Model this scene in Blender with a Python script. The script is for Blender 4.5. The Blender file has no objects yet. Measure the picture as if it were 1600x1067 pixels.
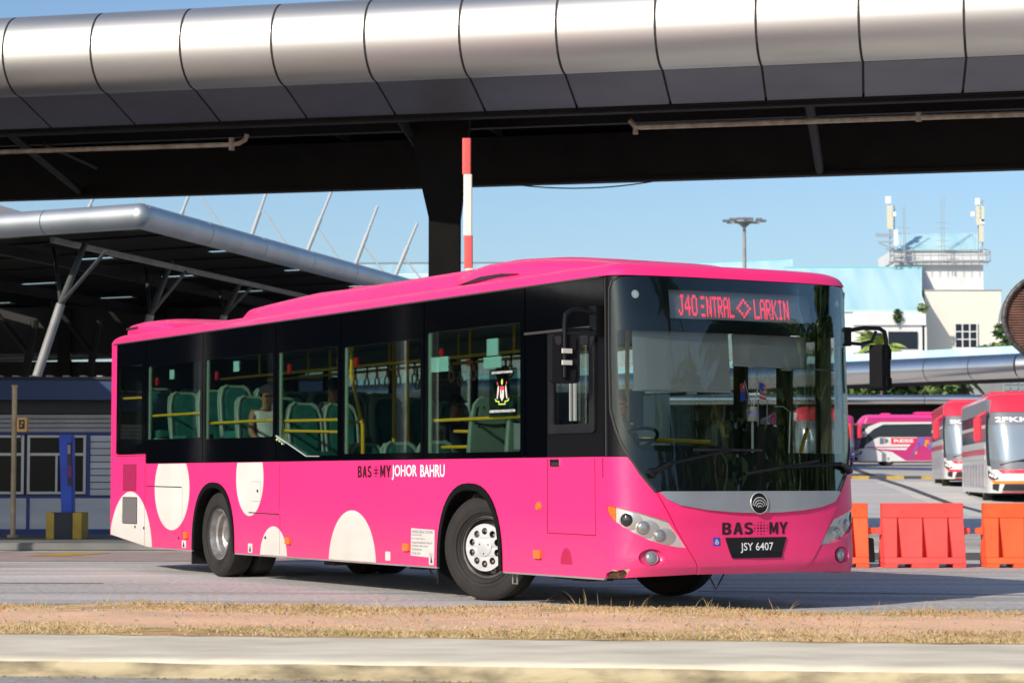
import bpy, bmesh, math, random
from mathutils import Vector, Matrix
from mathutils.geometry import tessellate_polygon
from math import sin, cos, pi, radians as R
random.seed(7)
SC = bpy.context.scene
COL = SC.collection
# ------------------------------------------------------------------ camera, world, sun, exposure
FPX = 3620.0
PITCH = math.atan((748 - 533.5) / FPX)
cd = bpy.data.cameras.new('camera'); cam = bpy.data.objects.new('camera', cd); COL.objects.link(cam)
cd.sensor_width = 36; cd.lens = FPX / 1600 * 36; cd.clip_end = 5000; cd.clip_start = 0.3
cam.location = (0, 0, 1.15); cam.rotation_euler = (pi / 2 + PITCH, 0, 0)
cd.dof.use_dof = True; cd.dof.focus_distance = 22.5; cd.dof.aperture_fstop = 4.5
SC.camera = cam
SUN_EL = R(28.5); SUN_AZ = math.atan2(-0.63, -0.777)      # azimuth of the direction TO the sun, from +Y towards +X
w = bpy.data.worlds.new("World"); SC.world = w; w.use_nodes = True
nt = w.node_tree; nt.nodes.clear()
sky = nt.nodes.new('ShaderNodeTexSky'); sky.sky_type = 'NISHITA'; sky.sun_disc = False
sky.sun_elevation = SUN_EL; sky.sun_rotation = SUN_AZ
sky.air_density = 1.0; sky.dust_density = 1.2; sky.ozone_density = 4.3; sky.altitude = 0
bg = nt.nodes.new('ShaderNodeBackground'); bg.inputs[1].default_value = 0.119
wo = nt.nodes.new('ShaderNodeOutputWorld')
nt.links.new(sky.outputs[0], bg.inputs[0]); nt.links.new(bg.outputs[0], wo.inputs[0])
sl = bpy.data.lights.new('sun', 'SUN'); sl.energy = 3.8; sl.angle = R(0.55); sl.color = (1.0, 0.91, 0.77)
so = bpy.data.objects.new('sun', sl); COL.objects.link(so)
sd = Vector((-0.63, -0.777, 0)).normalized() * cos(SUN_EL) + Vector((0, 0, sin(SUN_EL)))
so.rotation_euler = sd.to_track_quat('Z', 'Y').to_euler(); so.location = (-20, -20, 30)
SC.view_settings.view_transform = 'Standard'; SC.view_settings.look = 'None'
SC.view_settings.exposure = 0.25; SC.view_settings.gamma = 1.0; SC.view_settings.use_curve_mapping = False
SC.render.film_transparent = False
SC.cycles.max_bounces = 12; SC.cycles.transparent_max_bounces = 24

# ------------------------------------------------------------------ materials
def mat(name, base, rough=0.6, metal=0.0, base2=None, scale=4.0, bump=0.0, bscale=None, coat=0.0, emit=None, estr=0.0,
        stretch=(1, 1, 1), detail=6.0, lo=0.35, hi=0.65, spec=None, coord='Object', aniso=0.0, rvar=0.0):
    m = bpy.data.materials.new(name); m.use_nodes = True
    n = m.node_tree; b = n.nodes['Principled BSDF']
    def rgba(c): return (c[0], c[1], c[2], 1)
    b.inputs['Base Color'].default_value = rgba(base); b.inputs['Roughness'].default_value = rough
    b.inputs['Metallic'].default_value = metal
    if spec is not None: b.inputs['Specular IOR Level'].default_value = spec
    if coat: b.inputs['Coat Weight'].default_value = coat; b.inputs['Coat Roughness'].default_value = 0.06
    if emit: b.inputs['Emission Color'].default_value = rgba(emit); b.inputs['Emission Strength'].default_value = estr
    if base2 or bump or rvar:
        tc = n.nodes.new('ShaderNodeTexCoord'); mp = n.nodes.new('ShaderNodeMapping'); mp.inputs['Scale'].default_value = stretch
        n.links.new(tc.outputs[coord], mp.inputs[0])
    if base2 or rvar:
        nz = n.nodes.new('ShaderNodeTexNoise'); nz.inputs['Scale'].default_value = scale; nz.inputs['Detail'].default_value = detail
        n.links.new(mp.outputs[0], nz.inputs['Vector'])
    if base2:
        mr = n.nodes.new('ShaderNodeMapRange'); mr.inputs[1].default_value = lo; mr.inputs[2].default_value = hi
        n.links.new(nz.outputs[0], mr.inputs[0])
        mx = n.nodes.new('ShaderNodeMix'); mx.data_type = 'RGBA'
        mx.inputs[6].default_value = rgba(base); mx.inputs[7].default_value = rgba(base2)
        n.links.new(mr.outputs[0], mx.inputs[0]); n.links.new(mx.outputs[2], b.inputs['Base Color'])
    if rvar:
        m2 = n.nodes.new('ShaderNodeMapRange'); m2.inputs[1].default_value = 0.3; m2.inputs[2].default_value = 0.7
        m2.inputs[3].default_value = rough - rvar; m2.inputs[4].default_value = rough + rvar
        n.links.new(nz.outputs[0], m2.inputs[0]); n.links.new(m2.outputs[0], b.inputs['Roughness'])
    if bump:
        n2 = n.nodes.new('ShaderNodeTexNoise'); n2.inputs['Scale'].default_value = bscale or scale * 4; n2.inputs['Detail'].default_value = 8
        n.links.new(mp.outputs[0], n2.inputs['Vector'])
        bp = n.nodes.new('ShaderNodeBump'); bp.inputs['Strength'].default_value = 1.0; bp.inputs['Distance'].default_value = bump
        n.links.new(n2.outputs[0], bp.inputs['Height']); n.links.new(bp.outputs[0], b.inputs['Normal'])
    return m

def glass(name, tint, ior=1.5, rough=0.0, gain=1.0):
    m = bpy.data.materials.new(name); m.use_nodes = True
    n = m.node_tree; n.nodes.clear()
    o = n.nodes.new('ShaderNodeOutputMaterial'); t = n.nodes.new('ShaderNodeBsdfTransparent'); t.inputs[0].default_value = (*tint, 1)
    g = n.nodes.new('ShaderNodeBsdfGlossy'); g.inputs['Roughness'].default_value = rough
    fr = n.nodes.new('ShaderNodeFresnel'); fr.inputs[0].default_value = ior
    mu = n.nodes.new('ShaderNodeMath'); mu.operation = 'MULTIPLY'; mu.inputs[1].default_value = gain; mu.use_clamp = True
    mx = n.nodes.new('ShaderNodeMixShader')
    n.links.new(fr.outputs[0], mu.inputs[0]); n.links.new(mu.outputs[0], mx.inputs[0]); n.links.new(t.outputs[0], mx.inputs[1]); n.links.new(g.outputs[0], mx.inputs[2])
    n.links.new(mx.outputs[0], o.inputs[0])
    return m

def leaf_mat(name, c1, c2):
    m = mat(name, c1, 0.6, base2=c2, scale=1.3, detail=3)
    b = m.node_tree.nodes['Principled BSDF']
    b.inputs['Transmission Weight'].default_value = 0.0
    return m

M = {}
PINK = (0.98, 0.030, 0.205)
M['pink'] = mat('pink_paint', PINK, 0.40, base2=(0.90, 0.027, 0.18), scale=0.9, coat=0.16, bump=0.003, bscale=1.1, lo=0.25, hi=0.8)
M['white_paint'] = mat('white_dot_paint', (0.68, 0.665, 0.63), 0.45, base2=(0.63, 0.61, 0.56), scale=2.2, coat=0.2)
M['black_gloss'] = mat('black_glazing', (0.0012, 0.0016, 0.0026), 0.07, spec=0.40, bump=0.0012, bscale=1.1)
M['black_pl'] = mat('black_plastic', (0.009, 0.009, 0.011), 0.5, base2=(0.016, 0.016, 0.017), scale=6, bump=0.001, spec=0.25)
M['black_sat'] = mat('black_satin', (0.0035, 0.0035, 0.0045), 0.3, spec=0.35)
M['seal'] = mat('rubber_seal', (0.035, 0.033, 0.033), 0.7)
M['chassis'] = mat('chassis_grime', (0.012, 0.011, 0.01), 0.85, base2=(0.03, 0.026, 0.022), scale=5)
M['tyre'] = mat('tyre_rubber', (0.011, 0.010, 0.009), 0.8, base2=(0.022, 0.018, 0.016), scale=3, bump=0.002, bscale=30)
M['rim'] = mat('rim_steel', (0.5, 0.5, 0.5), 0.4, 0.75, base2=(0.3, 0.27, 0.25), scale=7)
M['hub'] = mat('hubcap_silver', (0.62, 0.62, 0.63), 0.42, 0.25, base2=(0.52, 0.515, 0.51), scale=8)
M['rust_hub'] = mat('hub_rust', (0.16, 0.1, 0.07), 0.8, base2=(0.3, 0.28, 0.26), scale=20)
M['silver'] = mat('silver_trim', (0.42, 0.44, 0.47), 0.35, 0.5, base2=(0.36, 0.38, 0.4), scale=2, coat=0.3)
M['chrome'] = mat('chrome', (0.8, 0.8, 0.8), 0.12, 1.0)
M['lens'] = mat('lamp_lens', (0.34, 0.34, 0.35), 0.10, 0.5, coat=1.0)
M['lens_dark'] = mat('lamp_dark', (0.03, 0.03, 0.035), 0.12, 0.2, coat=1.0)
M['amber'] = mat('amber_lens', (0.85, 0.19, 0.015), 0.25, coat=1.0, base2=(0.7, 0.13, 0.01), scale=40)
M['side_glass'] = glass('side_glass', (0.80, 0.89, 0.86), gain=0.6)
M['wind_glass'] = glass('windscreen_glass', (0.90, 0.95, 0.94), gain=0.78)
M['clear'] = glass('clear_glass', (0.9, 0.94, 0.93), gain=0.6)
M['mirror_glass'] = mat('mirror_glass', (0.8, 0.8, 0.8), 0.02, 1.0)
M['led'] = mat('led_red', (0.8, 0.03, 0.06), 0.5, emit=(1.0, 0.045, 0.10), estr=1.6)
M['led_back'] = mat('led_backing', (0.34, 0.38, 0.43), 0.35)
M['blind'] = mat('roller_blind', (0.32, 0.315, 0.31), 0.8)
M['blind_print'] = mat('blind_print', (0.36, 0.35, 0.31), 0.8)
M['seat_green'] = mat('seat_green_fabric', (0.025, 0.19, 0.15), 0.75, base2=(0.015, 0.12, 0.10), scale=12)
M['seat_shell'] = mat('seat_shell_plastic', (0.30, 0.40, 0.31), 0.45)
M['seat_side'] = mat('seat_side_plastic', (0.28, 0.36, 0.31), 0.5)
M['seat_dark'] = mat('seat_dark_fabric', (0.03, 0.03, 0.028), 0.9)
M['yellow_rail'] = mat('yellow_handrail', (0.95, 0.55, 0.02), 0.35, coat=0.3)
M['interior'] = mat('interior_panel', (0.22, 0.25, 0.25), 0.7)
M['interior_dark'] = mat('interior_dark', (0.035, 0.04, 0.042), 0.7)
M['floor_int'] = mat('interior_floor', (0.06, 0.06, 0.06), 0.7)
M['cream'] = mat('cream_panel', (0.5, 0.45, 0.33), 0.6)
M['sticker_white'] = mat('sticker_white', (0.62, 0.60, 0.56), 0.5, base2=(0.56, 0.54, 0.5), scale=9)
M['sticker_cyan'] = mat('sticker_cyan', (0.42, 0.72, 0.66), 0.5)
M['ink'] = mat('ink_dark', (0.03, 0.02, 0.03), 0.5)
M['ink_grey'] = mat('ink_grey', (0.22, 0.2, 0.2), 0.6)
M['lettering_black'] = mat('lettering_black', (0.03, 0.008, 0.015), 0.35)
M['lettering_white'] = mat('lettering_white', (0.85, 0.83, 0.84), 0.4)
M['blue_sticker'] = mat('blue_sticker', (0.03, 0.06, 0.5), 0.5)
M['plate'] = mat('number_plate', (0.008, 0.008, 0.009), 0.35)
M['rust'] = mat('rust_damage', (0.16, 0.07, 0.035), 0.9, base2=(0.04, 0.02, 0.012), scale=18, bump=0.02)
M['filler'] = mat('exposed_fibreglass', (0.6, 0.45, 0.25), 0.9, base2=(0.35, 0.2, 0.1), scale=30)
M['red'] = mat('red_plastic', (0.6, 0.02, 0.02), 0.5)
M['skin_tan'] = mat('skin', (0.36, 0.17, 0.10), 0.5)
M['hair'] = mat('hair_black', (0.012, 0.01, 0.01), 0.6)
M['cloth_white'] = mat('white_vest_cloth', (0.7, 0.72, 0.68), 0.9)
M['cloth_dark'] = mat('dark_cloth', (0.02, 0.022, 0.03), 0.9)
M['cloth_grey'] = mat('grey_cloth', (0.1, 0.11, 0.12), 0.9)
# setting
def asphalt(name, a, b, c):
    m = mat(name, a, 0.9, base2=b, scale=0.28, detail=5, bump=0.014, bscale=45, stretch=(0.45, 1, 1))
    n = m.node_tree; bs = n.nodes['Principled BSDF']
    tc = n.nodes.new('ShaderNodeTexCoord')
    n1 = n.nodes.new('ShaderNodeTexNoise'); n1.inputs['Scale'].default_value = 13; n1.inputs['Detail'].default_value = 5; n1.inputs['Roughness'].default_value = 0.75
    n.links.new(tc.outputs['Object'], n1.inputs['Vector'])
    mr = n.nodes.new('ShaderNodeMapRange'); mr.inputs[1].default_value = 0.35; mr.inputs[2].default_value = 0.7
    n.links.new(n1.outputs[0], mr.inputs[0])
    mx = n.nodes.new('ShaderNodeMix'); mx.data_type = 'RGBA'; mx.blend_type = 'MIX'
    src = bs.inputs['Base Color'].links[0].from_socket
    mul = n.nodes.new('ShaderNodeMath'); mul.operation = 'MULTIPLY'; mul.inputs[1].default_value = 0.8
    n.links.new(mr.outputs[0], mul.inputs[0]); n.links.new(mul.outputs[0], mx.inputs[0])
    n.links.new(src, mx.inputs[6]); mx.inputs[7].default_value = (*c, 1)
    # long worn streaks and dark tar lines along the traffic
    mp = n.nodes.new('ShaderNodeMapping'); mp.inputs['Scale'].default_value = (0.12, 1.6, 1); mp.inputs['Rotation'].default_value = (0, 0, 0.13)
    n.links.new(tc.outputs['Object'], mp.inputs[0])
    n2 = n.nodes.new('ShaderNodeTexNoise'); n2.inputs['Scale'].default_value = 1.3; n2.inputs['Detail'].default_value = 6
    n.links.new(mp.outputs[0], n2.inputs['Vector'])
    m2 = n.nodes.new('ShaderNodeMapRange'); m2.inputs[1].default_value = 0.5; m2.inputs[2].default_value = 0.72; m2.inputs[3].default_value = 0.0; m2.inputs[4].default_value = 0.62
    n.links.new(n2.outputs[0], m2.inputs[0])
    m3 = n.nodes.new('ShaderNodeMix'); m3.data_type = 'RGBA'
    n.links.new(m2.outputs[0], m3.inputs[0]); n.links.new(mx.outputs[2], m3.inputs[6]); m3.inputs[7].default_value = (b[0] * .55, b[1] * .55, b[2] * .58, 1)
    n.links.new(m3.outputs[2], bs.inputs['Base Color'])
    return m
M['asphalt'] = asphalt('asphalt', (0.50, 0.475, 0.45), (0.27, 0.26, 0.245), (0.74, 0.71, 0.67))
M['asphalt_dark'] = asphalt('asphalt_near', (0.34, 0.33, 0.31), (0.24, 0.23, 0.22), (0.48, 0.46, 0.43))
M['yard'] = asphalt('yard_concrete', (0.58, 0.545, 0.52), (0.48, 0.45, 0.43), (0.64, 0.61, 0.58))
M['yard_pale'] = mat('yard_pale_concrete', (0.68, 0.65, 0.58), 0.9, base2=(0.58, 0.55, 0.5), scale=0.6, bump=0.002)
M['yard_red'] = mat('yard_red_pavers', (0.42, 0.31, 0.29), 0.9, base2=(0.33, 0.25, 0.23), scale=2, bump=0.002)
M['tar'] = mat('tar_joint', (0.07, 0.07, 0.08), 0.8)
M['concrete'] = mat('kerb_concrete', (0.80, 0.72, 0.56), 0.9, base2=(0.60, 0.53, 0.40), scale=2.6, bump=0.003, bscale=30, stretch=(0.5, 1, 1))
def kerbface():
    m = mat('kerb_face_stained', (0.52, 0.43, 0.27), 0.9, base2=(0.17, 0.14, 0.09), scale=4.5, bump=0.008, bscale=18, stretch=(0.6, 1, 2), lo=0.42, hi=0.68)
    return m
M['kerbface'] = kerbface()
def soil():
    m = mat('bare_soil', (0.90, 0.53, 0.33), 0.95, base2=(0.72, 0.45, 0.28), scale=1.8, bump=0.012, bscale=22, stretch=(0.5, 1, 1), detail=8)
    n = m.node_tree; bs = n.nodes['Principled BSDF']; src = bs.inputs['Base Color'].links[0].from_socket
    tc = n.nodes.new('ShaderNodeTexCoord'); sp = n.nodes.new('ShaderNodeSeparateXYZ'); n.links.new(tc.outputs['Object'], sp.inputs[0])
    def math_(op, a_, b_):
        q = n.nodes.new('ShaderNodeMath'); q.operation = op
        for i_, v in enumerate((a_, b_)):
            if isinstance(v, (int, float)): q.inputs[i_].default_value = v
            else: n.links.new(v, q.inputs[i_])
        return q.outputs[0]
    t = math_('ADD', sp.outputs[1], math_('MULTIPLY', sp.outputs[0], 0.15))      # distance across the verge
    mp = n.nodes.new('ShaderNodeMapping'); mp.inputs['Scale'].default_value = (0.8, 2.2, 1); n.links.new(tc.outputs['Object'], mp.inputs[0])
    nz = n.nodes.new('ShaderNodeTexNoise'); nz.inputs['Scale'].default_value = 1.6; nz.inputs['Detail'].default_value = 9; nz.inputs['Roughness'].default_value = 0.7; n.links.new(mp.outputs[0], nz.inputs['Vector'])
    d = math_('ABSOLUTE', math_('SUBTRACT', t, 16.45), 0.0)
    e = math_('ADD', d, math_('MULTIPLY', math_('SUBTRACT', nz.outputs[0], 0.5), 4.2))
    mr = n.nodes.new('ShaderNodeMapRange'); mr.inputs[1].default_value = 0.85; mr.inputs[2].default_value = 1.5; n.links.new(e, mr.inputs[0])
    n2 = n.nodes.new('ShaderNodeTexNoise'); n2.inputs['Scale'].default_value = 7; n2.inputs['Detail'].default_value = 8; n.links.new(mp.outputs[0], n2.inputs['Vector'])
    cr = n.nodes.new('ShaderNodeValToRGB'); cr.color_ramp.elements[0].position = .32; cr.color_ramp.elements[0].color = (.22, .125, .05, 1); cr.color_ramp.elements[1].position = .68; cr.color_ramp.elements[1].color = (.72, .46, .20, 1)
    k = cr.color_ramp.elements.new(.5); k.color = (.46, .29, .12, 1); n.links.new(n2.outputs[0], cr.inputs[0])
    mx = n.nodes.new('ShaderNodeMix'); mx.data_type = 'RGBA'; n.links.new(mr.outputs[0], mx.inputs[0]); n.links.new(src, mx.inputs[6]); n.links.new(cr.outputs[0], mx.inputs[7]); n.links.new(mx.outputs[2], bs.inputs['Base Color'])
    return m
M['soil'] = soil()
M['leaf_litter'] = mat('leaf_litter', (0.16, 0.09, 0.05), 0.9, base2=(0.3, 0.2, 0.12), scale=6)
M['grass_dry'] = mat('dry_grass', (0.56, 0.40, 0.22), 0.85, base2=(0.38, 0.25, 0.12), scale=3)
M['grass_green'] = mat('green_grass', (0.20, 0.22, 0.06), 0.8, base2=(0.32, 0.28, 0.09), scale=3)
M['stone'] = mat('small_stones', (0.45, 0.4, 0.35), 0.9, base2=(0.2, 0.18, 0.16), scale=8)
M['steel'] = mat('brushed_steel_cladding', (0.72, 0.70, 0.67), 0.49, 1.0, base2=(0.64, 0.62, 0.60), scale=1.2, stretch=(0.3, 1, 3), bump=0.0012, bscale=0.9, rvar=0.04)
M['steel2'] = mat('dull_steel_cladding', (0.50, 0.52, 0.54), 0.52, 0.85, base2=(0.42, 0.44, 0.46), scale=0.8)
M['joint'] = mat('cladding_joint', (0.05, 0.045, 0.045), 0.8)
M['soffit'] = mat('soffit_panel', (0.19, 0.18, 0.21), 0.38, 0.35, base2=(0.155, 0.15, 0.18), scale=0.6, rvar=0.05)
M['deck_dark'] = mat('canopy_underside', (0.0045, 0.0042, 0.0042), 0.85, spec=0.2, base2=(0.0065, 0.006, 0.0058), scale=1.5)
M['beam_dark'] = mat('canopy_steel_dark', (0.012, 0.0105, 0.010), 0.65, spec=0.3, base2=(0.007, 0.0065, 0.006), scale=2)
M['pipe'] = mat('galvanised_pipe', (0.42, 0.36, 0.30), 0.6, base2=(0.28, 0.2, 0.16), scale=6)
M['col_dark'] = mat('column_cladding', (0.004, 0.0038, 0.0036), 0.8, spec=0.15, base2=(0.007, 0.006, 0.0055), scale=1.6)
M['gal'] = mat('galvanised_steel', (0.33, 0.33, 0.32), 0.55, 0.2, base2=(0.25, 0.25, 0.24), scale=2)
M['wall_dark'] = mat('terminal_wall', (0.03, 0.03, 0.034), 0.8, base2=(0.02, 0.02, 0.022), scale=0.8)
M['wall_white'] = mat('white_render', (0.74, 0.75, 0.76), 0.9, base2=(0.66, 0.67, 0.68), scale=0.3, stretch=(1, 1, 0.3))
M['wall_beige'] = mat('beige_render', (0.74, 0.71, 0.62), 0.9, base2=(0.70, 0.67, 0.58), scale=0.2, stretch=(1, 1, 0.3))
M['roof_cyan'] = mat('cyan_metal_roof', (0.52, 0.73, 0.79), 0.6, base2=(0.38, 0.63, 0.72), scale=0.6, stretch=(1, 0.1, 0.1), detail=3)
M['roof_cyan_dk'] = mat('cyan_flashing', (0.2, 0.5, 0.55), 0.5)
M['win_dark'] = mat('dark_opening', (0.01, 0.015, 0.025), 0.2)
M['grey_wall'] = mat('grey_wall', (0.34, 0.35, 0.36), 0.8, base2=(0.28, 0.29, 0.3), scale=0.3)
M['antenna'] = mat('antenna_cream', (0.62, 0.6, 0.46), 0.6)
M['antenna_white'] = mat('antenna_white', (0.8, 0.82, 0.84), 0.6)
M['lattice'] = mat('lattice_grey', (0.3, 0.32, 0.34), 0.6)
M['louvre'] = mat('brown_louvre', (0.27, 0.13, 0.09), 0.7, base2=(0.16, 0.08, 0.06), scale=1.5)
M['orange'] = mat('orange_plastic', (0.95, 0.13, 0.03), 0.5, base2=(0.85, 0.10, 0.025), scale=3, rvar=0.08)
M['redplastic'] = mat('faded_red_plastic', (0.95, 0.10, 0.085), 0.5, base2=(0.86, 0.08, 0.07), scale=3, rvar=0.08)
M['kiosk_white'] = mat('kiosk_plank_white', (0.62, 0.63, 0.64), 0.7, base2=(0.52, 0.53, 0.55), scale=1.5, stretch=(0.3, 1, 3))
M['kiosk_grey'] = mat('kiosk_plank_grey', (0.40, 0.39, 0.38), 0.7, base2=(0.33, 0.32, 0.31), scale=1.5)
M['kiosk_blue'] = mat('kiosk_blue_trim', (0.012, 0.04, 0.2), 0.5)
M['kiosk_navy'] = mat('kiosk_navy', (0.02, 0.045, 0.13), 0.6)
M['kiosk_glass'] = mat('kiosk_glass', (0.005, 0.006, 0.008), 0.2, spec=0.15)
M['alu'] = mat('aluminium_frame', (0.45, 0.46, 0.46), 0.45, 0.4)
M['pole_cream'] = mat('pole_cream_paint', (0.62, 0.47, 0.26), 0.6, base2=(0.4, 0.3, 0.18), scale=3)
M['box_orange'] = mat('box_orange', (0.8, 0.45, 0.14), 0.6)
M['blue_post'] = mat('blue_post', (0.012, 0.08, 0.55), 0.45, base2=(0.01, 0.05, 0.4), scale=2)
M['maroon'] = mat('maroon_patch', (0.2, 0.02, 0.15), 0.6)
M['paint_yellow'] = mat('yellow_paint', (0.55, 0.36, 0.04), 0.7, base2=(0.42, 0.27, 0.04), scale=4)
M['paint_black'] = mat('black_paint', (0.02, 0.025, 0.03), 0.6)
M['boom_white'] = mat('boom_white', (0.78, 0.74, 0.66), 0.5)
M['boom_red'] = mat('boom_red', (0.75, 0.1, 0.09), 0.5)
M['pave'] = mat('pavement_slab', (0.22, 0.215, 0.20), 0.9, base2=(0.14, 0.14, 0.135), scale=1, bump=0.004)
M['leaf'] = leaf_mat('leaf_green', (0.06, 0.12, 0.03), (0.03, 0.075, 0.02))
M['leaf_lt'] = leaf_mat('leaf_light', (0.17, 0.25, 0.06), (0.09, 0.15, 0.04))
M['leaf_bright'] = leaf_mat('young_palm_leaf', (0.34, 0.44, 0.10), (0.24, 0.34, 0.08))
M['palm'] = leaf_mat('palm_leaf', (0.11, 0.16, 0.05), (0.05, 0.1, 0.03))
M['palm_dry'] = leaf_mat('palm_dry', (0.3, 0.2, 0.08), (0.2, 0.13, 0.05))
M['bark'] = mat('bark', (0.16, 0.13, 0.1), 0.9, base2=(0.1, 0.08, 0.06), scale=5, bump=0.01)
M['coach_red'] = mat('coach_red', (0.80, 0.035, 0.07), 0.3, coat=0.5)
M['coach_magenta'] = mat('coach_magenta', (0.50, 0.03, 0.17), 0.35, coat=0.4)
M['coach_pink'] = mat('coach_pink', (0.85, 0.05, 0.30), 0.35, coat=0.4)
M['coach_white'] = mat('coach_white', (0.68, 0.68, 0.67), 0.35, coat=0.5)
M['coach_silver'] = mat('coach_silver', (0.5, 0.48, 0.52), 0.4, 0.3, coat=0.3, base2=(0.42, 0.40, 0.45), scale=1.2)
M['coach_purple'] = mat('coach_purple', (0.2, 0.1, 0.42), 0.4)
M['coach_orange'] = mat('coach_orange', (0.8, 0.25, 0.03), 0.4)
M['coach_grey'] = mat('coach_grey', (0.16, 0.17, 0.2), 0.4)
M['coach_glass'] = mat('coach_glass', (0.035, 0.045, 0.055), 0.08, spec=0.8)
M['coach_wind'] = mat('coach_windscreen', (0.30, 0.36, 0.40), 0.12, 0.35, spec=1.0)
M['lamp_white'] = mat('headlamp_white', (0.85, 0.86, 0.85), 0.15)

# ------------------------------------------------------------------ mesh helpers
class MB:
    def __init__(s): s.v = []; s.f = []; s.m = []; s.mats = []; s.cur = 0
    def use(s, m):
        if m not in s.mats: s.mats.append(m)
        s.cur = s.mats.index(m); return s
    def add(s, vs, fs):
        o = len(s.v); s.v += [tuple(p) for p in vs]
        for f in fs: s.f.append(tuple(i + o for i in f)); s.m.append(s.cur)
        return s
    def box(s, x0, x1, y0, y1, z0, z1):
        return s.add([(x, y, z) for z in (z0, z1) for y in (y0, y1) for x in (x0, x1)],
                     [(0, 2, 3, 1), (4, 5, 7, 6), (0, 1, 5, 4), (2, 6, 7, 3), (0, 4, 6, 2), (1, 3, 7, 5)])
    def hexa(s, p):   # 8 corners like box order
        return s.add(p, [(0, 2, 3, 1), (4, 5, 7, 6), (0, 1, 5, 4), (2, 6, 7, 3), (0, 4, 6, 2), (1, 3, 7, 5)])
    def beam(s, a, b, w, h, up=(0, 0, 1)):
        a = Vector(a); b = Vector(b); d = (b - a).normalized(); sx = d.cross(Vector(up))
        if sx.length < 1e-4: sx = Vector((1, 0, 0))
        sx.normalize(); sz = sx.cross(d).normalized()
        ps = []
        for p in (a, b):
            for j in (-h / 2, h / 2):
                for i in (-w / 2, w / 2): ps.append(p + sx * i + sz * j)
        return s.add(ps, [(0, 2, 3, 1), (4, 5, 7, 6), (0, 1, 5, 4), (2, 6, 7, 3), (0, 4, 6, 2), (1, 3, 7, 5)])
    def tube(s, pts, r, n=10, cap=True):
        pts = [Vector(p) for p in pts]; rs = r if isinstance(r, (list, tuple)) else [r] * len(pts)
        vs = []; prev = None
        for i, p in enumerate(pts):
            d = (pts[min(i + 1, len(pts) - 1)] - pts[max(i - 1, 0)]).normalized()
            if prev is None:
                a = d.orthogonal().normalized()
            else:
                a = (prev - d * prev.dot(d))
                a = a.normalized() if a.length > 1e-5 else d.orthogonal().normalized()
            prev = a; b = d.cross(a)
            for k in range(n):
                t = 2 * pi * k / n; vs.append(p + (a * cos(t) + b * sin(t)) * rs[i])
        fs = []
        for i in range(len(pts) - 1):
            for k in range(n):
                k2 = (k + 1) % n
                fs.append((i * n + k, i * n + k2, (i + 1) * n + k2, (i + 1) * n + k))
        if cap: fs.append(tuple(range(n))[::-1]); fs.append(tuple((len(pts) - 1) * n + k for k in range(n)))
        return s.add(vs, fs)
    def grid(s, fn, nu, nv, flip=False, closeu=False):
        vs = [fn(i / nu, j / nv) for j in range(nv + 1) for i in range(nu + 1)]
        fs = []
        for j in range(nv):
            for i in range(nu):
                a = j * (nu + 1) + i; q = (a, a + 1, a + nu + 2, a + nu + 1)
                fs.append(q[::-1] if flip else q)
        return s.add(vs, fs)
    def lathe(s, prof, mp, n=32):   # prof: (r, h) list ; mp(x, y, h) -> point
        vs = []
        for (r, h) in prof:
            for k in range(n):
                t = 2 * pi * k / n; vs.append(mp(r * cos(t), r * sin(t), h))
        fs = []
        for i in range(len(prof) - 1):
            for k in range(n):
                k2 = (k + 1) % n; fs.append((i * n + k, i * n + k2, (i + 1) * n + k2, (i + 1) * n + k))
        return s.add(vs, fs)
    def prism(s, loop, holes, mp, w0, w1):
        loops = [list(loop)] + [list(h) for h in (holes or [])]
        tri = tessellate_polygon([[Vector((p[0], p[1], 0)) for p in l] for l in loops])
        flat = [p for l in loops for p in l]; n = len(flat)
        vs = [mp(p[0], p[1], w1) for p in flat] + [mp(p[0], p[1], w0) for p in flat]
        fs = [tuple(t) for t in tri] + [tuple(i + n for i in t)[::-1] for t in tri]
        o = 0
        for l in loops:
            k = len(l)
            for i in range(k):
                j = (i + 1) % k; fs.append((o + i, o + j, o + j + n, o + i + n))
            o += k
        return s.add(vs, fs)
    def build(s, name, m=None, parent=None, smooth=False, ang=35, bevel=0, fix=True, weld=True, loc=None):
        me = bpy.data.meshes.new(name)
        me.from_pydata(s.v, [], s.f)
        mats = s.mats if s.mats else [m]
        for x in mats: me.materials.append(M[x] if isinstance(x, str) else x)
        if s.mats:
            for p, i in zip(me.polygons, s.m): p.material_index = i
        if fix or bevel:
            bm = bmesh.new(); bm.from_mesh(me)
            if weld: bmesh.ops.remove_doubles(bm, verts=bm.verts, dist=1e-5)
            if fix: bmesh.ops.recalc_face_normals(bm, faces=bm.faces)
            if bevel:
                es = [e for e in bm.edges if len(e.link_faces) == 2 and e.calc_face_angle(0) > R(35)]
                bmesh.ops.bevel(bm, geom=es, offset=bevel, segments=2, affect='EDGES', clamp_overlap=True)
            bm.to_mesh(me); bm.free()
        if smooth:
            for p in me.polygons: p.use_smooth = True
            me.set_sharp_from_angle(angle=R(ang))
        return link(name, me, parent, loc)
def link(name, me, parent=None, loc=None):
    o = bpy.data.objects.new(name, me); COL.objects.link(o)
    if parent is not None: o.parent = parent
    if loc: o.location = loc
    return o
def tag(o, label=None, cat=None, group=None, kind=None):
    if label: o['label'] = label
    if cat: o['category'] = cat
    if group: o['group'] = group
    if kind: o['kind'] = kind
    return o
def thing(name, label, cat, loc=(0, 0, 0), rz=0, group=None):
    o = bpy.data.objects.new(name, None); COL.objects.link(o); o.location = loc; o.rotation_euler = (0, 0, rz)
    o.empty_display_size = 0.2
    return tag(o, label, cat, group)
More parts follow.
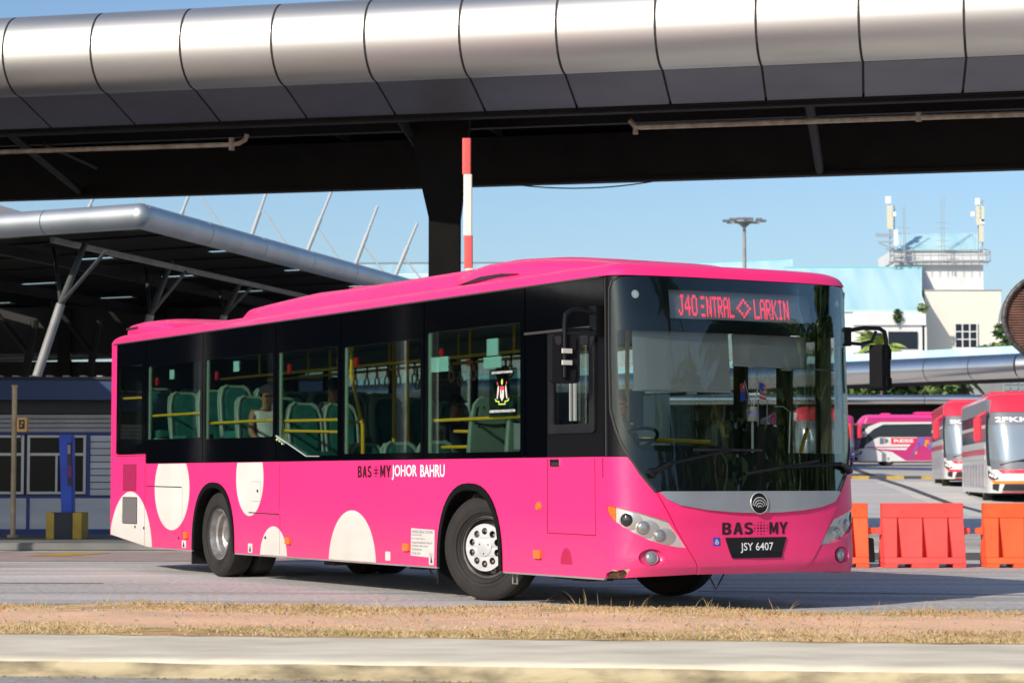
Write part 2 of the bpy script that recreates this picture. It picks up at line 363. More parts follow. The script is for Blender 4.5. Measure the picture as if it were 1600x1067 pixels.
def dup(root, loc, rz, label, group=None):
    def cp(o, par):
        c = o.copy(); COL.objects.link(c); c.parent = par
        for ch in o.children: cp(ch, c)
        return c
    r = cp(root, None); r.location = loc; r.rotation_euler = (0, 0, rz); r['label'] = label
    if group: r['group'] = group
    return r
def mb(): return MB()
def box(name, m, parent, x0, x1, y0, y1, z0, z1, bevel=0): return mb().box(x0, x1, y0, y1, z0, z1).build(name, m, parent, bevel=bevel)
def copies(o, pts, parent):
    for p in pts:
        c = o.copy(); COL.objects.link(c); c.parent = parent; c.location = p
_tc = {}
def text_mesh(txt, bold=0.0):
    k = (txt, bold)
    if k in _tc: return _tc[k]
    cu = bpy.data.curves.new('t', 'FONT'); cu.body = txt; cu.size = 1; cu.offset = bold; cu.resolution_u = 3
    ob = bpy.data.objects.new('t', cu); COL.objects.link(ob)
    dg = bpy.context.evaluated_depsgraph_get(); dg.update()
    me = bpy.data.meshes.new_from_object(ob.evaluated_get(dg))
    vs = [tuple(v.co) for v in me.vertices]; fs = [tuple(p.vertices) for p in me.polygons]
    bpy.data.objects.remove(ob); bpy.data.curves.remove(cu); bpy.data.meshes.remove(me)
    x0 = min(v[0] for v in vs); x1 = max(v[0] for v in vs); y0 = min(v[1] for v in vs); y1 = max(v[1] for v in vs)
    vs = [((v[0] - x0) / (x1 - x0), (v[1] - y0) / (y1 - y0)) for v in vs]
    _tc[k] = (vs, fs); return _tc[k]
def add_text(b, txt, u0, u1, v0, v1, mp, w, bold=0.0, skew=0.0):
    vs, fs = text_mesh(txt, bold)
    b.add([mp(u0 + (u1 - u0) * x + skew * y, v0 + (v1 - v0) * y, w) for x, y in vs], fs)
    return b
def at(px, py, D):
    a = (px - 800) / FPX; bb = -(py - 533.5) / FPX
    d = Vector((a, cos(PITCH) - bb * sin(PITCH), sin(PITCH) + bb * cos(PITCH)))
    t = D / d.y
    return Vector((0, 0, 1.15)) + d * t

GLY = {'B': ([(0, 0), (.62, 0), (.9, .1), (.95, .28), (.85, .47), (.74, .53), (.85, .6), (.9, .75), (.82, .92), (.6, 1), (0, 1)], [[(.28, .18), (.55, .18), (.65, .29), (.55, .42), (.28, .42)], [(.28, .6), (.52, .6), (.6, .71), (.52, .82), (.28, .82)]]),
       'A': ([(0, 0), (.3, 0), (.37, .22), (.63, .22), (.7, 0), (1, 0), (.66, 1), (.34, 1)], [[(.43, .4), (.57, .4), (.5, .72)]]),
       'S': ([(.05, .08), (.3, 0), (.65, 0), (.92, .12), (.95, .32), (.85, .48), (.6, .57), (.35, .65), (.32, .74), (.42, .82), (.6, .82), (.8, .76), (.92, .9), (.68, 1), (.35, 1), (.1, .88), (.03, .7), (.12, .53), (.35, .44), (.6, .37), (.66, .28), (.58, .19), (.4, .18), (.16, .26)], []),
       'M': ([(0, 0), (.24, 0), (.24, .6), (.42, .1), (.58, .1), (.76, .6), (.76, 0), (1, 0), (1, 1), (.72, 1), (.5, .42), (.28, 1), (0, 1)], []),
       'Y': ([(.37, 0), (.63, 0), (.63, .4), (1, 1), (.7, 1), (.5, .63), (.3, 1), (0, 1), (.37, .4)], [])}
def block_text(b, txt, u0, u1, v0, v1, mp, w, gap=.12):
    n = len(txt); cw = (u1 - u0) / (n + (n - 1) * gap)
    for i, ch in enumerate(txt):
        x = u0 + i * cw * (1 + gap); f = lambda p: (x + p[0] * cw, v0 + p[1] * (v1 - v0))
        o, h = GLY[ch]; b.prism([f(p) for p in o], [[f(p) for p in q] for q in h], mp, w - .001, w)

# grime along the lower body and faint fading of the pink paint; a little panel-to-panel variety on the cladding
def grime(m, z0, z1, col, amt):
    n = m.node_tree; bs = n.nodes['Principled BSDF']; L = bs.inputs['Base Color'].links; src = L[0].from_socket if L else None
    tc = n.nodes.new('ShaderNodeTexCoord'); sp = n.nodes.new('ShaderNodeSeparateXYZ'); n.links.new(tc.outputs['Object'], sp.inputs[0])
    mr = n.nodes.new('ShaderNodeMapRange'); mr.inputs[1].default_value = z1; mr.inputs[2].default_value = z0; mr.inputs[3].default_value = 0; mr.inputs[4].default_value = 1; n.links.new(sp.outputs[2], mr.inputs[0])
    mp = n.nodes.new('ShaderNodeMapping'); mp.inputs['Scale'].default_value = (1.0, 1.0, 2.5); n.links.new(tc.outputs['Object'], mp.inputs[0])
    nz = n.nodes.new('ShaderNodeTexNoise'); nz.inputs['Scale'].default_value = 4; nz.inputs['Detail'].default_value = 9; nz.inputs['Roughness'].default_value = .7; n.links.new(mp.outputs[0], nz.inputs['Vector'])
    m1 = n.nodes.new('ShaderNodeMath'); m1.operation = 'MULTIPLY'; n.links.new(mr.outputs[0], m1.inputs[0]); n.links.new(nz.outputs[0], m1.inputs[1])
    m2 = n.nodes.new('ShaderNodeMath'); m2.operation = 'MULTIPLY'; m2.inputs[1].default_value = amt * 2; m2.use_clamp = True; n.links.new(m1.outputs[0], m2.inputs[0])
    mx = n.nodes.new('ShaderNodeMix'); mx.data_type = 'RGBA'; n.links.new(m2.outputs[0], mx.inputs[0])
    if src: n.links.new(src, mx.inputs[6])
    mx.inputs[7].default_value = (*col, 1); n.links.new(mx.outputs[2], bs.inputs['Base Color'])
grime(M['pink'], .28, .85, (.42, .10, .14), .30); grime(M['white_paint'], .28, .9, (.40, .33, .25), .28)
def vary(m, amt):
    n = m.node_tree; bs = n.nodes['Principled BSDF']; src = bs.inputs['Base Color'].links[0].from_socket
    oi = n.nodes.new('ShaderNodeObjectInfo'); mr = n.nodes.new('ShaderNodeMapRange'); mr.inputs[3].default_value = 1 - amt; mr.inputs[4].default_value = 1 + amt; n.links.new(oi.outputs['Random'], mr.inputs[0])
    hs = n.nodes.new('ShaderNodeHueSaturation'); n.links.new(mr.outputs[0], hs.inputs['Value']); n.links.new(src, hs.inputs['Color']); n.links.new(hs.outputs[0], bs.inputs['Base Color'])
vary(M['steel'], .06); vary(M['soffit'], .08); vary(M['kiosk_white'], .05)
M['headlamp_silver'] = mat('headlamp_silver', (0.62, 0.62, 0.61), 0.3, 0.35)
M['mirror_shell'] = mat('mirror_shell', (0.010, 0.010, 0.012), 0.85, spec=0.12)

M['steel_far'] = mat('polished_steel_far', (0.80, 0.78, 0.76), 0.27, 1.0, base2=(0.72, 0.70, 0.68), scale=.5); vary(M['steel_far'], .07)
M['mast_grey'] = mat('mast_grey_paint', (0.45, 0.47, 0.49), 0.6)
# ------------------------------------------------------------------ the pink city bus (local axes: +X forward, +Y its left, Z up)
BUS_LOC = (2.12, 20.2, 0); BUS_RZ = math.atan2(-0.863, 0.5045)
ZT = [.28, .33, .40, .46, .52, .7, .88, 1.05, 1.35, 2.0, 2.6, 2.9, 3.05]
XT = [-.09, -.05, 0, .012, .0, -.008, .0, -.02, -.05, -.10, -.15, -.19, -.24]
def X0(z):
    if z <= ZT[0]: return XT[0]
    for i in range(len(ZT) - 1):
        if z <= ZT[i + 1]:
            t = (z - ZT[i]) / (ZT[i + 1] - ZT[i]); return XT[i] + (XT[i + 1] - XT[i]) * t
    return XT[-1]
NS = 3.2; HW = 1.275
_ph = [pi / 2 * i / 1500 for i in range(1501)]
_c = [max(0, cos(p)) ** (2 / NS) for p in _ph]; _s = [sin(p) ** (2 / NS) for p in _ph]
_al = [0.0]
for i in range(1500):
    _al.append(_al[-1] + math.hypot(.45 * (_c[i + 1] - _c[i]), HW * (_s[i + 1] - _s[i])))
SE = _al[-1]
import bisect as _bs
def fp(s, z, off=0.0):
    a = abs(s); sg = 1 if s >= 0 else -1
    if a < SE:
        i = min(_bs.bisect_right(_al, a), 1500) - 1; i = max(0, i)
        t = (a - _al[i]) / max(1e-9, (_al[i + 1] - _al[i]))
        c = _c[i] + (_c[i + 1] - _c[i]) * t; ss = _s[i] + (_s[i + 1] - _s[i]) * t
        A = .45 + X0(z); x = -.45 + A * c; y = HW * ss
        nx = c ** (NS - 1) / A; ny = ss ** (NS - 1) / HW; l = math.hypot(nx, ny); nx /= l; ny /= l
    else:
        x = -.45 - (a - SE); y = HW; nx, ny = 0, 1
    return Vector((x + nx * off, sg * (y + ny * off), z))
def sub_poly(outline, holes, ds, dz):
    loops = [list(outline)] + [list(h) for h in (holes or [])]
    tri = tessellate_polygon([[Vector((p[0], p[1], 0)) for p in l] for l in loops])
    flat = [p for l in loops for p in l]
    bm = bmesh.new(); vs = [bm.verts.new((p[0], p[1], 0)) for p in flat]
    for t in tri:
        try: bm.faces.new([vs[i] for i in t])
        except ValueError: pass
    bmesh.ops.dissolve_limit(bm, angle_limit=0.01, verts=bm.verts, edges=bm.edges) if False else None
    s0 = min(p[0] for p in flat); s1 = max(p[0] for p in flat); z0 = min(p[1] for p in flat); z1 = max(p[1] for p in flat)
    k = math.ceil(s0 / ds)
    while k * ds < s1:
        bmesh.ops.bisect_plane(bm, geom=bm.verts[:] + bm.edges[:] + bm.faces[:], plane_co=(k * ds, 0, 0), plane_no=(1, 0, 0)); k += 1
    k = math.ceil(z0 / dz)
    while k * dz < z1:
        bmesh.ops.bisect_plane(bm, geom=bm.verts[:] + bm.edges[:] + bm.faces[:], plane_co=(0, k * dz, 0), plane_no=(0, 1, 0)); k += 1
    bm.verts.index_update()
    V = [(v.co.x, v.co.y) for v in bm.verts]; F = [tuple(v.index for v in f.verts) for f in bm.faces]
    B = [(e.verts[0].index, e.verts[1].index) for e in bm.edges if len(e.link_faces) == 1]
    bm.free(); return V, F, B
def patch(b, outline, off=0.0, th=0.02, holes=None, ds=0.06, dz=0.12, offn=None):
    V, F, B = sub_poly(outline, holes, ds, dz); n = len(V)
    g = offn if offn else (lambda s, z: off)
    vs = [fp(s, z, g(s, z)) for s, z in V] + [fp(s, z, g(s, z) - th) for s, z in V]
    b.add(vs, F + [tuple(i + n for i in f)[::-1] for f in F] + [(a, c, c + n, a + n) for a, c in B]); return b
def mirror(pl): return [(-s, z) for s, z in pl][::-1]
def ell(cx, cy, rx, ry, n=40, a0=0, a1=2 * pi):
    return [(cx + rx * cos(a0 + (a1 - a0) * i / n), cy + ry * sin(a0 + (a1 - a0) * i / n)) for i in range(n if abs(a1 - a0 - 2 * pi) < 1e-6 else n + 1)]
def rrect(x0, x1, y0, y1, r, n=4):
    o = []
    for cx, cy, a in ((x1 - r, y1 - r, 0), (x0 + r, y1 - r, pi / 2), (x0 + r, y0 + r, pi), (x1 - r, y0 + r, 3 * pi / 2)):
        for i in range(n + 1):
            t = a + pi / 2 * i / n; o.append((cx + r * cos(t), cy + r * sin(t)))
    return o
def clip(poly, a, b, c):    # keep a*x+b*y<=c
    o = []
    for i in range(len(poly)):
        p = poly[i]; q = poly[(i + 1) % len(poly)]; dp = a * p[0] + b * p[1] - c; dq = a * q[0] + b * q[1] - c
        if dp <= 0: o.append(p)
        if (dp < 0 < dq) or (dq < 0 < dp):
            t = dp / (dp - dq); o.append((p[0] + (q[0] - p[0]) * t, p[1] + (q[1] - p[1]) * t))
    return o
RS = lambda u, v, w: Vector((u, -HW - w, v))      # right side plane, w outward
LS = lambda u, v, w: Vector((u, HW + w, v))

bus = thing('city_bus', 'pink single-deck city bus with large white polka dots turning out of the terminal', 'bus', BUS_LOC, BUS_RZ)
ZB, ZG0, ZG1 = .30, 1.34, 2.90
XR = -12.48
AX_F, AX_R = -2.82, -8.98
def arch(xc, hw=.62, zt=1.10, zb=.30, grow=0.0, n=22):
    o = []
    for i in range(n + 1):
        t = pi * i / n; c = cos(t); s_ = sin(t)
        o.append((xc - (hw + grow) * (abs(c) ** .85) * (1 if c > 0 else -1), zb + (zt + grow - zb) * s_ ** .8 if s_ > 1e-6 else zb))
    return o
def side_outline(rear_kick=True):
    o = [(-12.36, .43), (-11.05, .30)]
    o += arch(AX_R) + arch(AX_F)
    o += [(-.452, .30), (-.452, ZG0), (-11.14, ZG0), (-11.14, 1.46), (-12.20, 1.46), (-12.20, ZG1), (-12.36, ZG1)]
    return o
mb().prism(side_outline(), None, RS, -.03, 0.0).build('side_panel', 'pink', bus)
mb().prism(side_outline(), None, LS, -.03, 0.0).build('side_panel', 'pink', bus)
# rear shell with rounded corners
b = mb()
def rear(u, v):
    t = u; z = .45 + v * 2.45
    k = [(-12.36, -HW)] + [(-12.36 - .13 * sin(a), -HW + .13 * (1 - cos(a))) for a in [pi / 2 * i / 5 for i in range(1, 6)]]
    k = k + [(x, -y) for x, y in k[::-1]]
    i = round(u * (len(k) - 1)); x, y = k[i]; return Vector((x, y, z - (.03 if v == 0 else 0)))
b.grid(rear, 11, 8); b.build('rear_panel', 'pink', bus, smooth=True)
# roof: scaled outlines
def ring(z, ins):
    o = []
    nf = 28
    for i in range(nf + 1):
        s = -SE + 2 * SE * i / nf; p = fp(s, min(z, 2.9)); o.append((p.x, p.y))
    o.append((-12.36, HW)); o += [(-12.36 - .13 * sin(a), HW - .13 * (1 - cos(a))) for a in (pi / 8, pi / 4, 3 * pi / 8, pi / 2)]
    o += [(x, -y) for x, y in o[-4:][::-1]] + [(-12.36, -HW)]
    xm = -6.3
    return [Vector((xm + (x - xm) * (1 - ins / 6.15), y * (1 - ins / HW), z)) for x, y in o]
b = mb(); rings = [ring(2.9, .02), ring(2.9, -.006)]
for k in range(1, 9):
    t = pi / 2 * k / 8; rings.append(ring(2.9 + .125 * sin(t), .19 * (1 - cos(t))))
rings.append(ring(3.037, .5)); n = len(rings[0])
vs = [p for r in rings for p in r]; fs = []
for j in range(len(rings) - 1):
    for i in range(n):
        i2 = (i + 1) % n; fs.append((j * n + i, j * n + i2, (j + 1) * n + i2, (j + 1) * n + i))
fs.append(tuple((len(rings) - 1) * n + i for i in range(n)))
b.add(vs, fs).build('roof', 'pink', bus, smooth=True, ang=50)
# drip gutter under the roof edge
b = mb().box(-12.3, -.5, -HW - .012, -HW + .01, ZG1 - .012, ZG1 + .004)
b.build('gutter_strip', 'seal', bus)
# roof fairing (air-conditioning cover): loft along x
def loft(stations, name, m, parent, n=18, smooth=True):
    b = mb(); vs = []; fs = []
    for (x, hw, zt, zb, pw) in stations:
        for i in range(n + 1):
            t = pi * i / n; c = cos(t); s_ = sin(t)
            vs.append((x, -hw * (abs(c) ** pw) * (1 if c > 0 else -1), zb + (zt - zb) * max(0, s_) ** pw))
    m_ = n + 1
    for j in range(len(stations) - 1):
        for i in range(n): a = j * m_ + i; fs.append((a, a + 1, a + m_ + 1, a + m_))
    fs.append(tuple(range(m_))); fs.append(tuple((len(stations) - 1) * m_ + i for i in range(m_)))
    return b.add(vs, fs).build(name, m, parent, smooth=smooth, ang=50)
loft([(-9.02, .8, 3.05, 3.0, .5), (-8.98, .92, 3.13, 3.0, .45), (-8.8, .95, 3.20, 3.0, .45), (-8.3, .95, 3.235, 3.0, .5), (-7.8, .95, 3.255, 3.0, .5), (-7.2, .95, 3.275, 3.0, .5), (-6.4, .95, 3.26, 3.0, .5),
      (-5.0, .95, 3.26, 3.0, .5), (-3.4, .95, 3.26, 3.0, .5)], 'roof_fairing', 'pink', bus)
loft([(-6.45, .86, 3.23, 3.0, .5), (-6.4, .87, 3.285, 3.0, .45), (-6.0, .88, 3.262, 3.0, .45)], 'fairing_lid', 'pink', bus)
loft([(-3.85, .90, 3.20, 2.98, .5), (-3.6, .98, 3.245, 2.98, .5), (-3.2, 1.03, 3.275, 2.98, .5), (-2.7, 1.05, 3.275, 2.98, .5), (-2.1, 1.03, 3.24, 2.98, .5), (-1.5, .95, 3.17, 2.98, .5), (-1.0, .8, 3.08, 2.98, .5), (-.75, .6, 3.02, 2.98, .5)], 'air_scoop', 'pink', bus)
b = mb()
b.prism([(-3.45, 3.045), (-3.0, 3.095), (-2.6, 3.095), (-2.3, 3.07), (-2.75, 3.06)], None, lambda u, v, w: Vector((u, -1.045 - w, v)), -.05, .008)
b.build('scoop_slot_shadow', 'ink', bus)  # flat dark patch painted for the shadow inside the scoop slot
loft([(-12.32, 1.0, 3.02, 2.98, .4), (-12.29, 1.1, 3.12, 2.98, .36), (-12.2, 1.13, 3.19, 2.98, .36), (-11.9, 1.13, 3.205, 2.98, .36), (-11.2, 1.13, 3.19, 2.98, .36), (-10.9, 1.12, 3.13, 2.98, .36), (-10.75, 1.08, 3.06, 2.98, .4), (-10.7, 1.0, 3.0, 2.98, .4)], 'roof_vent', 'pink', bus)
mb().box(-12.24, -11.85, -1.137, -1.0, 3.085, 3.11).build('vent_slot', 'ink', bus)

# ---- side glazing
M['crest_y'] = mat('crest_yellow', (.5, .6, .1), .5)
WX = [(-12.195, -11.185, 1.47, None), (-11.165, -9.335, ZG0, (-11.1, -9.40, 1.64, 2.56)), (-9.315, -7.245, ZG0, (-9.24, -7.31, 1.62, 2.56)),
      (-7.225, -5.605, ZG0, (-7.17, -5.67, 1.40, 2.55)), (-5.585, -3.745, ZG0, (-5.52, -3.81, 1.41, 2.53)), (-3.725, -1.795, ZG0, (-3.67, -1.87, 1.40, 2.58))]
def window(x0, x1, z0, op, mp, slide=True):
    ol = rrect(x0, x1, z0 + .008, ZG1 - .015, .02)
    if op is None:
        op = (x0 + .09, x1 - .12, z0 + .12, 2.6)
    hole = rrect(op[0], op[1], op[2], op[3], .03)
    if op[2] < 1.5 and x0 < -7:      # third window: slanted black corner at the lower rear
        hole = [(op[0], 1.62), (op[0] + .75, 1.40), (op[1], 1.40), (op[1], op[3]), (op[0], op[3])]
    f = mb().prism(ol, [hole], mp, -.02, .0).build('window', 'black_gloss', bus)
    mb().prism(hole, None, mp, -.012, -.006).build('pane', 'side_glass', f)
    if slide:
        g = mb()
        g.add([mp(op[0] + dx, z, w_) for z in (op[2], op[3]) for w_ in (-.03, -.014) for dx in (.0, .045)], [(0, 2, 3, 1), (4, 5, 7, 6), (0, 1, 5, 4), (2, 6, 7, 3), (0, 4, 6, 2), (1, 3, 7, 5)])
        g.build('slider_frame', 'seat_shell', f)
for (x0, x1, z0, op) in WX: window(x0, x1, z0, op, RS, slide=op is not None)
b = mb()
for p, q, r in (((-7.20, 1.625), (-6.95, 1.55), .012), ((-6.97, 1.56), (-6.42, 1.395), .009), ((-7.18, 1.60), (-7.0, 1.53), .006), ((-6.42, 1.395), (-6.1, 1.392), .006)): b.tube([RS(*p, .006), RS(*q, .006)], r, 5)
b.build('torn_seal', 'seat_side', bus)
b = mb()
for x, z in ((-7.19, 1.585), (-7.12, 1.57), (-7.05, 1.54)): b.prism(ell(x, z, .018, .014, 7), None, RS, .0, .008)
b.build('sealant_blob', 'crest_y', bus)
for (x0, x1, z0, op) in WX[:5] + [(-3.725, -1.93, ZG0, (-3.66, -2.0, 1.40, 2.6))]: window(x0, x1, z0, op, LS, slide=False)
# driver zone: black panel with fixed header, quarter strip and sliding window
f = mb().prism([(-1.775, 2.475), (-.45, 2.475), (-.45, ZG1 - .015), (-1.775, ZG1 - .015)], None, RS, -.02, 0).build('header_glass', 'black_gloss', bus)
f = mb().prism([(-1.775, ZG0 + .006), (-1.42, ZG0 + .006), (-1.42, 2.455), (-1.775, 2.455)], None, RS, -.02, 0).build('quarter_glass', 'black_gloss', bus)
dw = mb().prism([(-1.40, ZG0 + .006), (-.45, ZG0 + .006), (-.45, 2.455), (-1.40, 2.455)], [rrect(-1.28, -.66, 1.62, 2.33, .03)], RS, -.02, .0).build('driver_window', 'black_sat', bus)
mb().prism(rrect(-1.35, -.58, 1.55, 2.40, .03), [rrect(-1.27, -.67, 1.63, 2.32, .02)], RS, 0.0, .018).build('window_frame', 'black_pl', dw)
mb().prism(rrect(-1.29, -1.0, 1.62, 2.33, .01), None, RS, -.012, -.006).build('pane', 'clear', dw)
mb().prism(rrect(-1.02, -.65, 1.62, 2.33, .01), None, RS, -.030, -.024).build('pane', 'side_glass', dw)
b = mb()
for x in (-1.02, -.95): b.box(x, x + .02, -HW, -HW + .02, 1.66, 2.3)
b.build('sash_bar', 'alu', dw)
mb().box(-1.78, -.47, -HW - .014, -HW, 2.455, 2.478).build('belt_trim', 'seal', bus)
# backing behind glazing gaps
b = mb()
for x in (-12.2, -11.175, -9.325, -7.235, -5.595, -3.735, -1.785, -1.41):
    b.box(x - .035, x + .035, -HW + .021, -HW + .05, ZG0, ZG1 - .02)
b.box(-12.3, -.45, -HW + .021, -HW + .06, 2.66, ZG1); b.box(-11.1, -.5, -HW + .021, -HW + .05, ZG0 - .05, ZG0 + .04)
b.build('window_pillars', 'interior_dark', bus)
b = mb()
for x in (-12.2, -11.175, -9.325, -7.235, -5.595, -3.735):
    b.box(x - .035, x + .035, HW - .05, HW - .021, ZG0, ZG1 - .02)
b.box(-12.3, -1.9, HW - .06, HW - .021, 2.66, ZG1)
b.build('window_pillars', 'interior_dark', bus)
# ---- arches, liners
for (xc, sd_) in ((AX_F, 1), (AX_R, 1), (AX_F, -1), (AX_R, -1)):
    mp = RS if sd_ == 1 else LS
    outer = arch(xc, grow=.012); inner = arch(xc, grow=-.055)
    mb().prism(outer + inner[::-1], None, mp, -.12, .014).build('wheel_arch', 'black_sat', bus, bevel=.006)
    b = mb(); ol = arch(xc, grow=-.01)
    yo = -HW + .02 if sd_ == 1 else HW - .02; yi = -.55 if sd_ == 1 else .55
    vs = [(u, yo, v) for u, v in ol] + [(u, yi, v) for u, v in ol]; k = len(ol)
    b.add(vs, [(i, i + 1, i + 1 + k, i + k) for i in range(k - 1)] + [tuple(range(k, 2 * k))]).build('arch_liner', 'chassis', bus, fix=False)
# ---- underbody
b = mb()
for x0, x1 in ((-12.2, AX_R - .66), (AX_R + .66, AX_F - .66), (AX_F + .66, -.4)):
    b.box(x0, x1, -1.22, 1.22, .34 if x0 > -12 else .46, .40 if x0 > -12 else .9)
b.box(-12.2, -.4, -.55, .55, .33, .6)
for x, y, z0 in ((-1.1, -1.0, .25), (-.9, -.9, .27), (-1.35, -1.05, .26), (-4.4, -.9, .24), (-5.3, -.8, .25), (-6.4, -.9, .22), (-7.6, -.8, .25), (-10.5, -.7, .25)):
    b.box(x - .15, x + .12, y - .1, y + .16, z0, .36)
b.tube([(-8.9, -.95, .5), (-8.9, .95, .5)], .09); b.tube([(-2.85, -.7, .45), (-2.85, .7, .45)], .06)
b.build('underbody', 'chassis', bus)
for x in (-3.55, -9.75):
    for y in (-1.1, .8): mb().box(x - .015, x + .015, y - .12, y + .26, .13, .42).build('mud_flap', 'black_pl', bus)
b = mb().tube([(-2.13, -1.2, .31), (-2.13, -1.2, .19), (-2.05, -1.2, .19), (-2.05, -1.2, .31)], .008, 6); b.build('tow_loop', 'gal', bus)
b = mb().tube([(-3.9, -1.15, .31), (-3.78, -1.15, .21), (-3.70, -1.15, .19), (-3.6, -1.15, .24), (-3.52, -1.15, .31)], .007, 6)
b.tube([(-.12, -.43, .34), (-.1, -.38, .24), (-.1, -.36, .2), (-.1, -.33, .24), (-.12, -.25, .34)], .007, 6); b.build('hanging_wire', 'black_pl', bus)

# ---- polka dots and flat print on the right side
def dot(cx, cz, rx, rz, zc=ZG0 - .004, xmin=None):
    p = ell(cx, cz, rx, rz, 56)
    p = clip(p, 0, 1, zc); p = clip(p, 0, -1, -.303); 
    # sloping tail
    k = (.43 - .30) / (-12.36 + 11.05); p = clip(p, k, -1, k * -11.05 - .303)
    if xmin: p = clip(p, -1, 0, -xmin)
    mb().prism(p, None, RS, 0, .003).build('polka_dot', 'white_paint', bus)
dot(-10.27, 1.03, .56, .505); dot(-7.93, 1.16, .38, .43); dot(-7.27, .27, .36, .355); dot(-5.31, .26, .55, .565); dot(-11.66, .18, .76, .81, xmin=-12.35)
LD = [(-10.2, .9), ]
for (cx, cz, r) in ((-10.4, .95, .5), (-8.0, .6, .4), (-5.6, 1.0, .45), (-4.2, .45, .5)):
    p = clip(clip(ell(cx, cz, r, r, 40), 0, 1, ZG0), 0, -1, -.303); mb().prism(p, None, LS, 0, .003).build('polka_dot', 'white_paint', bus)
# seams
def seam(pts, w=.007, m='ink', nm='panel_seam', out=.0045):
    b = mb()
    for (a, c) in zip(pts[:-1], pts[1:]):
        d = (Vector(c) - Vector(a)).normalized(); n = Vector((-d.y, d.x)) * w / 2
        q = [Vector(a) + n, Vector(c) + n, Vector(c) - n, Vector(a) - n]
        b.prism([(p.x, p.y) for p in q], None, RS, -.002, out)
    return b.build(nm, m, bus)
M['seam'] = mat('seam_shadowline', (0.22, 0.01, 0.05), 0.8)
seam([(-1.39, 1.33), (-1.39, .67), (-.585, .665)], .008, 'seam'); seam([(-.585, .665), (-.60, 1.33)], .004, 'seam'); seam([(-.47, 1.33), (-.47, 1.16)], .010, 'seam')
seam([(-11.16, 1.33), (-11.16, .32)], .005, 'seam'); seam([(-11.13, 1.06), (-9.95, 1.05)], .012, 'ink'); seam([(-9.93, 1.04), (-9.93, .32)], .003, 'seam')
seam([(-7.95, .77), (-7.12, .76)], .012, 'ink'); seam([(-7.1, .75), (-7.1, .32)], .004, 'seam'); seam([(-7.12, 1.3), (-7.12, .8)], .002, 'seam')
seam([(-7.86, 1.12), (-7.62, 1.12), (-7.62, .9), (-7.86, .9)], .004, 'ink_grey'); seam([(-12.18, 1.445), (-11.2, 1.445)], .012, 'seam')
seam([(-11.95, .72), (-11.95, .6)], .004, 'ink_grey')
# body-length lip at the skirt
b = mb()
for x0, x1 in ((-11.03, AX_R - .64), (AX_R + .64, AX_F - .64), (AX_F + .64, -.46)): b.box(x0, x1, -HW + .001, -HW + .03, .285, .299)
b.build('skirt_rail', 'gal', bus)
# grilles
b = mb(); g2 = mb()
b.prism(rrect(-11.93, -11.46, 1.0, 1.34, .01), None, RS, -.002, .004); b.build('vent_panel', 'seam', bus)
for i in range(15): g2.box(-11.92 + i * .031, -11.907 + i * .031, -HW - .012, -HW - .004, 1.01, 1.33)
g2.build('vent_grille', mat('grille_pink', (.45, .02, .11), .6), bus)
b = mb().prism(rrect(-11.93, -11.42, .58, .92, .01), None, RS, -.002, .0045); b.build('vent_panel', 'ink', bus)
g2 = mb()
for i in range(14): g2.box(-11.92 + i * .036, -11.905 + i * .036, -HW - .012, -HW - .0045, .59, .91)
g2.build('vent_grille', 'ink_grey', bus)
# side markers
for (x, z, round_) in ((-1.54, .905, True), (-1.54, .475, False), (-4.08, .475, False), (-6.86, .475, False), (-9.78, .475, False)):
    if round_: mb().lathe([(0, .03), (.028, .024), (.042, .008), (.044, 0)], lambda a, c, h: RS(x + a, z + c, h), 20).build('side_marker', 'amber', bus, smooth=True)
    else: mb().prism(rrect(x - .06, x + .06, z - .038, z + .038, .008), None, RS, 0, .028).build('side_marker', 'amber', bus, bevel=.005)
# little hatch recess, its shade painted as darker pink; handle, small decals
mb().prism(ell(-1.07, .40, .095, .145, 24, 0, pi), None, RS, -.001, .004).build('cover_recess_shade', mat('recess_shade_pink', (.42, .012, .07), .6), bus)
b = mb().prism(rrect(-1.33, -1.17, 1.262, 1.325, .01), None, RS, 0, .014); hd = b.build('door_handle', 'chrome', bus, bevel=.004)
mb().prism(rrect(-1.30, -1.18, 1.27, 1.295, .005), None, RS, .0145, .016).build('handle_recess', 'ink', hd)
for q in ((-3.62, -3.52, .315, .43), (-4.55, -4.44, .33, .42), (-7.96, -7.84, .315, .42), (-9.93, -9.80, .32, .41)): mb().prism(rrect(*q, .01), None, RS, 0.001, .004).build('small_sticker', 'sticker_white', bus)
b = mb().prism([(-3.585, .335), (-3.545, .335), (-3.575, .41)], None, RS, .004, .006); b.prism([(-7.93, .33), (-7.87, .33), (-7.9, .40)], None, RS, .004, .006)
b.prism([(-9.9, .33), (-9.84, .33), (-9.87, .40)], None, RS, .004, .006)
for x, z in ((-7.72, 1.0), (-7.5, .48), (-11.2, .52), (-11.5, .53), (-10.05, .42)): b.prism(rrect(x, x + .035, z, z + .03, .004), None, RS, .003, .008)
b.build('sticker_mark', 'ink', bus)
# notice with the operator's address
nb = mb().prism([(-4.00, .395), (-3.515, .385), (-3.505, .655), (-3.99, .665)], None, RS, 0, .004).build('operator_notice', 'sticker_white', bus)
b = mb()
for i, (t, wd) in enumerate((('HANDAL INDAH SDN BHD', .44), ('(Causeway Link)', .2), ('No.22, Jalan Firma 2,', .27), ('Kawasan Perindustrian Tebrau IV', .43), ('81100 Johor Bahru, Johor', .34), ('PUSHPARAJ A/L', .22), ('07-360 2244', .18))):
    z1 = .648 - i * .036; add_text(b, t, -3.975, -3.975 + wd, z1 - (.030 if i == 0 else .024), z1, RS, .0052, .0)
b.build('notice_text', 'ink_grey', nb, fix=False)
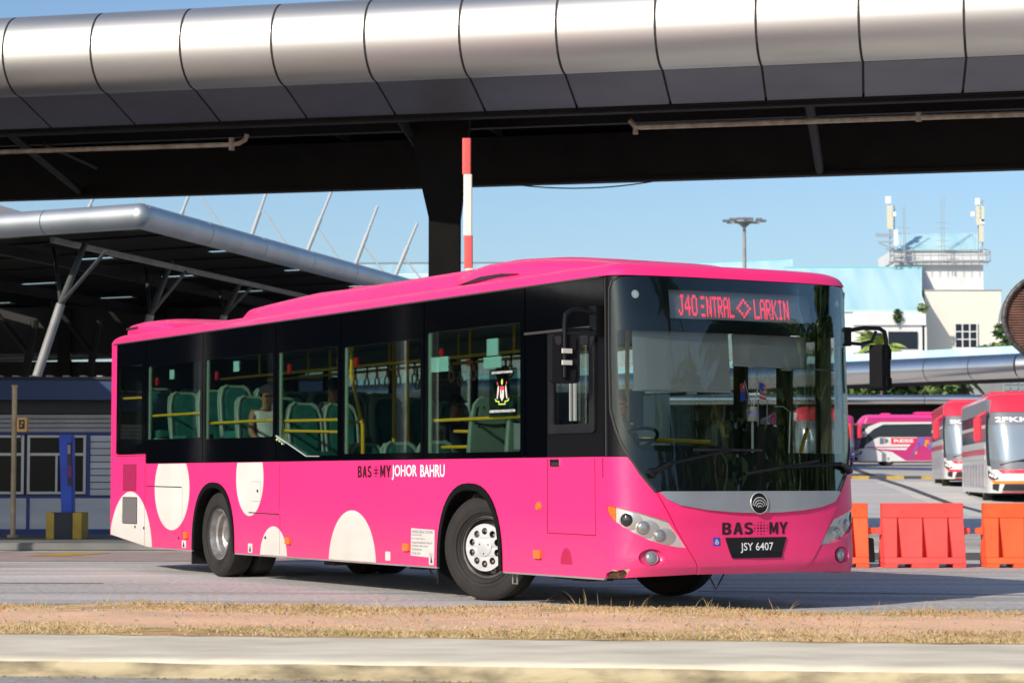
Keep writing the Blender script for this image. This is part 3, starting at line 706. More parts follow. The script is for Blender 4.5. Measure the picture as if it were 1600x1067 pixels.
# side lettering
def dots_logo(b, cx, cz, sx, sz, mp, w, r0=.016):
    for i, n_ in enumerate((2, 4, 4, 2) if sx < sz * 1.2 else (2, 4, 4, 2)):
        for k in range(n_):
            x = cx + (k - (n_ - 1) / 2) * sx / 4; z = cz + (1.5 - i) * sz / 4
            r = r0 * (1.0 if 0 < i < 3 and 0 < k < n_ - 1 else .6)
            b.prism(ell(x, z, r * .8, r * .8, 8), None, mp, w, w + .001)
b = mb()
block_text(b, 'BAS', -5.18, -4.86, 1.165, 1.285, RS, .0045); block_text(b, 'MY', -4.67, -4.43, 1.168, 1.29, RS, .0045)
dots_logo(b, -4.765, 1.225, .13, .125, RS, .0035, .017)
b.build('lettering_bas_my', 'lettering_black', bus, fix=False)
b = mb(); add_text(b, 'JOHOR', -4.41, -3.87, 1.14, 1.29, RS, .0045, .02)
b.build('lettering_johor', 'lettering_white', bus, fix=False)
b = mb(); add_text(b, 'BAHRU', -3.80, -3.30, 1.168, 1.29, RS, .0045, .02)
b.build('lettering_bahru', 'lettering_white', bus, fix=False)

# ---- front fascia panels (s = distance round the front, z)
GL = [(1.225, 1.34), (1.12, 1.20), (.99, 1.042)]       # glass border going down
seamL = [(-.988, 1.042), (-.90, .88), (-.815, .73), (-.709, .56), (-.613, .401), (-.588, .335)]
def bul(s, z): return .016 + .012 * max(0, 1 - abs(z - .95) / .2) - (.02 * max(0, 1 - abs(z - .80) / .06) if abs(s) < .8 else 0) * 0
bar = [(-.965, 1.041), (-.901, .976), (-.786, .925), (-.533, .885), (-.25, .863), (.0, .855), (.25, .860), (.50, .876), (.72, .905), (.887, .95), (.963, 1.035), (.93, 1.045), (-.93, 1.045)]
plate = [(-.335, .645), (-.275, .468), (.25, .468), (.315, .645)]
cp = [(-.605, .333)] + [(s + .004, z) for s, z in seamL[::-1][1:]] + [(.984, 1.042), (.80, .73), (.667, .56), (.55, .42), (.42, .333)]
cpl = [(-.585, .333), (-.609, .401), (-.705, .56), (-.811, .73), (-.896, .88), (-.982, 1.036), (.982, 1.036), (.896, .88), (.811, .73), (.705, .56), (.60, .43), (.42, .333)]
mb_ = mb(); patch(mb_, cpl, 0, .03, offn=bul, ds=.08, dz=.08); mb_.build('front_panel', 'pink', bus, smooth=True, ang=30)
def hlpoly(sg):
    p = [(-1.477, .925), (-1.35, .912), (-1.12, .858), (-.892, .791), (-.80, .68), (-.717, .562), (-.80, .570), (-.93, .592), (-1.06, .632), (-1.18, .69), (-1.29, .748), (-1.40, .81), (-1.45, .86)]
    return p if sg < 0 else mirror(p)
for sg in (-1, 1):
    dm = [(-1.49, .302), (-1.47, .345), (-1.42, .36), (-1.38, .382), (-1.33, .372), (-1.28, .380), (-1.215, .388), (-1.235, .345), (-1.25, .31)] if sg < 0 else []
    ol = [(-1.512, .302)] + dm + [(-1.12, .318), (-.595, .335)] + [(s - .005, z) for s, z in seamL[::-1][1:]] + [(-.994, 1.042), (-1.12, 1.198), (-1.228, 1.338), (-1.513, 1.338)]
    if sg > 0: ol = mirror([(-1.512, .302), (-1.12, .318), (-.80, .33), (-.43, .335), (-.55, .42), (-.61, .432), (-.71, .56), (-.82, .73), (-.901, .88)] + ol[ol.index((-.994, 1.042)):])
    fogc = (-1.04, .482) if sg < 0 else (1.0, .475)
    fog_h = ell(fogc[0], fogc[1], .115, .075, 20)
    b = mb(); patch(b, ol, .008, .03, holes=[hlpoly(sg), fog_h], ds=.08, dz=.12)
    b.build('corner_panel', 'pink', bus, smooth=True, ang=30)
    # headlight
    b = mb(); patch(b, hlpoly(sg), -.012, .01, ds=.06, dz=.06)
    hl = b.build('headlight', 'headlamp_silver', bus, smooth=True, ang=30)
    for i, (cs, cz, r) in enumerate(((-1.256, .802, .050), (-1.105, .735, .052), (-.955, .668, .048))):
        cs *= -sg; cs = -cs if False else cs
        cs = abs(cs) * sg
        def mpc(a, c, h, cs=cs, cz=cz): return fp(cs + a, cz + c, -.012 + h)
        dx = .05 * -sg
        mb().lathe([(.001, .0035), (.10, .0030), (.104, .0015), (.106, -.001)], lambda a, c, h, cs=cs, cz=cz: fp(cs - .035 * sg + a * 1.05, cz - .012 + c * .72, -.012 + h), 24).build('reflector', mat('reflector_silver', (.6, .58, .54), .3, .6), hl, smooth=True)
        mb().lathe([(0, .020), (r * .5, .019), (r * .8, .014), (r * .98, .006), (r * 1.05, .010), (r * 1.12, .006), (r * 1.15, .003)], mpc, 24).build('lamp', 'lens_dark' if i == 0 else 'lens', hl, smooth=True)
    # amber corner
    am = clip(hlpoly(-1), 1, 0, -1.365)
    if sg > 0: am = mirror(am)
    b = mb(); patch(b, am, -.004, .008, ds=.05, dz=.05); b.build('indicator', 'amber', hl, smooth=True)
    # fog lamp set in a scooped recess
    fo = mb().lathe([(.115, .009), (.112, .0), (.095, -.022), (.07, -.035), (.0, -.04)], lambda a, c, h: fp(fogc[0] + a, fogc[1] + c * .66, h), 24).build('fog_recess', 'pink', bus, smooth=True)
    mb().lathe([(0, .012), (.03, .010), (.046, .002), (.05, -.004), (.058, .0), (.06, -.02)], lambda a, c, h: fp(fogc[0] + a, fogc[1] + c, -.005 + h), 20).build('fog_lamp', 'lens', bus, smooth=True)
# torn bumper corner
b = mb(); patch(b, [(-1.51, .303), (-1.47, .36), (-1.38, .39), (-1.22, .392), (-1.23, .305)], -.018, .01, ds=.03, dz=.02, offn=lambda s, z: -.018 + .012 * sin(s * 90) * cos(z * 130))
dmg = b.build('bumper_damage', 'rust', bus)
b = mb()
patch(b, [(-1.50, .303), (-1.49, .345), (-1.478, .345), (-1.488, .303)], .006, .02); patch(b, [(-1.42, .362), (-1.38, .385), (-1.33, .373), (-1.335, .362), (-1.38, .370)], .004, .02); patch(b, [(-1.28, .382), (-1.215, .389), (-1.235, .345), (-1.248, .365)], .004, .02)
b.build('torn_edge', 'filler', bus)
# dark backing behind the fascia so that seams read dark
b = mb(); patch(b, [(-1.5, .34), (1.5, .34), (1.5, 1.3), (-1.5, 1.3)], -.05, .01, ds=.12, dz=.3); b.build('fascia_backing', 'black_pl', bus)
# silver bar, emblem, plate
b = mb(); patch(b, bar, .04, .02, ds=.1, dz=.2); gb = b.build('grille_bar', 'silver', bus, smooth=True, ang=30, bevel=0)
b = mb().lathe([(0, .050), (.086, .050), (.088, .047)], lambda a, c, h: fp(.01 + a, .94 + c, h), 36); eb = b.build('emblem', 'plate', bus)
b = mb().lathe([(.087, .046), (.089, .053), (.093, .053), (.096, .046)], lambda a, c, h: fp(.01 + a, .94 + c, h), 40); b.build('emblem_ring', 'headlamp_silver', eb, smooth=True)
b = mb()
for r, zz in ((.074, -.02), (.056, -.026), (.038, -.032), (.02, -.038)):
    ao = [(.01 + r * cos(t), .94 + zz + r * sin(t)) for t in [pi * i / 20 for i in range(21)]]
    th = .009 if r > .03 else .012
    ai = [(.01 + (r - th * sin(t)) * cos(t), .94 + zz + (r - th * sin(t)) * sin(t)) for t in [pi * i / 20 for i in range(21)]]
    b.prism(ao + ai[::-1][1:-1], None, lambda u, v, w: fp(u, v, w), .049, .056)
b.build('emblem_arcs', 'headlamp_silver', eb)
b = mb(); patch(b, plate, .028, .012, ds=.05, dz=.04); pf = b.build('number_plate', 'plate', bus, bevel=.003)
b = mb(); add_text(b, 'JSY 6407', -.185, .165, .512, .600, lambda u, v, w: fp(u, v, w), .031, .008); b.build('plate_text', 'lettering_white', pf, fix=False)
b = mb(); FM = lambda u, v, w: fp(u, v, w)
block_text(b, 'BAS', -.365, -.035, .672, .775, FM, .0205); block_text(b, 'MY', .135, .335, .672, .775, FM, .0205)
for i, row in enumerate(((0, .5, .7, .5, 0), (.6, .8, 1, .8, .6), (.8, 1.0, 1.2, 1, .8), (.6, .9, 1, .9, .6), (0, .5, .7, .5, 0))):
    for k, q in enumerate(row):
        if q: b.prism(ell(.045 + (k - 2) * .034, .724 + (2 - i) * .0255, .0078 * q, .0082 * q, 8), None, FM, .019, .0205)
b.build('lettering_bas_my', 'lettering_black', bus, fix=False)
b = mb(); patch(b, rrect(-.458, -.388, .578, .648, .004), .019, .003); bs_ = b.build('wheelchair_sticker', 'blue_sticker', bus)
b = mb()
b.prism(ell(-.423, .622, .012, .012, 12), ell(-.423, .622, .006, .006, 12) and [ell(-.423, .622, .006, .006, 12)], FM, .02, .0215)
b.prism(ell(-.423, .603, .022, .016, 16), [ell(-.423, .603, .014, .009, 16)], FM, .02, .0215); b.prism(rrect(-.427, -.419, .588, .618, .001), None, FM, .02, .0216)
b.build('sticker_symbol', 'sticker_white', bs_)

# ---- windscreen
gtop = 2.895
glassL = [(-1.04, gtop), (-1.23, gtop - .01), (-1.33, gtop - .05), (-1.375, 2.78), (-1.39, 2.6), (-1.398, 2.2), (-1.392, 1.74), (-1.336, 1.58), (-1.256, 1.41), (-1.12, 1.20), (-.99, 1.045)]
gl = glassL + [(-s, z) for s, z in glassL[::-1]]
ws = mb(); patch(ws, gl, .004, .006, ds=.05, dz=.25); wsc = ws.build('windscreen', 'wind_glass', bus, smooth=True, ang=30)
# black print behind the glass: border, header with display opening, lower apron
def inset_border():
    outer = [(s * .999, z) for s, z in gl]
    hole = [(-1.30, 2.42), (-1.305, 2.2), (-1.30, 1.75), (-1.25, 1.60), (-1.15, 1.44), (-1.09, 1.385), (1.09, 1.375), (1.15, 1.44), (1.30, 1.60), (1.335, 1.75), (1.34, 2.2), (1.335, 2.42)]
    led = rrect(-.775, .775, 2.535, 2.785, .01)
    return outer, [hole, led]
o_, h_ = inset_border()
b = mb(); patch(b, o_, -.006, .008, holes=h_, ds=.06, dz=.3); b.build('black_border', 'black_sat', wsc, smooth=True, ang=30)
# pillar trims beyond the glass
for sg in (-1, 1):
    p = [(-1.515, 1.342)] + [(-1.225, 1.342), (-1.25, 1.405), (-1.33, 1.575), (-1.388, 1.735), (-1.396, 2.2), (-1.388, 2.6), (-1.372, 2.79), (-1.328, 2.852), (-1.23, 2.892), (-1.515, 2.892)]
    if sg > 0: p = mirror(p)
    b = mb(); patch(b, p, -.002, .03, ds=.05, dz=.3); b.build('corner_post', 'black_sat', bus, smooth=True, ang=30)
    q = [(-1.00, 1.03), (-1.128, 1.188), (-1.262, 1.402), (-1.343, 1.575), (-1.402, 1.735), (-1.41, 2.2), (-1.402, 2.6), (-1.388, 2.79), (-1.35, 2.85), (-1.33, 2.85), (-1.374, 2.78), (-1.388, 2.6), (-1.394, 2.2), (-1.388, 1.745), (-1.33, 1.59), (-1.25, 1.415), (-1.115, 1.205), (-.985, 1.047)]
    if sg > 0: q = mirror(q)
    b = mb(); patch(b, q, .014, .03, ds=.05, dz=.3); b.build('windscreen_rubber', 'seal', bus, smooth=True)
b = mb(); patch(b, [(-1.478, 1.345), (-1.462, 1.345), (-1.462, 2.88), (-1.478, 2.88)], .010, .014); b.build('pillar_bead', 'seal', bus)
# blinds
b = mb(); patch(b, [(1.40, 1.36), (1.512, 1.36), (1.512, 2.84), (1.40, 2.84)], -.036, .01, ds=.04, dz=.4); b.build('pillar_lining', 'cream', bus, smooth=True)
b = mb().tube([fp(1.44, 2.0, -.06), fp(1.44, 1.86, -.07), fp(1.43, 1.80, -.06)], .012, 6); b.build('pillar_clip', 'black_pl', bus)
BL = mb(); patch(BL, [(-1.135, 1.915), (-.14, 1.912), (-.14, 2.42), (-1.135, 2.42)], -.07, .004, ds=.2, dz=.3); bl = BL.build('roller_blind', 'blind', bus)
b = mb(); add_text(b, 'YUTONG', -.375, -.755 - .02, 1.985, 2.045, FM, -.066, .02)
for r in (.12, .09, .06):
    ao = [(-.57 + r * cos(t), 2.10 + r * .8 * sin(t)) for t in [pi * i / 16 for i in range(17)]]; ai = [(-.57 + (r - .018) * cos(t), 2.10 + (r - .018) * .8 * sin(t)) for t in [pi * i / 16 for i in range(17)]]
    b.prism(ao + ai[::-1], None, FM, -.067, -.066)
b.build('blind_print', 'blind_print', bl, fix=False)
b = mb().tube([fp(-1.15, 1.91, -.07), fp(-.6, 1.908, -.07), fp(-.13, 1.905, -.07)], .009, 6); b.build('blind_rod', 'alu', bl)
BL = mb(); patch(BL, [(-.10, 2.145), (.74, 2.14), (.74, 2.42), (-.10, 2.42)], -.07, .004, ds=.2, dz=.3); bl = BL.build('roller_blind', 'blind', bus)
b = mb().tube([fp(-.11, 2.143, -.07), fp(.4, 2.138, -.07), fp(1.14, 2.13, -.07)], .008, 6); b.build('blind_rod', 'alu', bl)
for s_ in (-.56, .48): mb().box(-.03, .03, -.04, .04, -.02, .01).build('blind_handle', 'gal', bus, loc=None).location = fp(s_, 1.90 if s_ < 0 else 2.13, -.07)
# destination display
b = mb(); patch(b, rrect(-.79, .79, 2.52, 2.80, .01), -.05, .05, ds=.2, dz=.4); db = b.build('destination_display', 'led_back', bus)
FONT = {'J': ['00111', '00010', '00010', '00010', '00010', '10010', '01100'], '4': ['00010', '00110', '01010', '10010', '11111', '00010', '00010'], '0': ['01110', '10001', '10001', '10001', '10001', '10001', '01110'],
        'E': ['11110', '00000', '00000', '11100', '00000', '00000', '11110'], 'N': ['10001', '11001', '11001', '10101', '10011', '10011', '10001'], 'T': ['11111', '00100', '00100', '00100', '00100', '00100', '00100'],
        'R': ['11110', '10001', '10001', '11110', '10100', '10010', '10001'], 'A': ['01110', '10001', '10001', '11111', '10001', '10001', '10001'], 'L': ['10000', '10000', '10000', '10000', '10000', '10000', '11111'],
        'K': ['10001', '10010', '10100', '11000', '10100', '10010', '10001'], 'I': ['01110', '00100', '00100', '00100', '00100', '00100', '01110'],
        '<': ['0001000', '0010100', '0100010', '1000001', '0100010', '0010100', '0001000']}
leds = mb()
def led_text(t, s0, s1, z0, z1):
    cols = sum(len(FONT[c][0]) + 1 for c in t) - 1; dx = (s1 - s0) / cols; x = s0; dz = (z1 - z0) / 14
    for c in t:
        G = FONT[c]
        for i, row in enumerate(G):
            for k, q in enumerate(row):
                if q == '1':
                    for j in (0, 1):
                        cx = x + (k + .5) * dx; cz = z1 - (2 * i + j + .5) * dz
                        hx = dx * .46; hz = dz * .40
                        leds.add([fp(cx - hx, cz - hz, -.046), fp(cx + hx, cz - hz, -.046), fp(cx + hx, cz + hz, -.046), fp(cx - hx, cz + hz, -.046)], [(0, 1, 2, 3)])
        x += (len(G[0]) + 1) * dx
led_text('J40', -.66, -.465, 2.565, 2.748); led_text('ENTRAL', -.425, -.075, 2.56, 2.742); led_text('<', -.045, .11, 2.565, 2.735); led_text('LARKIN', .145, .53, 2.56, 2.738)
leds.build('display_text', 'led', db, fix=False)
for s_ in (-1.10, 1.135): mb().lathe([(0, .02), (.035, .015), (.05, 0)], lambda a, c, h: fp(s_ + a, 2.735 + c, h - .02), 14).build('clearance_lamp', 'lamp_white', bus, smooth=True)
# wipers
def wiper(piv, elbow, tip0, tip1):
    b = mb(); b.tube([fp(*piv, .03), fp(*elbow, .055)], [.028, .022], 8); b.tube([fp(*elbow, .055), fp((tip0[0] + tip1[0]) / 2, (tip0[1] + tip1[1]) / 2, .045)], [.017, .009], 8)
    b.lathe([(0, .06), (.035, .055), (.045, .02), (.045, 0)], lambda a, c, h: fp(piv[0] + a, piv[1] + c, h), 12)
    w_ = b.build('wiper', 'black_sat', bus)
    mb().beam(fp(*tip0, .022), fp(*tip1, .022), .012, .022).build('wiper_blade', 'black_pl', w_)
wiper((-1.02, 1.20), (-.86, 1.285), (-.62, 1.40), (.10, 1.40)); wiper((1.14, 1.235), (.97, 1.285), (-.09, 1.195), (.73, 1.31))
# stickers near the left pillar
b = mb(); patch(b, rrect(1.17, 1.26, 1.58, 1.73, .004), -.0065, .002); patch(b, rrect(1.265, 1.32, 1.56, 1.74, .004), -.0065, .002); b.build('permit_sticker', 'sticker_white', wsc)
b = mb(); patch(b, rrect(1.17, 1.31, 1.39, 1.555, .004), -.0045, .001); b.build('permit_sticker', 'sticker_cyan', wsc)
b = mb()
for s_, z_ in ((1.215, 1.69), (1.215, 1.625)):
    for k in range(3): b.prism(rrect(s_ - .03, s_ + .03 - .01 * k, z_ - .02 + k * .014, z_ - .014 + k * .014, .001), None, FM, -.0058, -.0052)
b.prism(rrect(1.13, 1.15, 1.45, 1.475, .001), None, FM, -.0038, -.003)
for z_ in (1.41, 1.49, 1.52): b.prism(rrect(1.16, 1.22, z_, z_ + .006, .001), None, FM, -.0038, -.003)
b.build('permit_print', 'ink_grey', wsc)

# ---- mirrors
mr_ = mb().tube([(-.50, -1.30, 2.575), (-.53, -1.45, 2.60), (-.54, -1.54, 2.60), (-.55, -1.60, 2.56), (-.55, -1.61, 2.48), (-.55, -1.61, 2.02)], .021, 10)
mr_.tube([(-.50, -1.30, 2.44), (-.54, -1.59, 2.43)], .014, 8)
mr_.box(-.55, -.44, -1.36, -1.27, 2.38, 2.64); mr_ = mr_.build('mirror_arm', 'black_sat', bus, smooth=True)
def mirror_head(cx, cy, cz, w_, h_, d_, yaw, parent):
    c, s_ = cos(yaw), sin(yaw)
    def mp(u, v, w): return Vector((cx + c * w - s_ * u, cy + s_ * w + c * u, cz + v))   # w along facing(+x rotated)
    o = mb().prism(rrect(-w_ / 2, w_ / 2, -h_ / 2, h_ / 2, .04), None, mp, -d_ / 2, d_ / 2).build('mirror_head', 'mirror_shell', parent, bevel=.015)
    mb().prism(rrect(-w_ / 2 + .02, w_ / 2 - .02, -h_ / 2 + .02, h_ / 2 - .02, .03), None, mp, -d_ / 2 - .004, -d_ / 2 - .001).build('mirror_face', 'mirror_glass', parent)
    b = mb()
    for u in (-.01, .075): b.prism(rrect(u - .012, u + .012, h_ * .18, h_ * .42, .005), None, mp, d_ / 2, d_ / 2 + .012); b.prism(rrect(u - .012, u + .012, -h_ * .42, -h_ * .22, .005), None, mp, d_ / 2, d_ / 2 + .012)
    b.build('mirror_rib', 'mirror_shell', parent)
    return mp
mp = mirror_head(-.60, -1.585, 2.18, .26, .42, .09, R(-8), bus)
for z in (2.145, 2.245): mb().box(-.535, -.515, -1.65, -1.555, z - .02, z + .02).build('mirror_clamp', 'sticker_white', bus)
b = mb().prism([(-.11, .19), (-.05, .195), (-.045, .14), (-.07, .11), (-.10, .13)], None, mp, .045, .050); b.build('mirror_hole', 'ink', bus)
ml = mb().box(-.40, -.30, 1.22, 1.31, 2.36, 2.53)
ml.tube([(-.34, 1.29, 2.50), (-.30, 1.45, 2.53), (-.28, 1.62, 2.53), (-.28, 1.68, 2.50), (-.28, 1.70, 2.42), (-.28, 1.70, 2.02)], .02, 10)
ml.tube([(-.34, 1.29, 2.39), (-.30, 1.42, 2.38), (-.28, 1.53, 2.41), (-.28, 1.58, 2.50)], .016, 8); ml.build('mirror_arm', 'black_sat', bus, smooth=True)
mirror_head(-.30, 1.64, 2.17, .18, .42, .13, R(25), bus)

# ---- wheels (built round the origin: outer face towards -Y)
M['rim_dark'] = mat('rim_grimy', (0.11, 0.10, 0.095), 0.55, 0.4, base2=(0.04, 0.035, 0.03), scale=6)
def make_wheel(kind):
    T = mb()
    MPW = lambda a, c, h: Vector((a, -h, c))
    T.lathe([(.285, -.24), (.33, -.26), (.42, -.265), (.475, -.25), (.497, -.21), (.502, -.12), (.502, -.02), (.497, .0), (.475, .022), (.43, .034), (.36, .034), (.318, .02), (.30, .004), (.285, -.02)], MPW, 56)
    t = T.build('wheel', 'tyre', None, smooth=True, ang=28)
    g = mb()
    for r in (.462, .375, .335): g.lathe([(r - .004, .0335 if r < .45 else .026), (r, .0375 if r < .45 else .029), (r + .004, .033 if r < .45 else .023)], MPW, 56)
    for y in (-.06, -.12, -.18): g.lathe([(.5035, y - .008), (.5035, y + .008)], MPW, 56)
    g.build('tyre_ridge', 'chassis', t, smooth=True)
    if kind == 'front':
        Rm = mb().lathe([(.288, .010), (.297, .006), (.29, -.005), (.272, -.01), (.262, -.03), (.255, -.10), (.2, -.11), (.0, -.10)], MPW, 48); Rm.build('rim', 'rim_dark', t, smooth=True)
        hs = [[(.155 * cos(2 * pi * (k + .5) / 10) + .034 * cos(q), .155 * sin(2 * pi * (k + .5) / 10) + .034 * sin(q)) for q in [2 * pi * j / 14 for j in range(14)]] for k in range(10)]
        H = mb(); 
        def MPH(u, v, w): r = math.hypot(u, v); return Vector((u, -(w + .035 - .10 * r * r * 2.0), v))
        H.prism(ell(0, 0, .224, .224, 60), hs, MPH, -.012, .0)
        h = H.build('hubcap', 'hub', t, smooth=True, ang=30)
        mb().lathe([(.0, .044), (.07, .043), (.082, .038), (.088, .028)], MPW, 32).build('hub_centre', 'hub', h, smooth=True)
        b = mb()
        for k in range(3):
            a = 2 * pi * k / 3 + .5; b.lathe([(0, .048), (.007, .048), (.008, .04)], lambda x_, y_, h_: MPW(.058 * cos(a) + x_, .058 * sin(a) + y_, h_), 8)
        b.build('hub_bolt', 'ink', h)
        b = mb()
        for k in range(10):
            a = 2 * pi * (k + .5) / 10 - .06; b.lathe([(0, .012), (.012, .012), (.016, .004), (.017, -.10)], lambda x_, y_, h_: MPW(.155 * cos(a) + x_, .155 * sin(a) + y_, h_), 8)
        b.build('wheel_nut', 'rust_hub', h)
    else:
        Rm = mb().lathe([(.288, .012), (.30, .008), (.294, -.004), (.275, -.008), (.268, -.03), (.262, -.06), (.235, -.075), (.228, -.13), (.20, -.155), (.19, -.17), (.11, -.175), (.10, -.10), (.085, -.08), (.0, -.078)], MPW, 48); rm = Rm.build('rim', 'rim', t, smooth=True)
        b = mb()
        for k in range(10):
            a = 2 * pi * k / 10; b.lathe([(0, -.13), (.012, -.13), (.015, -.17)], lambda x_, y_, h_: MPW(.145 * cos(a) + x_, .145 * sin(a) + y_, h_), 8)
        b.build('wheel_nut', 'rust_hub', rm)
        b = mb().lathe([(.285, -.56), (.42, -.57), (.495, -.54), (.502, -.45), (.497, -.34), (.45, -.31), (.36, -.31), (.28, -.33)], MPW, 48); b.build('inner_tyre', 'tyre', t, smooth=True)
    return t
def put_wheel(w_, x, y, rz, first=False):
    if first: o = w_
    else:
        def cp_(o, par):
            c = o.copy(); COL.objects.link(c); c.parent = par
            for ch in o.children: cp_(ch, c)
            return c
        o = cp_(w_, None)
    o.parent = bus; o.location = (x, y, .502); o.rotation_euler = (0, 0, rz); return o
wf = make_wheel('front'); wr = make_wheel('rear')
put_wheel(wf, -2.80, -1.10, R(24), True); put_wheel(wf, -2.80, 1.10, pi + R(22))
put_wheel(wr, -9.02, -1.17, 0, True); put_wheel(wr, -9.02, 1.17, pi)
# ------------------------------------------------------------------ bus interior
for q in ((-7.3, -3.5, -1.2, 1.2), (-3.49, -2.16, -.5, .5), (-2.15, -.45, -1.2, 1.2)): box('floor_pan', 'floor_int', bus, *q, .41, .44)
box('rear_floor', 'floor_int', bus, -12.2, -7.32, -1.2, 1.2, 1.12, 1.18)
b = mb().box(-12.2, -.5, -1.2, 1.2, 2.74, 2.78); b.build('ceiling_panel', 'interior', bus)
b = mb()
b.box(-11.9, -1.9, .95, 1.2, 2.56, 2.73); b.box(-11.9, -1.9, -1.2, -1.0, 2.60, 2.73)
b.build('air_duct', 'interior', bus)
b = mb(); b.box(-12.28, -12.2, -1.2, 1.2, .9, 2.8); b.build('rear_bulkhead', 'interior_dark', bus)
for x0, x1 in ((-3.6, -2.05), (-9.8, -8.2)):
    for y0, y1 in ((-1.2, -.6), (.6, 1.2)): box('wheel_box', 'interior_dark', bus, x0, x1, y0, y1, 1.105, 1.17)
# inner side walls below the windows
b = mb()
b.box(-12.1, -.5, -HW + .035, -HW + .055, 1.12, 1.36); b.box(-12.1, -1.95, HW - .055, HW - .035, 1.12, 1.36)
b.build('inner_wall', 'interior', bus)
# front nearside door (two glazed leaves) and frame
b = mb()
for x in (-1.93, -1.22, -.62): b.box(x - .05, x + .05, HW - .08, HW + .002, .35, 2.62)
b.box(-1.93, -.57, HW - .08, HW + .002, 2.5, 2.88)
b.build('door_frame', 'black_sat', bus)
for x0, x1 in ((-1.87, -1.28), (-1.16, -.68)):
    d = mb().prism(rrect(x0, x1, .42, 2.48, .02), [rrect(x0 + .05, x1 - .05, .55, 2.42, .02)], LS, -.05, -.02).build('entrance_door', 'black_sat', bus)
    mb().prism(rrect(x0 + .05, x1 - .05, .55, 2.42, .02), None, LS, -.04, -.035).build('pane', 'clear', d)
    r = mb().tube([(x0 + .1, HW - .12, 1.0), (x1 - .08, HW - .12, 1.62)], .018, 8).build('door_rail', 'yellow_rail', d)
b = mb().box(-.60, -.50, HW - .09, HW - .04, 1.35, 2.5); b.build('pillar_lining', 'cream', bus)
# dashboard, steering wheel, fare box, driver's seat
b = mb(); patch(b, [(-1.25, 1.0), (1.05, 1.0), (1.05, 1.34), (-1.25, 1.36)], -.10, .02, ds=.15, dz=.4)
b.build('dashboard_front', 'black_pl', bus)
db_ = mb()
for i in range(12):
    pass
V_ = []
outl = [fp(s_, 1.2, -.1) for s_ in [-1.3 + 2.3 * i / 16 for i in range(17)]]
top = [(p.x, p.y) for p in outl] + [(-.75, .75), (-.75, .1), (-.95, -.1), (-.95, -1.1)]
db_.prism(top, None, lambda u, v, w: Vector((u, v, w)), 1.28, 1.34); db_.prism([(-.30, -1.05), (-.85, -1.05), (-.9, -.3), (-.55, -.1), (-.3, -.2)], None, lambda u, v, w: Vector((u, v, w)), 1.34, 1.44)
db_.build('dashboard', 'black_pl', bus, bevel=.01)
b = mb(); cx, cy, cz = -.98, -.62, 1.50
b.tube([(cx + .22 * cos(t) * .88, cy + .22 * sin(t), cz + .22 * cos(t) * .45) for t in [2 * pi * i / 24 for i in range(25)]], .016, 8, cap=False)
b.tube([(cx, cy - .2, cz), (cx, cy + .2, cz)], .014, 6); b.tube([(cx, cy, cz), (cx + .12, cy, cz - .25)], .03, 8); b.build('steering_wheel', 'black_pl', bus, smooth=True)
b = mb().box(-.62, -.42, .36, .58, 1.28, 1.62); b.box(-.6, -.45, .39, .55, 1.62, 1.64); fb = b.build('fare_box', 'black_pl', bus, bevel=.012)
mb().tube([(-.5, .40, 1.62), (-.5, .40, 1.86), (-.5, .50, 1.86), (-.5, .50, 1.62)], .006, 6).build('ticket_frame', 'alu', fb)
mb().tube([(-.42, .56, 1.30), (-.42, .68, 1.30), (-.42, .70, 1.75), (-.42, .62, 1.80), (-.42, .52, 1.80)], .007, 6).build('bracket', 'alu', fb)
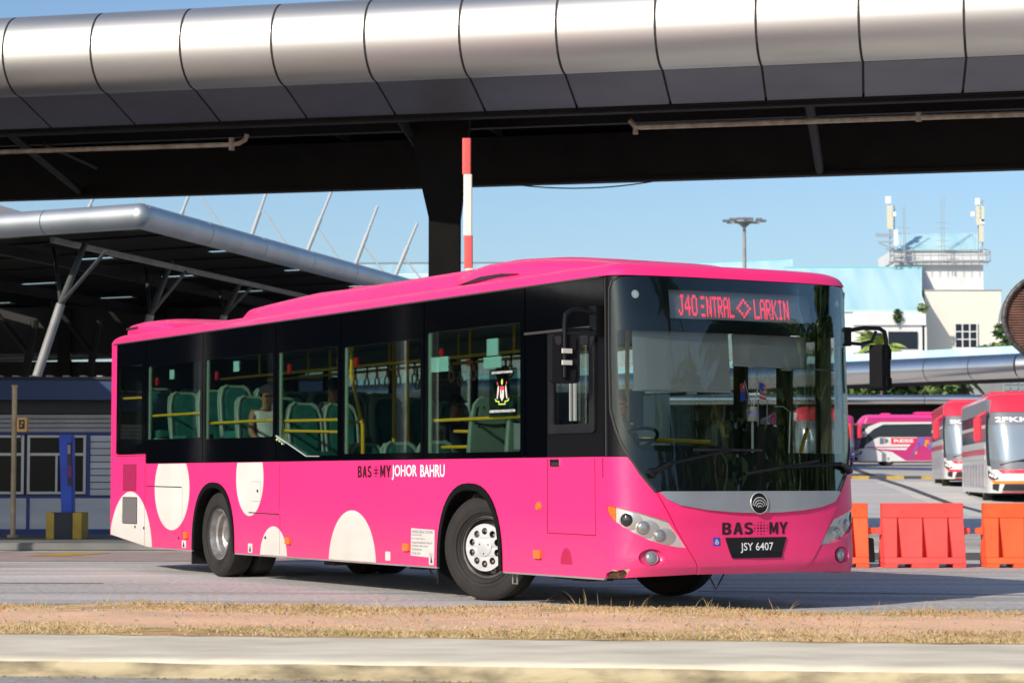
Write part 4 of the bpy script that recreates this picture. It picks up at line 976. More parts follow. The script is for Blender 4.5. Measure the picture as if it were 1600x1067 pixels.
def seat(x, y, top, face=1, style='green', wd=.44):
    h = 1.02; z0 = top - h; f = face
    def bx(m, b, x0, x1, y0, y1, za, zb):
        b.use(m); xa, xb = sorted((x + f * x0, x + f * x1)); b.box(xa, xb, y + y0, y + y1, za, zb)
    fab = 'seat_green' if style == 'green' else 'seat_dark'; shl = 'seat_side' if style == 'green' else 'seat_dark'
    b = mb(); bx(fab, b, .02, .44, -wd / 2 + .02, wd / 2 - .02, z0 + .38, z0 + .47); bx(shl, b, 0, .42, -wd / 2, wd / 2, z0 + .34, z0 + .38)
    bx(shl, b, .12, .22, -.05, .05, z0, z0 + .34)
    s_ = b.build('seat', None, bus, bevel=.01)
    # back: rounded outline, side wings with grab openings
    def BM(u, v, w): return Vector((x + f * (w - (v - (z0 + .4)) * .16), y + u, v))
    def out(g): 
        w2 = wd / 2 - g
        return [(-w2 * .93, z0 + .40), (w2 * .93, z0 + .40), (w2, z0 + .62), (w2, z0 + .82), (w2 * .93, top - .07 - g), (w2 * .72, top - .015 - g), (w2 * .4, top - g), (-w2 * .4, top - g), (-w2 * .72, top - .015 - g), (-w2 * .93, top - .07 - g), (-w2, z0 + .82), (-w2, z0 + .62)]
    hol = [[(sg * (wd / 2 - .075), z0 + .80), (sg * (wd / 2 - .035), z0 + .78), (sg * (wd / 2 - .035), z0 + .91), (sg * (wd / 2 - .075), z0 + .94)] for sg in (-1, 1)] if style == 'green' else None
    bb = mb().use('seat_shell' if style == 'green' else 'seat_dark'); bb.prism(out(0), hol, BM, -.05, -.01)
    bb.use('seat_side' if style == 'green' else 'seat_dark')
    for sg in (-1, 1):
        u0 = sg * (wd / 2 - .02)
        bb.tube([BM(u0, z0 + .42, .01), BM(u0, z0 + .85, .01), BM(sg * (wd / 2 - .06), top - .05, .0), BM(sg * .1, top - .005, -.01)], .018, 6)
    bk = bb.build('backrest', None, bus, smooth=True)
    cu = mb().use(fab); cu.prism([(u * .78, v) for u, v in out(.03)], None, BM, -.01, .035); cu.build('cushion', None, bk, bevel=.012)
    if style == 'green':
        g = mb()
        for u, v in ((-.14, z0 + .46), (.14, z0 + .46), (-.14, z0 + .74), (.14, z0 + .74), (-.1, top - .1), (.1, top - .1)):
            g.lathe([(0, -.054), (.01, -.054), (.012, -.05)], lambda a, c, h_, u=u, v=v: BM(u + a, v + c, h_), 8)
        g.tube([BM(-wd / 2 + .03, z0 + .77, -.052), BM(0, z0 + .755, -.056), BM(wd / 2 - .03, z0 + .77, -.052)], .008, 5)
        g.build('back_shell_fixing', 'seat_dark', bk)
    return bk
for x, zt in ((-11.35, 2.31), (-10.52, 2.23), (-9.62, 2.23), (-8.95, 2.26), (-8.45, 2.12)):
    seat(x, -.98, zt); seat(x + .02, -.53, zt - .01)
seat(-7.05, -.98, 2.0); seat(-7.05, -.53, 2.0)
for x in (-5.5, -4.72, -3.92): seat(x, -.98, 1.53)
for x in (-3.02, -2.3): seat(x, -.98, 1.93, -1)
seat(-3.02, -.53, 1.90, -1)
for x, zt in ((-11.3, 2.3), (-10.5, 2.26), (-9.6, 2.24), (-8.9, 2.2), (-7.9, 2.12), (-7.1, 2.05), (-6.3, 1.95), (-5.3, 1.9)):
    seat(x, .95, zt); 
    if x < -7.5: seat(x, .50, zt)
seat(-6.6, -.1, 1.80, 1, 'dark', .46) if False else None
seat(-1.62, -.52, 1.90, 1, 'dark', .52)
# handrails
def rail(pts, r=.017): return mb().tube(pts, r, 8).build('handrail', 'yellow_rail', bus, smooth=True)
rail([(-3.70, -1.21, 1.72), (-1.86, -1.21, 1.72)]); rail([(-11.15, -1.21, 1.94), (-9.36, -1.21, 1.94)]); rail([(-9.25, -1.21, 1.81), (-7.25, -1.21, 1.81)])
rail([(-7.2, -1.20, 1.795), (-5.65, -1.20, 1.775)]); rail([(-7.2, -1.21, 1.685), (-5.70, -1.21, 1.645)]); rail([(-12.15, -1.2, 2.19), (-11.25, -1.2, 2.18)])
rail([(-5.85, -1.02, 2.62), (-5.80, -1.05, 2.25), (-5.56, -1.05, 1.76), (-5.53, -1.05, 1.72), (-5.52, -1.05, 1.30), (-5.52, -1.05, .5)], .02); rail([(-5.65, -1.2, 1.76), (-5.53, -1.05, 1.745)])
rail([(-5.94, -.3, .5), (-5.94, -.3, 2.72)], .02); rail([(-2.9, -.3, .5), (-2.9, -.3, 2.72)], .02)
rail([(-3.7, -.95, 1.62), (-3.0, -.95, 1.60)]); rail([(-3.7, -1.1, 1.46), (-3.05, -1.1, 1.46)])
for y in (-.33, .33): rail([(-11.0, y, 2.42), (-2.2, y, 2.42)])
for x in (-9.8, -7.6, -5.94, -4.5, -3.6, -2.4):
    for y in (-.33, .33): rail([(x, y, 2.41), (x, y, 2.74)], .014)
for x in (-4.2, -7.5, -9.2): rail([(x, .34, 1.0 if x > -7 else 1.2), (x, .34, 2.72)], .02)
rail([(-1.75, -.2, .5), (-1.72, -.2, 2.72)], .02); rail([(-1.9, -.98, 1.60), (-1.9, -.98, 2.6)], .018); rail([(-1.75, -.2, 1.52), (-1.75, .75, 1.50)], .022); rail([(-1.0, -1.15, 1.45), (-1.0, -.85, 1.60), (-1.05, -.55, 1.58)], .02)
def strap(x, y, zt, tilt=0.0):
    b = mb().use('seat_dark'); b.tube([(x, y, zt), (x + tilt * .3, y, zt - .10)], .012, 6)
    b.use('strap_tan'); b.tube([(x + tilt * .3, y, zt - .09), (x + tilt * .5, y, zt - .14)], .016, 6)
    b.tube([(x + tilt * .7 + .052 * sin(t), y, zt - .195 - .058 * cos(t)) for t in [2 * pi * i / 14 for i in range(15)]], .011, 6, cap=False)
    return b.build('hanging_strap', None, bus, smooth=True)
M['strap_tan'] = mat('strap_handle_tan', (0.42, 0.21, 0.13), .5)
for i, x in enumerate((-7.15, -6.85, -6.62, -6.35, -6.1, -5.72, -5.5, -4.9, -4.4, -3.9, -3.65)): strap(x, -.33, 2.42, random.uniform(-.04, .04))
for x in (-6.9, -5.9, -4.9, -3.9): strap(x, .33, 2.42)
# red emergency hammers by the pillars, partition board, notices
for x in (-11.02, -9.12, -7.08, -5.42, -3.55): mb().box(x, x + .05, -1.21, -1.18, 2.32, 2.42).build('safety_hammer', 'red', bus, bevel=.006)
b = mb().box(-4.2, -4.16, .42, 1.15, 1.2, 2.05); b.build('partition', 'interior', bus)
b = mb().box(-4.1, -3.0, 1.10, 1.14, 1.3, 2.0); b.build('advert_board', mat('board_grey', (.4, .46, .46), .7), bus)
b = mb().box(-2.1, -2.06, -.1, .2, 1.65, 2.0); b.build('notice_board', 'interior', bus)
b = mb().box(-6.2, -6.1, .98, 1.05, 2.2, 2.42); b.box(-5.1, -5.0, .98, 1.05, 2.2, 2.42); b.build('speaker_box', 'interior_dark', bus)
# paper stickers behind the side windows
def pap(x0, x1, z0, z1, m='sticker_cyan', nm='window_paper'): return mb().prism([(x0, z0), (x1, z0), (x1, z1), (x0, z1)], None, RS, -.02, -.016).build(nm, m, bus)
pap(-2.52, -2.31, 2.30, 2.46); pap(-2.58, -2.25, 2.185, 2.29); pap(-3.66, -3.27, 2.19, 2.335); pap(-10.42, -10.28, 2.375, 2.49); pap(-8.46, -8.30, 2.39, 2.51); pap(-2.02, -1.90, 1.42, 1.66, 'interior', 'side_notice')
# ministry crest sticker
cs = mb().prism([(-2.45, 1.72), (-1.93, 1.72), (-1.93, 2.17), (-2.45, 2.17)], None, RS, -.0055, -.0045).build('crest_sticker', glass('crest_film', (.68, .78, .75), gain=.5), bus)
b = mb(); add_text(b, 'SATU INISIATIF DI BAWAH', -2.40, -2.02, 2.125, 2.148, RS, -.0035, .01); add_text(b, 'KEMENTERIAN PENGANGKUTAN', -2.44, -1.97, 1.765, 1.79, RS, -.0035, .01); b.build('crest_text', 'lettering_white', cs, fix=False)
M['crest_r'] = mat('crest_red', (.6, .05, .08), .5)
cw = lambda m_, nm, L_: [mb().prism(p, None, RS, -.0040, -.0030 + .0002 * i) for i, p in enumerate(L_)]
def crest(nm, m_, polys):
    b = mb()
    for p in polys: b.prism(p, None, RSC, -.0042, -.0032)
    b.build(nm, m_, cs)
cx_, cz_ = -2.21, 1.955
RSC = lambda u, v, w: RS(cx_ + (u - cx_) * .8, cz_ + (v - cz_) * .8, w)
crest('crest_shield', 'sticker_white', [[(cx_ - .045, cz_ + .02), (cx_ + .045, cz_ + .02), (cx_ + .045, cz_ - .06), (cx_, cz_ - .11), (cx_ - .045, cz_ - .06)],
      [(cx_ - .10, cz_ + .06), (cx_ - .08, cz_ + .08), (cx_ - .07, cz_ + .02), (cx_ - .10, cz_ - .08), (cx_ - .125, cz_ - .08)], [(cx_ + .10, cz_ + .06), (cx_ + .08, cz_ + .08), (cx_ + .07, cz_ + .02), (cx_ + .10, cz_ - .08), (cx_ + .125, cz_ - .08)]])
b = mb()
for p in ([(cx_ - .05, cz_ + .065), (cx_ + .05, cz_ + .065), (cx_ + .05, cz_ + .02), (cx_ - .05, cz_ + .02)], ell(cx_ - .105, cz_ + .10, .012, .02, 8), ell(cx_ + .105, cz_ + .10, .012, .02, 8), [(cx_ - .018, cz_ - .02), (cx_ + .0, cz_ - .02), (cx_ + .0, cz_ + .02), (cx_ - .018, cz_ + .02)]): b.prism(p, None, RSC, -.003, -.0024)
b.build('crest_chief', 'crest_r', cs)
crest('crest_scroll', 'crest_y', [ell(cx_, cz_ + .115, .022, .035, 14), [(cx_ - .17, cz_ - .07), (cx_ - .15, cz_ - .11), (cx_ - .08, cz_ - .12), (cx_ - .08, cz_ - .15), (cx_ + .08, cz_ - .15), (cx_ + .08, cz_ - .12), (cx_ + .15, cz_ - .11), (cx_ + .17, cz_ - .07), (cx_ + .12, cz_ - .10), (cx_ + .06, cz_ - .105), (cx_ + .06, cz_ - .135), (cx_ - .06, cz_ - .135), (cx_ - .06, cz_ - .105), (cx_ - .12, cz_ - .10)]])

# ------------------------------------------------------------------ people
def busw(p):
    c, s_ = cos(BUS_RZ), sin(BUS_RZ); return Vector((BUS_LOC[0] + c * p[0] - s_ * p[1], BUS_LOC[1] + s_ * p[0] + c * p[1], p[2]))
def person(loc_bus, rz, label, shirt, sleeveless=False, hair='hair', cap=None, trousers='cloth_dark', look=0.0, skin='skin_tan', arm=0.0, group=None):
    # seated figure; local: x forward, z up, origin at the seat surface below the pelvis
    J = [(0, 0, .10), (-.02, 0, .26), (-.03, 0, .42), (-.02, 0, .50), (0, 0, .57), (.02, 0, .63), (.025, 0, .71), (.02, 0, .785),      # 0..7 spine to crown
         (.105, 0, .685), (.06, 0, .60),                                        # nose, chin
         (-.02, .17, .47), (.02, .215, .22), (.24, .17, .14), (.33, .13, .14),      # left arm
         (-.02, -.17, .47), (.02 + arm, -.215, .24), (.22 + arm, -.18, .10), (.30 + arm, -.15, .10),
         (.08, .10, .07), (.44, .11, .08), (.46, .11, -.28), (.46, .11, -.36), (.58, .11, -.37),
         (.08, -.10, .07), (.44, -.11, .08), (.46, -.11, -.28), (.46, -.11, -.36), (.58, -.11, -.37)]
    Rr = [(.15, .12), (.15, .11), (.16, .11), (.07, .06), (.052, .052), (.072, .07), (.088, .075), (.06, .055), (.012, .012), (.028, .03),
          (.06, .06), (.042, .042), (.034, .034), (.036, .02), (.06, .06), (.042, .042), (.034, .034), (.036, .02),
          (.09, .09), (.065, .065), (.05, .05), (.04, .04), (.035, .03), (.09, .09), (.065, .065), (.05, .05), (.04, .04), (.035, .03)]
    E = [(0, 1), (1, 2), (2, 3), (3, 4), (4, 5), (5, 6), (6, 7), (6, 8), (5, 9), (2, 10), (10, 11), (11, 12), (12, 13), (2, 14), (14, 15), (15, 16), (16, 17),
         (0, 18), (18, 19), (19, 20), (20, 21), (21, 22), (0, 23), (23, 24), (24, 25), (25, 26), (26, 27)]
    me = bpy.data.meshes.new('person_src'); me.from_pydata(J, E, []); o = bpy.data.objects.new('person_src', me); COL.objects.link(o)
    sk = o.modifiers.new('s', 'SKIN'); sk.use_smooth_shade = True
    for i, r in enumerate(Rr): me.skin_vertices[0].data[i].radius = r; me.skin_vertices[0].data[i].use_root = (i == 0)
    sb = o.modifiers.new('u', 'SUBSURF'); sb.levels = 1; sb.render_levels = 1
    dg = bpy.context.evaluated_depsgraph_get(); dg.update(); m2 = bpy.data.meshes.new_from_object(o.evaluated_get(dg)); bpy.data.objects.remove(o)
    m2.name = 'person'
    m2.materials.clear()
    for k in (skin, shirt, trousers): m2.materials.append(M[k])
    for p in m2.polygons:
        c = p.center; mi = 0; p.use_smooth = True
        if c.z < .16 and not (abs(c.y) > .14 and c.x > .18 and c.z > .02) : mi = 2
        elif c.z < .50 and abs(c.y) < (.145 if sleeveless else .19) : mi = 1
        elif not sleeveless and c.z > .28 and abs(c.y) >= .17: mi = 1
        p.material_index = mi
    t = thing('person', label, 'person', busw(loc_bus), BUS_RZ + rz, group)
    body = link('body', m2, t)
    hb = mb()
    cz = .735 if not cap else .745
    hb.grid(lambda u, v: Vector((.012 - (.0 if v > .3 else .02) + .098 * sin(v * pi * .52) * cos(u * 2 * pi), .086 * sin(v * pi * .52) * sin(u * 2 * pi), cz - .03 + .098 * cos(v * pi * .52) - (.05 if cos(u * 2 * pi) < -.2 and v > .7 else 0))), 20, 8)
    hb.build('cap' if cap else 'hair', cap or hair, t, smooth=True, ang=60)
    if cap:
        mb().prism([(.08, -.07), (.15, -.05), (.185, 0), (.15, .05), (.08, .07)], None, lambda u, v, w: Vector((u, v, .715 + w - (u - .08) * .2)), 0, .012).build('cap_peak', cap, t)
    e = mb()
    for y in (-.03, .03): e.lathe([(0, .012), (.009, .008), (.012, 0)], lambda a, c, h, y=y: Vector((.098 + h, y + a, .715 + c)), 8)
    e.build('eye', 'ink', t); 
    mb().box(.088, .10, -.022, .022, .648, .656).build('mouth', mat('lip', (.25, .08, .06), .6), t)
    return t
person((-8.35, -.88, 1.44), 0, 'passenger in a dark cap and white sleeveless top seated by the window amidships', 'cloth_white', sleeveless=True, cap='cloth_dark', arm=.02)
tt = person((-7.75, -.30, 1.52), pi, 'rear-facing passenger in dark clothes seated beside the one in the white top', 'cloth_dark')
person((-5.95, .3, 1.28), R(20), 'dark-haired passenger seen in silhouette below the hanging straps', 'cloth_dark')
person((-4.0, .28, 1.26), R(5), 'dark silhouetted passenger looking forward near the front wheel window', 'cloth_grey')
person((-3.45, -.55, 1.33), pi, 'passenger whose hair shows above the rear-facing seat back', 'cloth_grey')
person((-1.42, -.52, 1.16), 0, 'bus driver in dark clothes sitting behind the steering wheel', 'cloth_dark')

# little flags in a cup behind the windscreen
cupw = busw((-.30, .19, 1.66))
t = thing('flag_cup', 'small lilac cup holding two crossed hand flags behind the windscreen', 'cup', cupw, BUS_RZ)
mb().lathe([(.0, 0), (.045, .0), (.05, .02), (.052, .10), (.042, .13), (.0, .13)], lambda a, c, h: Vector((a, c, h)), 20).use('cream').build('cup', None, t, smooth=True)
mb().lathe([(.0525, .035), (.0535, .09)], lambda a, c, h: Vector((a, c, h)), 20).build('cup_sleeve', mat('lilac', (.5, .38, .65), .5), t, smooth=True)
mb().tube([(0, 0, -.32), (0, 0, 0)], .012, 8).build('stand', 'alu', t)
for sg, nm in ((-1, 'flag_blue'), (1, 'flag_stripes')):
    st = mb().tube([(0, sg * .008, .12), (0, sg * .085, .36)], .005, 6).build('flag_stick', 'alu', t)
    fm = lambda u, v, w, sg=sg: Vector((w + .008 * sin(v * 40), sg * .08 + (.075 if sg > 0 else -.05) * u + (sg * .0), .345 - .16 * v))
    f = mb()
    if sg > 0:
        for k in range(8):
            f.use('sticker_white' if k % 2 else 'crest_r'); f.add([fm(0, k / 8, 0), fm(1, k / 8 + .12, 0), fm(1, (k + 1) / 8 + .12, 0), fm(0, (k + 1) / 8, 0)], [(0, 1, 2, 3)])
        f.use('blue_sticker'); f.add([fm(-.02, -.02, .003), fm(.5, .04, .003), fm(.5, .5, .003), fm(-.02, .48, .003)], [(0, 1, 2, 3)])
    else:
        f.use('crest_r'); f.add([fm(0, 0, 0), fm(1, .1, 0), fm(1, .55, 0), fm(0, .5, 0)], [(0, 1, 2, 3)])
        f.use('blue_sticker'); f.add([fm(0, .5, 0), fm(1, .55, 0), fm(1, 1.1, 0), fm(0, 1.0, 0)], [(0, 1, 2, 3)])
        f.use('sticker_white'); f.add([fm(.3, .18, .003), fm(.6, .2, .003), fm(.6, .36, .003), fm(.3, .34, .003)], [(0, 1, 2, 3)])
    f.build('flag', None, t, fix=False)
# ------------------------------------------------------------------ ground
def gz(y):
    P = [(-1e3, 0), (46, 0), (77, .36), (99, .80), (120, 1.15), (167, 2.07), (260, 4.0), (1400, 14)]
    for (a, za), (b_, zb) in zip(P[:-1], P[1:]):
        if y <= b_: return za + (zb - za) * max(0, (y - a) / (b_ - a)) if y > a else za
    return P[-1][1]
b = mb()
ys = [-80, -20, 0, 46, 60, 77, 88, 99, 120, 140, 167, 200, 260, 400, 800, 1400]
vs = []; fs = []
for y in ys:
    for x in (-900, -200, 0, 200, 900): vs.append((x, y, gz(y)))
for j in range(len(ys) - 1):
    for i in range(4): a = j * 5 + i; fs.append((a, a + 1, a + 6, a + 5))
tag(b.add(vs, fs).build('ground', 'asphalt', None), kind='structure')
SL = -.15
M['tar_worn'] = asphalt('asphalt_worn_dark', (0.38, 0.365, 0.35), (0.24, 0.23, 0.225), (0.58, 0.55, 0.52))
def strip(name, m, y0, y1, z, x0=-70, x1=70, kind='structure', n=1):
    b = mb()
    for i in range(n):
        a = x0 + (x1 - x0) * i / n; c = x0 + (x1 - x0) * (i + 1) / n
        b.add([(a, y0 + SL * a, z), (c, y0 + SL * c, z), (c, y1 + SL * c, z), (a, y1 + SL * a, z)], [(0, 1, 2, 3)])
    return tag(b.build(name, m, None), kind=kind)
strip('near_road', 'asphalt_dark', -30, 12.75, .045)
# kerb (cast concrete with worn arris)
b = mb(); prof = [(12.70, .03, 1), (12.68, .085, 1), (12.70, .128, 1), (12.735, .148, 0), (12.80, .155, 0), (14.30, .165, 0), (14.42, .16, 0), (14.43, .05, 0)]
N_ = 260; vs = []; fs = []; mi = []
rk = random.Random(3)
for i in range(N_ + 1):
    x = -26 + 52 * i / N_
    for (y, z, f) in prof: vs.append((x, y + SL * x + (rk.uniform(-.006, .006)), z + (rk.uniform(-.005, .004) if .1 < z else 0)))
b.v = [tuple(v) for v in vs]
k = len(prof)
for mname, rng in (('kerbface', (0, 1)), ('concrete', (2, 3, 4, 5, 6))):
    b.use(mname)
    for i in range(N_):
        for j in rng: a = i * k + j; b.f.append((a, a + 1, a + k + 1, a + k)); b.m.append(b.cur)
tag(b.build('kerb', None, None, smooth=True, ang=60), kind='structure')
# wheel-grime line and a dark stain on the kerb face, litter at its foot
b = mb(); rg = random.Random(5)
for i in range(420):
    x = rg.uniform(-6, 6); y = 12.66 - abs(rg.gauss(0, .05)) + SL * x; r = rg.uniform(.003, .013)
    b.hexa([(x - r, y - r, .044), (x + r, y - r * .7, .044), (x - r, y + r, .044), (x + r * .8, y + r, .044), (x - r * .5, y - r * .6, .044 + r), (x + r * .6, y - r * .5, .044 + r), (x - r * .6, y + r * .5, .044 + r * .9), (x + r * .5, y + r * .6, .044 + r)])
tag(b.build('gutter_grit', 'leaf_litter', None), kind='stuff')
# median of bare soil
def medz(x, y):
    t = (y - SL * x)
    e = .15 + .02 * sin(x * 1.3 + t * 2) * sin(t * 1.7 - x * .6) + .012 * sin(x * 4.1 + 1.3) * sin(t * 5)
    if t > 18.15: e *= max(0, (18.75 - t) / .6)
    if t < 14.6: e = .158
    return e
b = mb()
def mfn(u, v): x = -30 + 60 * u; t = 14.43 + 4.32 * v; y = t + SL * x; return Vector((x, y, medz(x, y)))
b.grid(mfn, 300, 30); tag(b.build('median_soil', 'soil', None, smooth=True), kind='structure')
M['straw'] = mat('brown_straw', (0.36, 0.24, 0.11), 0.85, base2=(0.6, 0.46, 0.26), scale=9)
def blades(name, m, n, fx, hmin, hmax, seed, wd=.006, lean=.5):
    r = random.Random(seed); b = mb(); vs = []; fs = []
    for i in range(n):
        x, y = fx(r); z = medz(x, y) - .003; h = r.uniform(hmin, hmax); a = r.uniform(0, 2 * pi); l = h * r.uniform(.1, lean)
        dx, dy = cos(a) * l, sin(a) * l; wx = wd * r.uniform(.6, 1.5)
        o = len(vs)
        vs += [(x - wx, y, z), (x + wx, y, z), (x + dx * .45 + wx * .7, y + dy * .45, z + h * .6), (x + dx * .45 - wx * .7, y + dy * .45, z + h * .6), (x + dx, y + dy, z + h)]
        fs += [(o, o + 1, o + 2, o + 3), (o + 3, o + 2, o + 4)]
    b.v = vs; b.f = fs; b.m = [0] * len(fs); b.use(m); b.m = [0] * len(fs)
    return tag(b.build(name, None, None, fix=False), kind='stuff')
def clump(t0, sd, xr=7.5, mask=None, f=1.0):
    def g(r):
        while True:
            x = r.uniform(-xr, xr); t = r.gauss(t0, sd)
            q = sin(x * 2.1 * f + t) + sin(x * 5.3 * f + 2 * t) * .7 + sin(x * .7 + 1) * .5
            if q > r.uniform(-1.6, 1.0) and 14.5 < t < 18.6: return x, t + SL * x
    return g
blades('dry_verge_grass', 'grass_dry', 15000, clump(17.75, .42), .008, .036, 11, .004, 2.2)
blades('dry_verge_grass', 'straw', 15000, clump(15.0, .42), .008, .032, 12, .004, 2.2)
blades('dry_verge_grass', 'straw', 2600, clump(16.3, .8), .006, .022, 13, .003, 2.2)
blades('green_verge_grass', 'grass_green', 2600, clump(14.95, .25, f=.6), .01, .035, 14, .004, 1.5)
blades('green_verge_grass', 'grass_green', 800, clump(17.7, .3, f=.5), .01, .045, 15, .004, 1.5)
# taller wispy tufts
tuf = [(-3.75, 17.7), (-3.2, 17.8), (-2.3, 17.6), (-1.0, 17.9), (.15, 17.7), (.95, 17.9), (.55, 18.0), (1.5, 17.9), (2.05, 17.8), (2.7, 17.6), (1.9, 16.1), (2.35, 16.3), (3.6, 16.0), (3.95, 17.0), (.9, 16.0), (3.1, 17.7), (1.15, 16.2), (2.0, 15.2), (-2.9, 17.9), (-4.2, 17.9)]
def tf(r):
    c = r.choice(tuf); return c[0] + r.gauss(0, .06), c[1] + SL * c[0] + r.gauss(0, .05)
blades('tall_grass_tufts', 'grass_dry', 150, tf, .04, .15, 16, .0018, 1.5)
b = mb(); rg = random.Random(8)
for i in range(900):
    x = rg.uniform(-6.5, 6.5); t = rg.uniform(14.7, 18.0); y = t + SL * x; z = medz(x, y); r = rg.choice((.006, .008, .012, .02)) * rg.uniform(.6, 1.2)
    b.hexa([(x - r, y - r, z - r), (x + r, y - r, z - r), (x - r, y + r, z - r), (x + r, y + r, z - r), (x - r * .6, y - r * .6, z + r * .6), (x + r * .6, y - r * .5, z + r * .5), (x - r * .5, y + r * .6, z + r * .6), (x + r * .6, y + r * .6, z + r * .4)])
tag(b.build('loose_stones', 'stone', None), kind='stuff')
# yard paving beyond the barriers
def sheet(name, m, pts, dz):
    V = [Vector((x, y, gz(y) + dz)) for x, y in pts]
    return tag(mb().add(V, [tuple(range(len(V)))]).build(name, m, None), kind='structure')
def quad_sheet(name, m, xa0, xb0, y0, xa1, xb1, y1, dz, n=10):
    vs = []; 
    yy = sorted(set([y0 + (y1 - y0) * i / n for i in range(n + 1)] + [y for y in ys if y0 < y < y1]))
    for y in yy:
        t = (y - y0) / (y1 - y0); vs += [(xa0 + (xa1 - xa0) * t, y, gz(y) + dz), (xb0 + (xb1 - xb0) * t, y, gz(y) + dz)]
    return tag(mb().add(vs, [(2 * i, 2 * i + 1, 2 * i + 3, 2 * i + 2) for i in range(len(yy) - 1)]).build(name, m, None), kind='structure')
quad_sheet('yard_paving', 'yard', -4, 60, 47, -4, 90, 200, .004)
quad_sheet('yard_paving_pale', 'yard_pale', 11.9, 13.8, 60, 17.5, 22.5, 112, .008)
quad_sheet('yard_paving_red', 'yard_red', 13.8, 40, 48, 22.5, 60, 112, .008)
quad_sheet('drain_joint', 'tar', 12.5, 12.75, 60, 23.0, 23.6, 160, .012)
b = mb()
for i in range(-4, 60):
    x = 4 + i * .9; y = 119.6; b.use('paint_yellow' if i % 2 else 'tar'); b.box(x, x + .9, y, y + .3, gz(120) - .1, gz(120) + .16)
tag(b.build('yard_kerb', None, None), kind='structure')
quad_sheet('yard_strip', 'tar', -4, 60, 119.95, -4, 60, 123, .008, 2)
# kerb and margins just behind the barriers
b = mb().box(3.5, 14, 33.0, 33.25, 0, .10); tag(b.build('road_edge_kerb', 'tar', None), kind='structure')
quad_sheet('road_edge_strip', 'yard_pale', 3.5, 14, 33.3, 3.5, 14, 38, .004, 2); quad_sheet('road_edge_strip', 'paint_yellow', 3.5, 14, 33.5, 3.5, 14, 33.75, .008, 1)
tag(mb().add([(-40, 21.6, .006), (-2.6, 19.3, .006), (-2.0, 19.9, .006), (-40, 24.0, .006)], [(0, 1, 2, 3)]).build('road_patch', 'tar_worn', None), kind='structure')
tag(mb().add([(1.9, 23.85, .006), (9, 21.95, .006), (9, 22.02, .006), (1.9, 23.93, .006)], [(0, 1, 2, 3)]).build('road_crack', 'tar', None), kind='structure')
tag(mb().add([(-30, 27.2, .006), (-4.5, 25.6, .006), (-4.5, 25.68, .006), (-30, 27.3, .006)], [(0, 1, 2, 3)]).build('road_crack', 'tar', None), kind='structure')
# terminal pavement, red road patch and yellow mark on the left
b = mb().prism([(-8.55, 37.2), (-4, 37.0), (-1, 38.5), (0, 47), (-40, 47), (-40, 40.5), (-9.2, 39.6)], None, lambda u, v, w: Vector((u, v, w)), 0, .13)
tag(b.build('pavement', 'pave', None, bevel=.02), kind='structure')
quad_sheet('red_road_patch', 'yard_red', -14, -2, 32.5, -14, -2, 36.6, .004, 2)
tag(mb().add([(-7.25, 34.6, .009), (-6.6, 34.6, .009), (-6.2, 36.0, .009), (-6.9, 36.0, .009)], [(0, 1, 2, 3)]).build('road_marking', 'paint_yellow', None), kind='structure')

# ------------------------------------------------------------------ overhead steel-clad canopy
can = thing('overhead_canopy', 'long steel-clad tubular canopy crossing above the bus on a dark column', 'canopy', (0, 0, 0))
A0 = Vector((-8.72, 39.3, 7.65)); A1 = Vector((7.8, 35.3, 7.65)); U = (A1 - A0).normalized(); LEN = (A1 - A0).length
NRM = Vector((-U.y, U.x, 0))          # away from the camera
def cpt(s, n, z): return A0 + U * s + NRM * n + Vector((0, 0, z - 7.65))
PW = (10.9) / 6.87
rT = .68
def tube_sec(k, n): a = -pi / 2 - k / n * pi * 1.28; return (rT * cos(a), 8.33 + rT * sin(a))     # from the bottom, round the front, to the top back
first = -26; s00 = .35
for i in range(first, 22):
    s0 = s00 + i * PW; s1 = s0 + PW - .04
    b = mb(); vs = []; n = 22
    for s_ in (s0, s1):
        for k in range(n + 1): x, z = tube_sec(k, n); vs.append(cpt(s_, x, z))
    b.add(vs, [(k, k + 1, n + 2 + k, n + 1 + k) for k in range(n)]).build('fascia_panel', 'steel', can, smooth=True, ang=60)
    b = mb(); sk = .0
    P = [cpt(s0, .03, 7.645), cpt(s1, .03, 7.645), cpt(s1 - .13, 1.55, 7.35), cpt(s0 - .13, 1.55, 7.35)]
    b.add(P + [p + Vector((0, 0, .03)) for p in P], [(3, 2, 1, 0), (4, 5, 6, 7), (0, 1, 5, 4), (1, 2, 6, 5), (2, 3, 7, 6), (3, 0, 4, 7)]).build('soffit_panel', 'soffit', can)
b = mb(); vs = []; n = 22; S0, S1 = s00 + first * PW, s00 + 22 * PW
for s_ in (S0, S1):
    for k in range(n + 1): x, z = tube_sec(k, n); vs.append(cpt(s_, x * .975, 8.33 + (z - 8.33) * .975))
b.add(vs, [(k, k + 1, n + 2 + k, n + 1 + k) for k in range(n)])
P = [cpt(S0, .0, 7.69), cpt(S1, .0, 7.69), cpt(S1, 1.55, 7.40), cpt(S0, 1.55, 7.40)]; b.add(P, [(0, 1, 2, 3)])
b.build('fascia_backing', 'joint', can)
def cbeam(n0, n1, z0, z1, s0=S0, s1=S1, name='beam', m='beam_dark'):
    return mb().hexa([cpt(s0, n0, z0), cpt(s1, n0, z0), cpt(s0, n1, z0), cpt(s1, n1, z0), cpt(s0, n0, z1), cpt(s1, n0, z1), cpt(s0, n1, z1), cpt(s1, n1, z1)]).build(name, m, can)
cbeam(.2, 9.2, 8.75, 8.85, name='roof_deck', m='deck_dark'); cbeam(1.56, 1.66, 7.33, 8.75, name='soffit_edge', m='deck_dark')
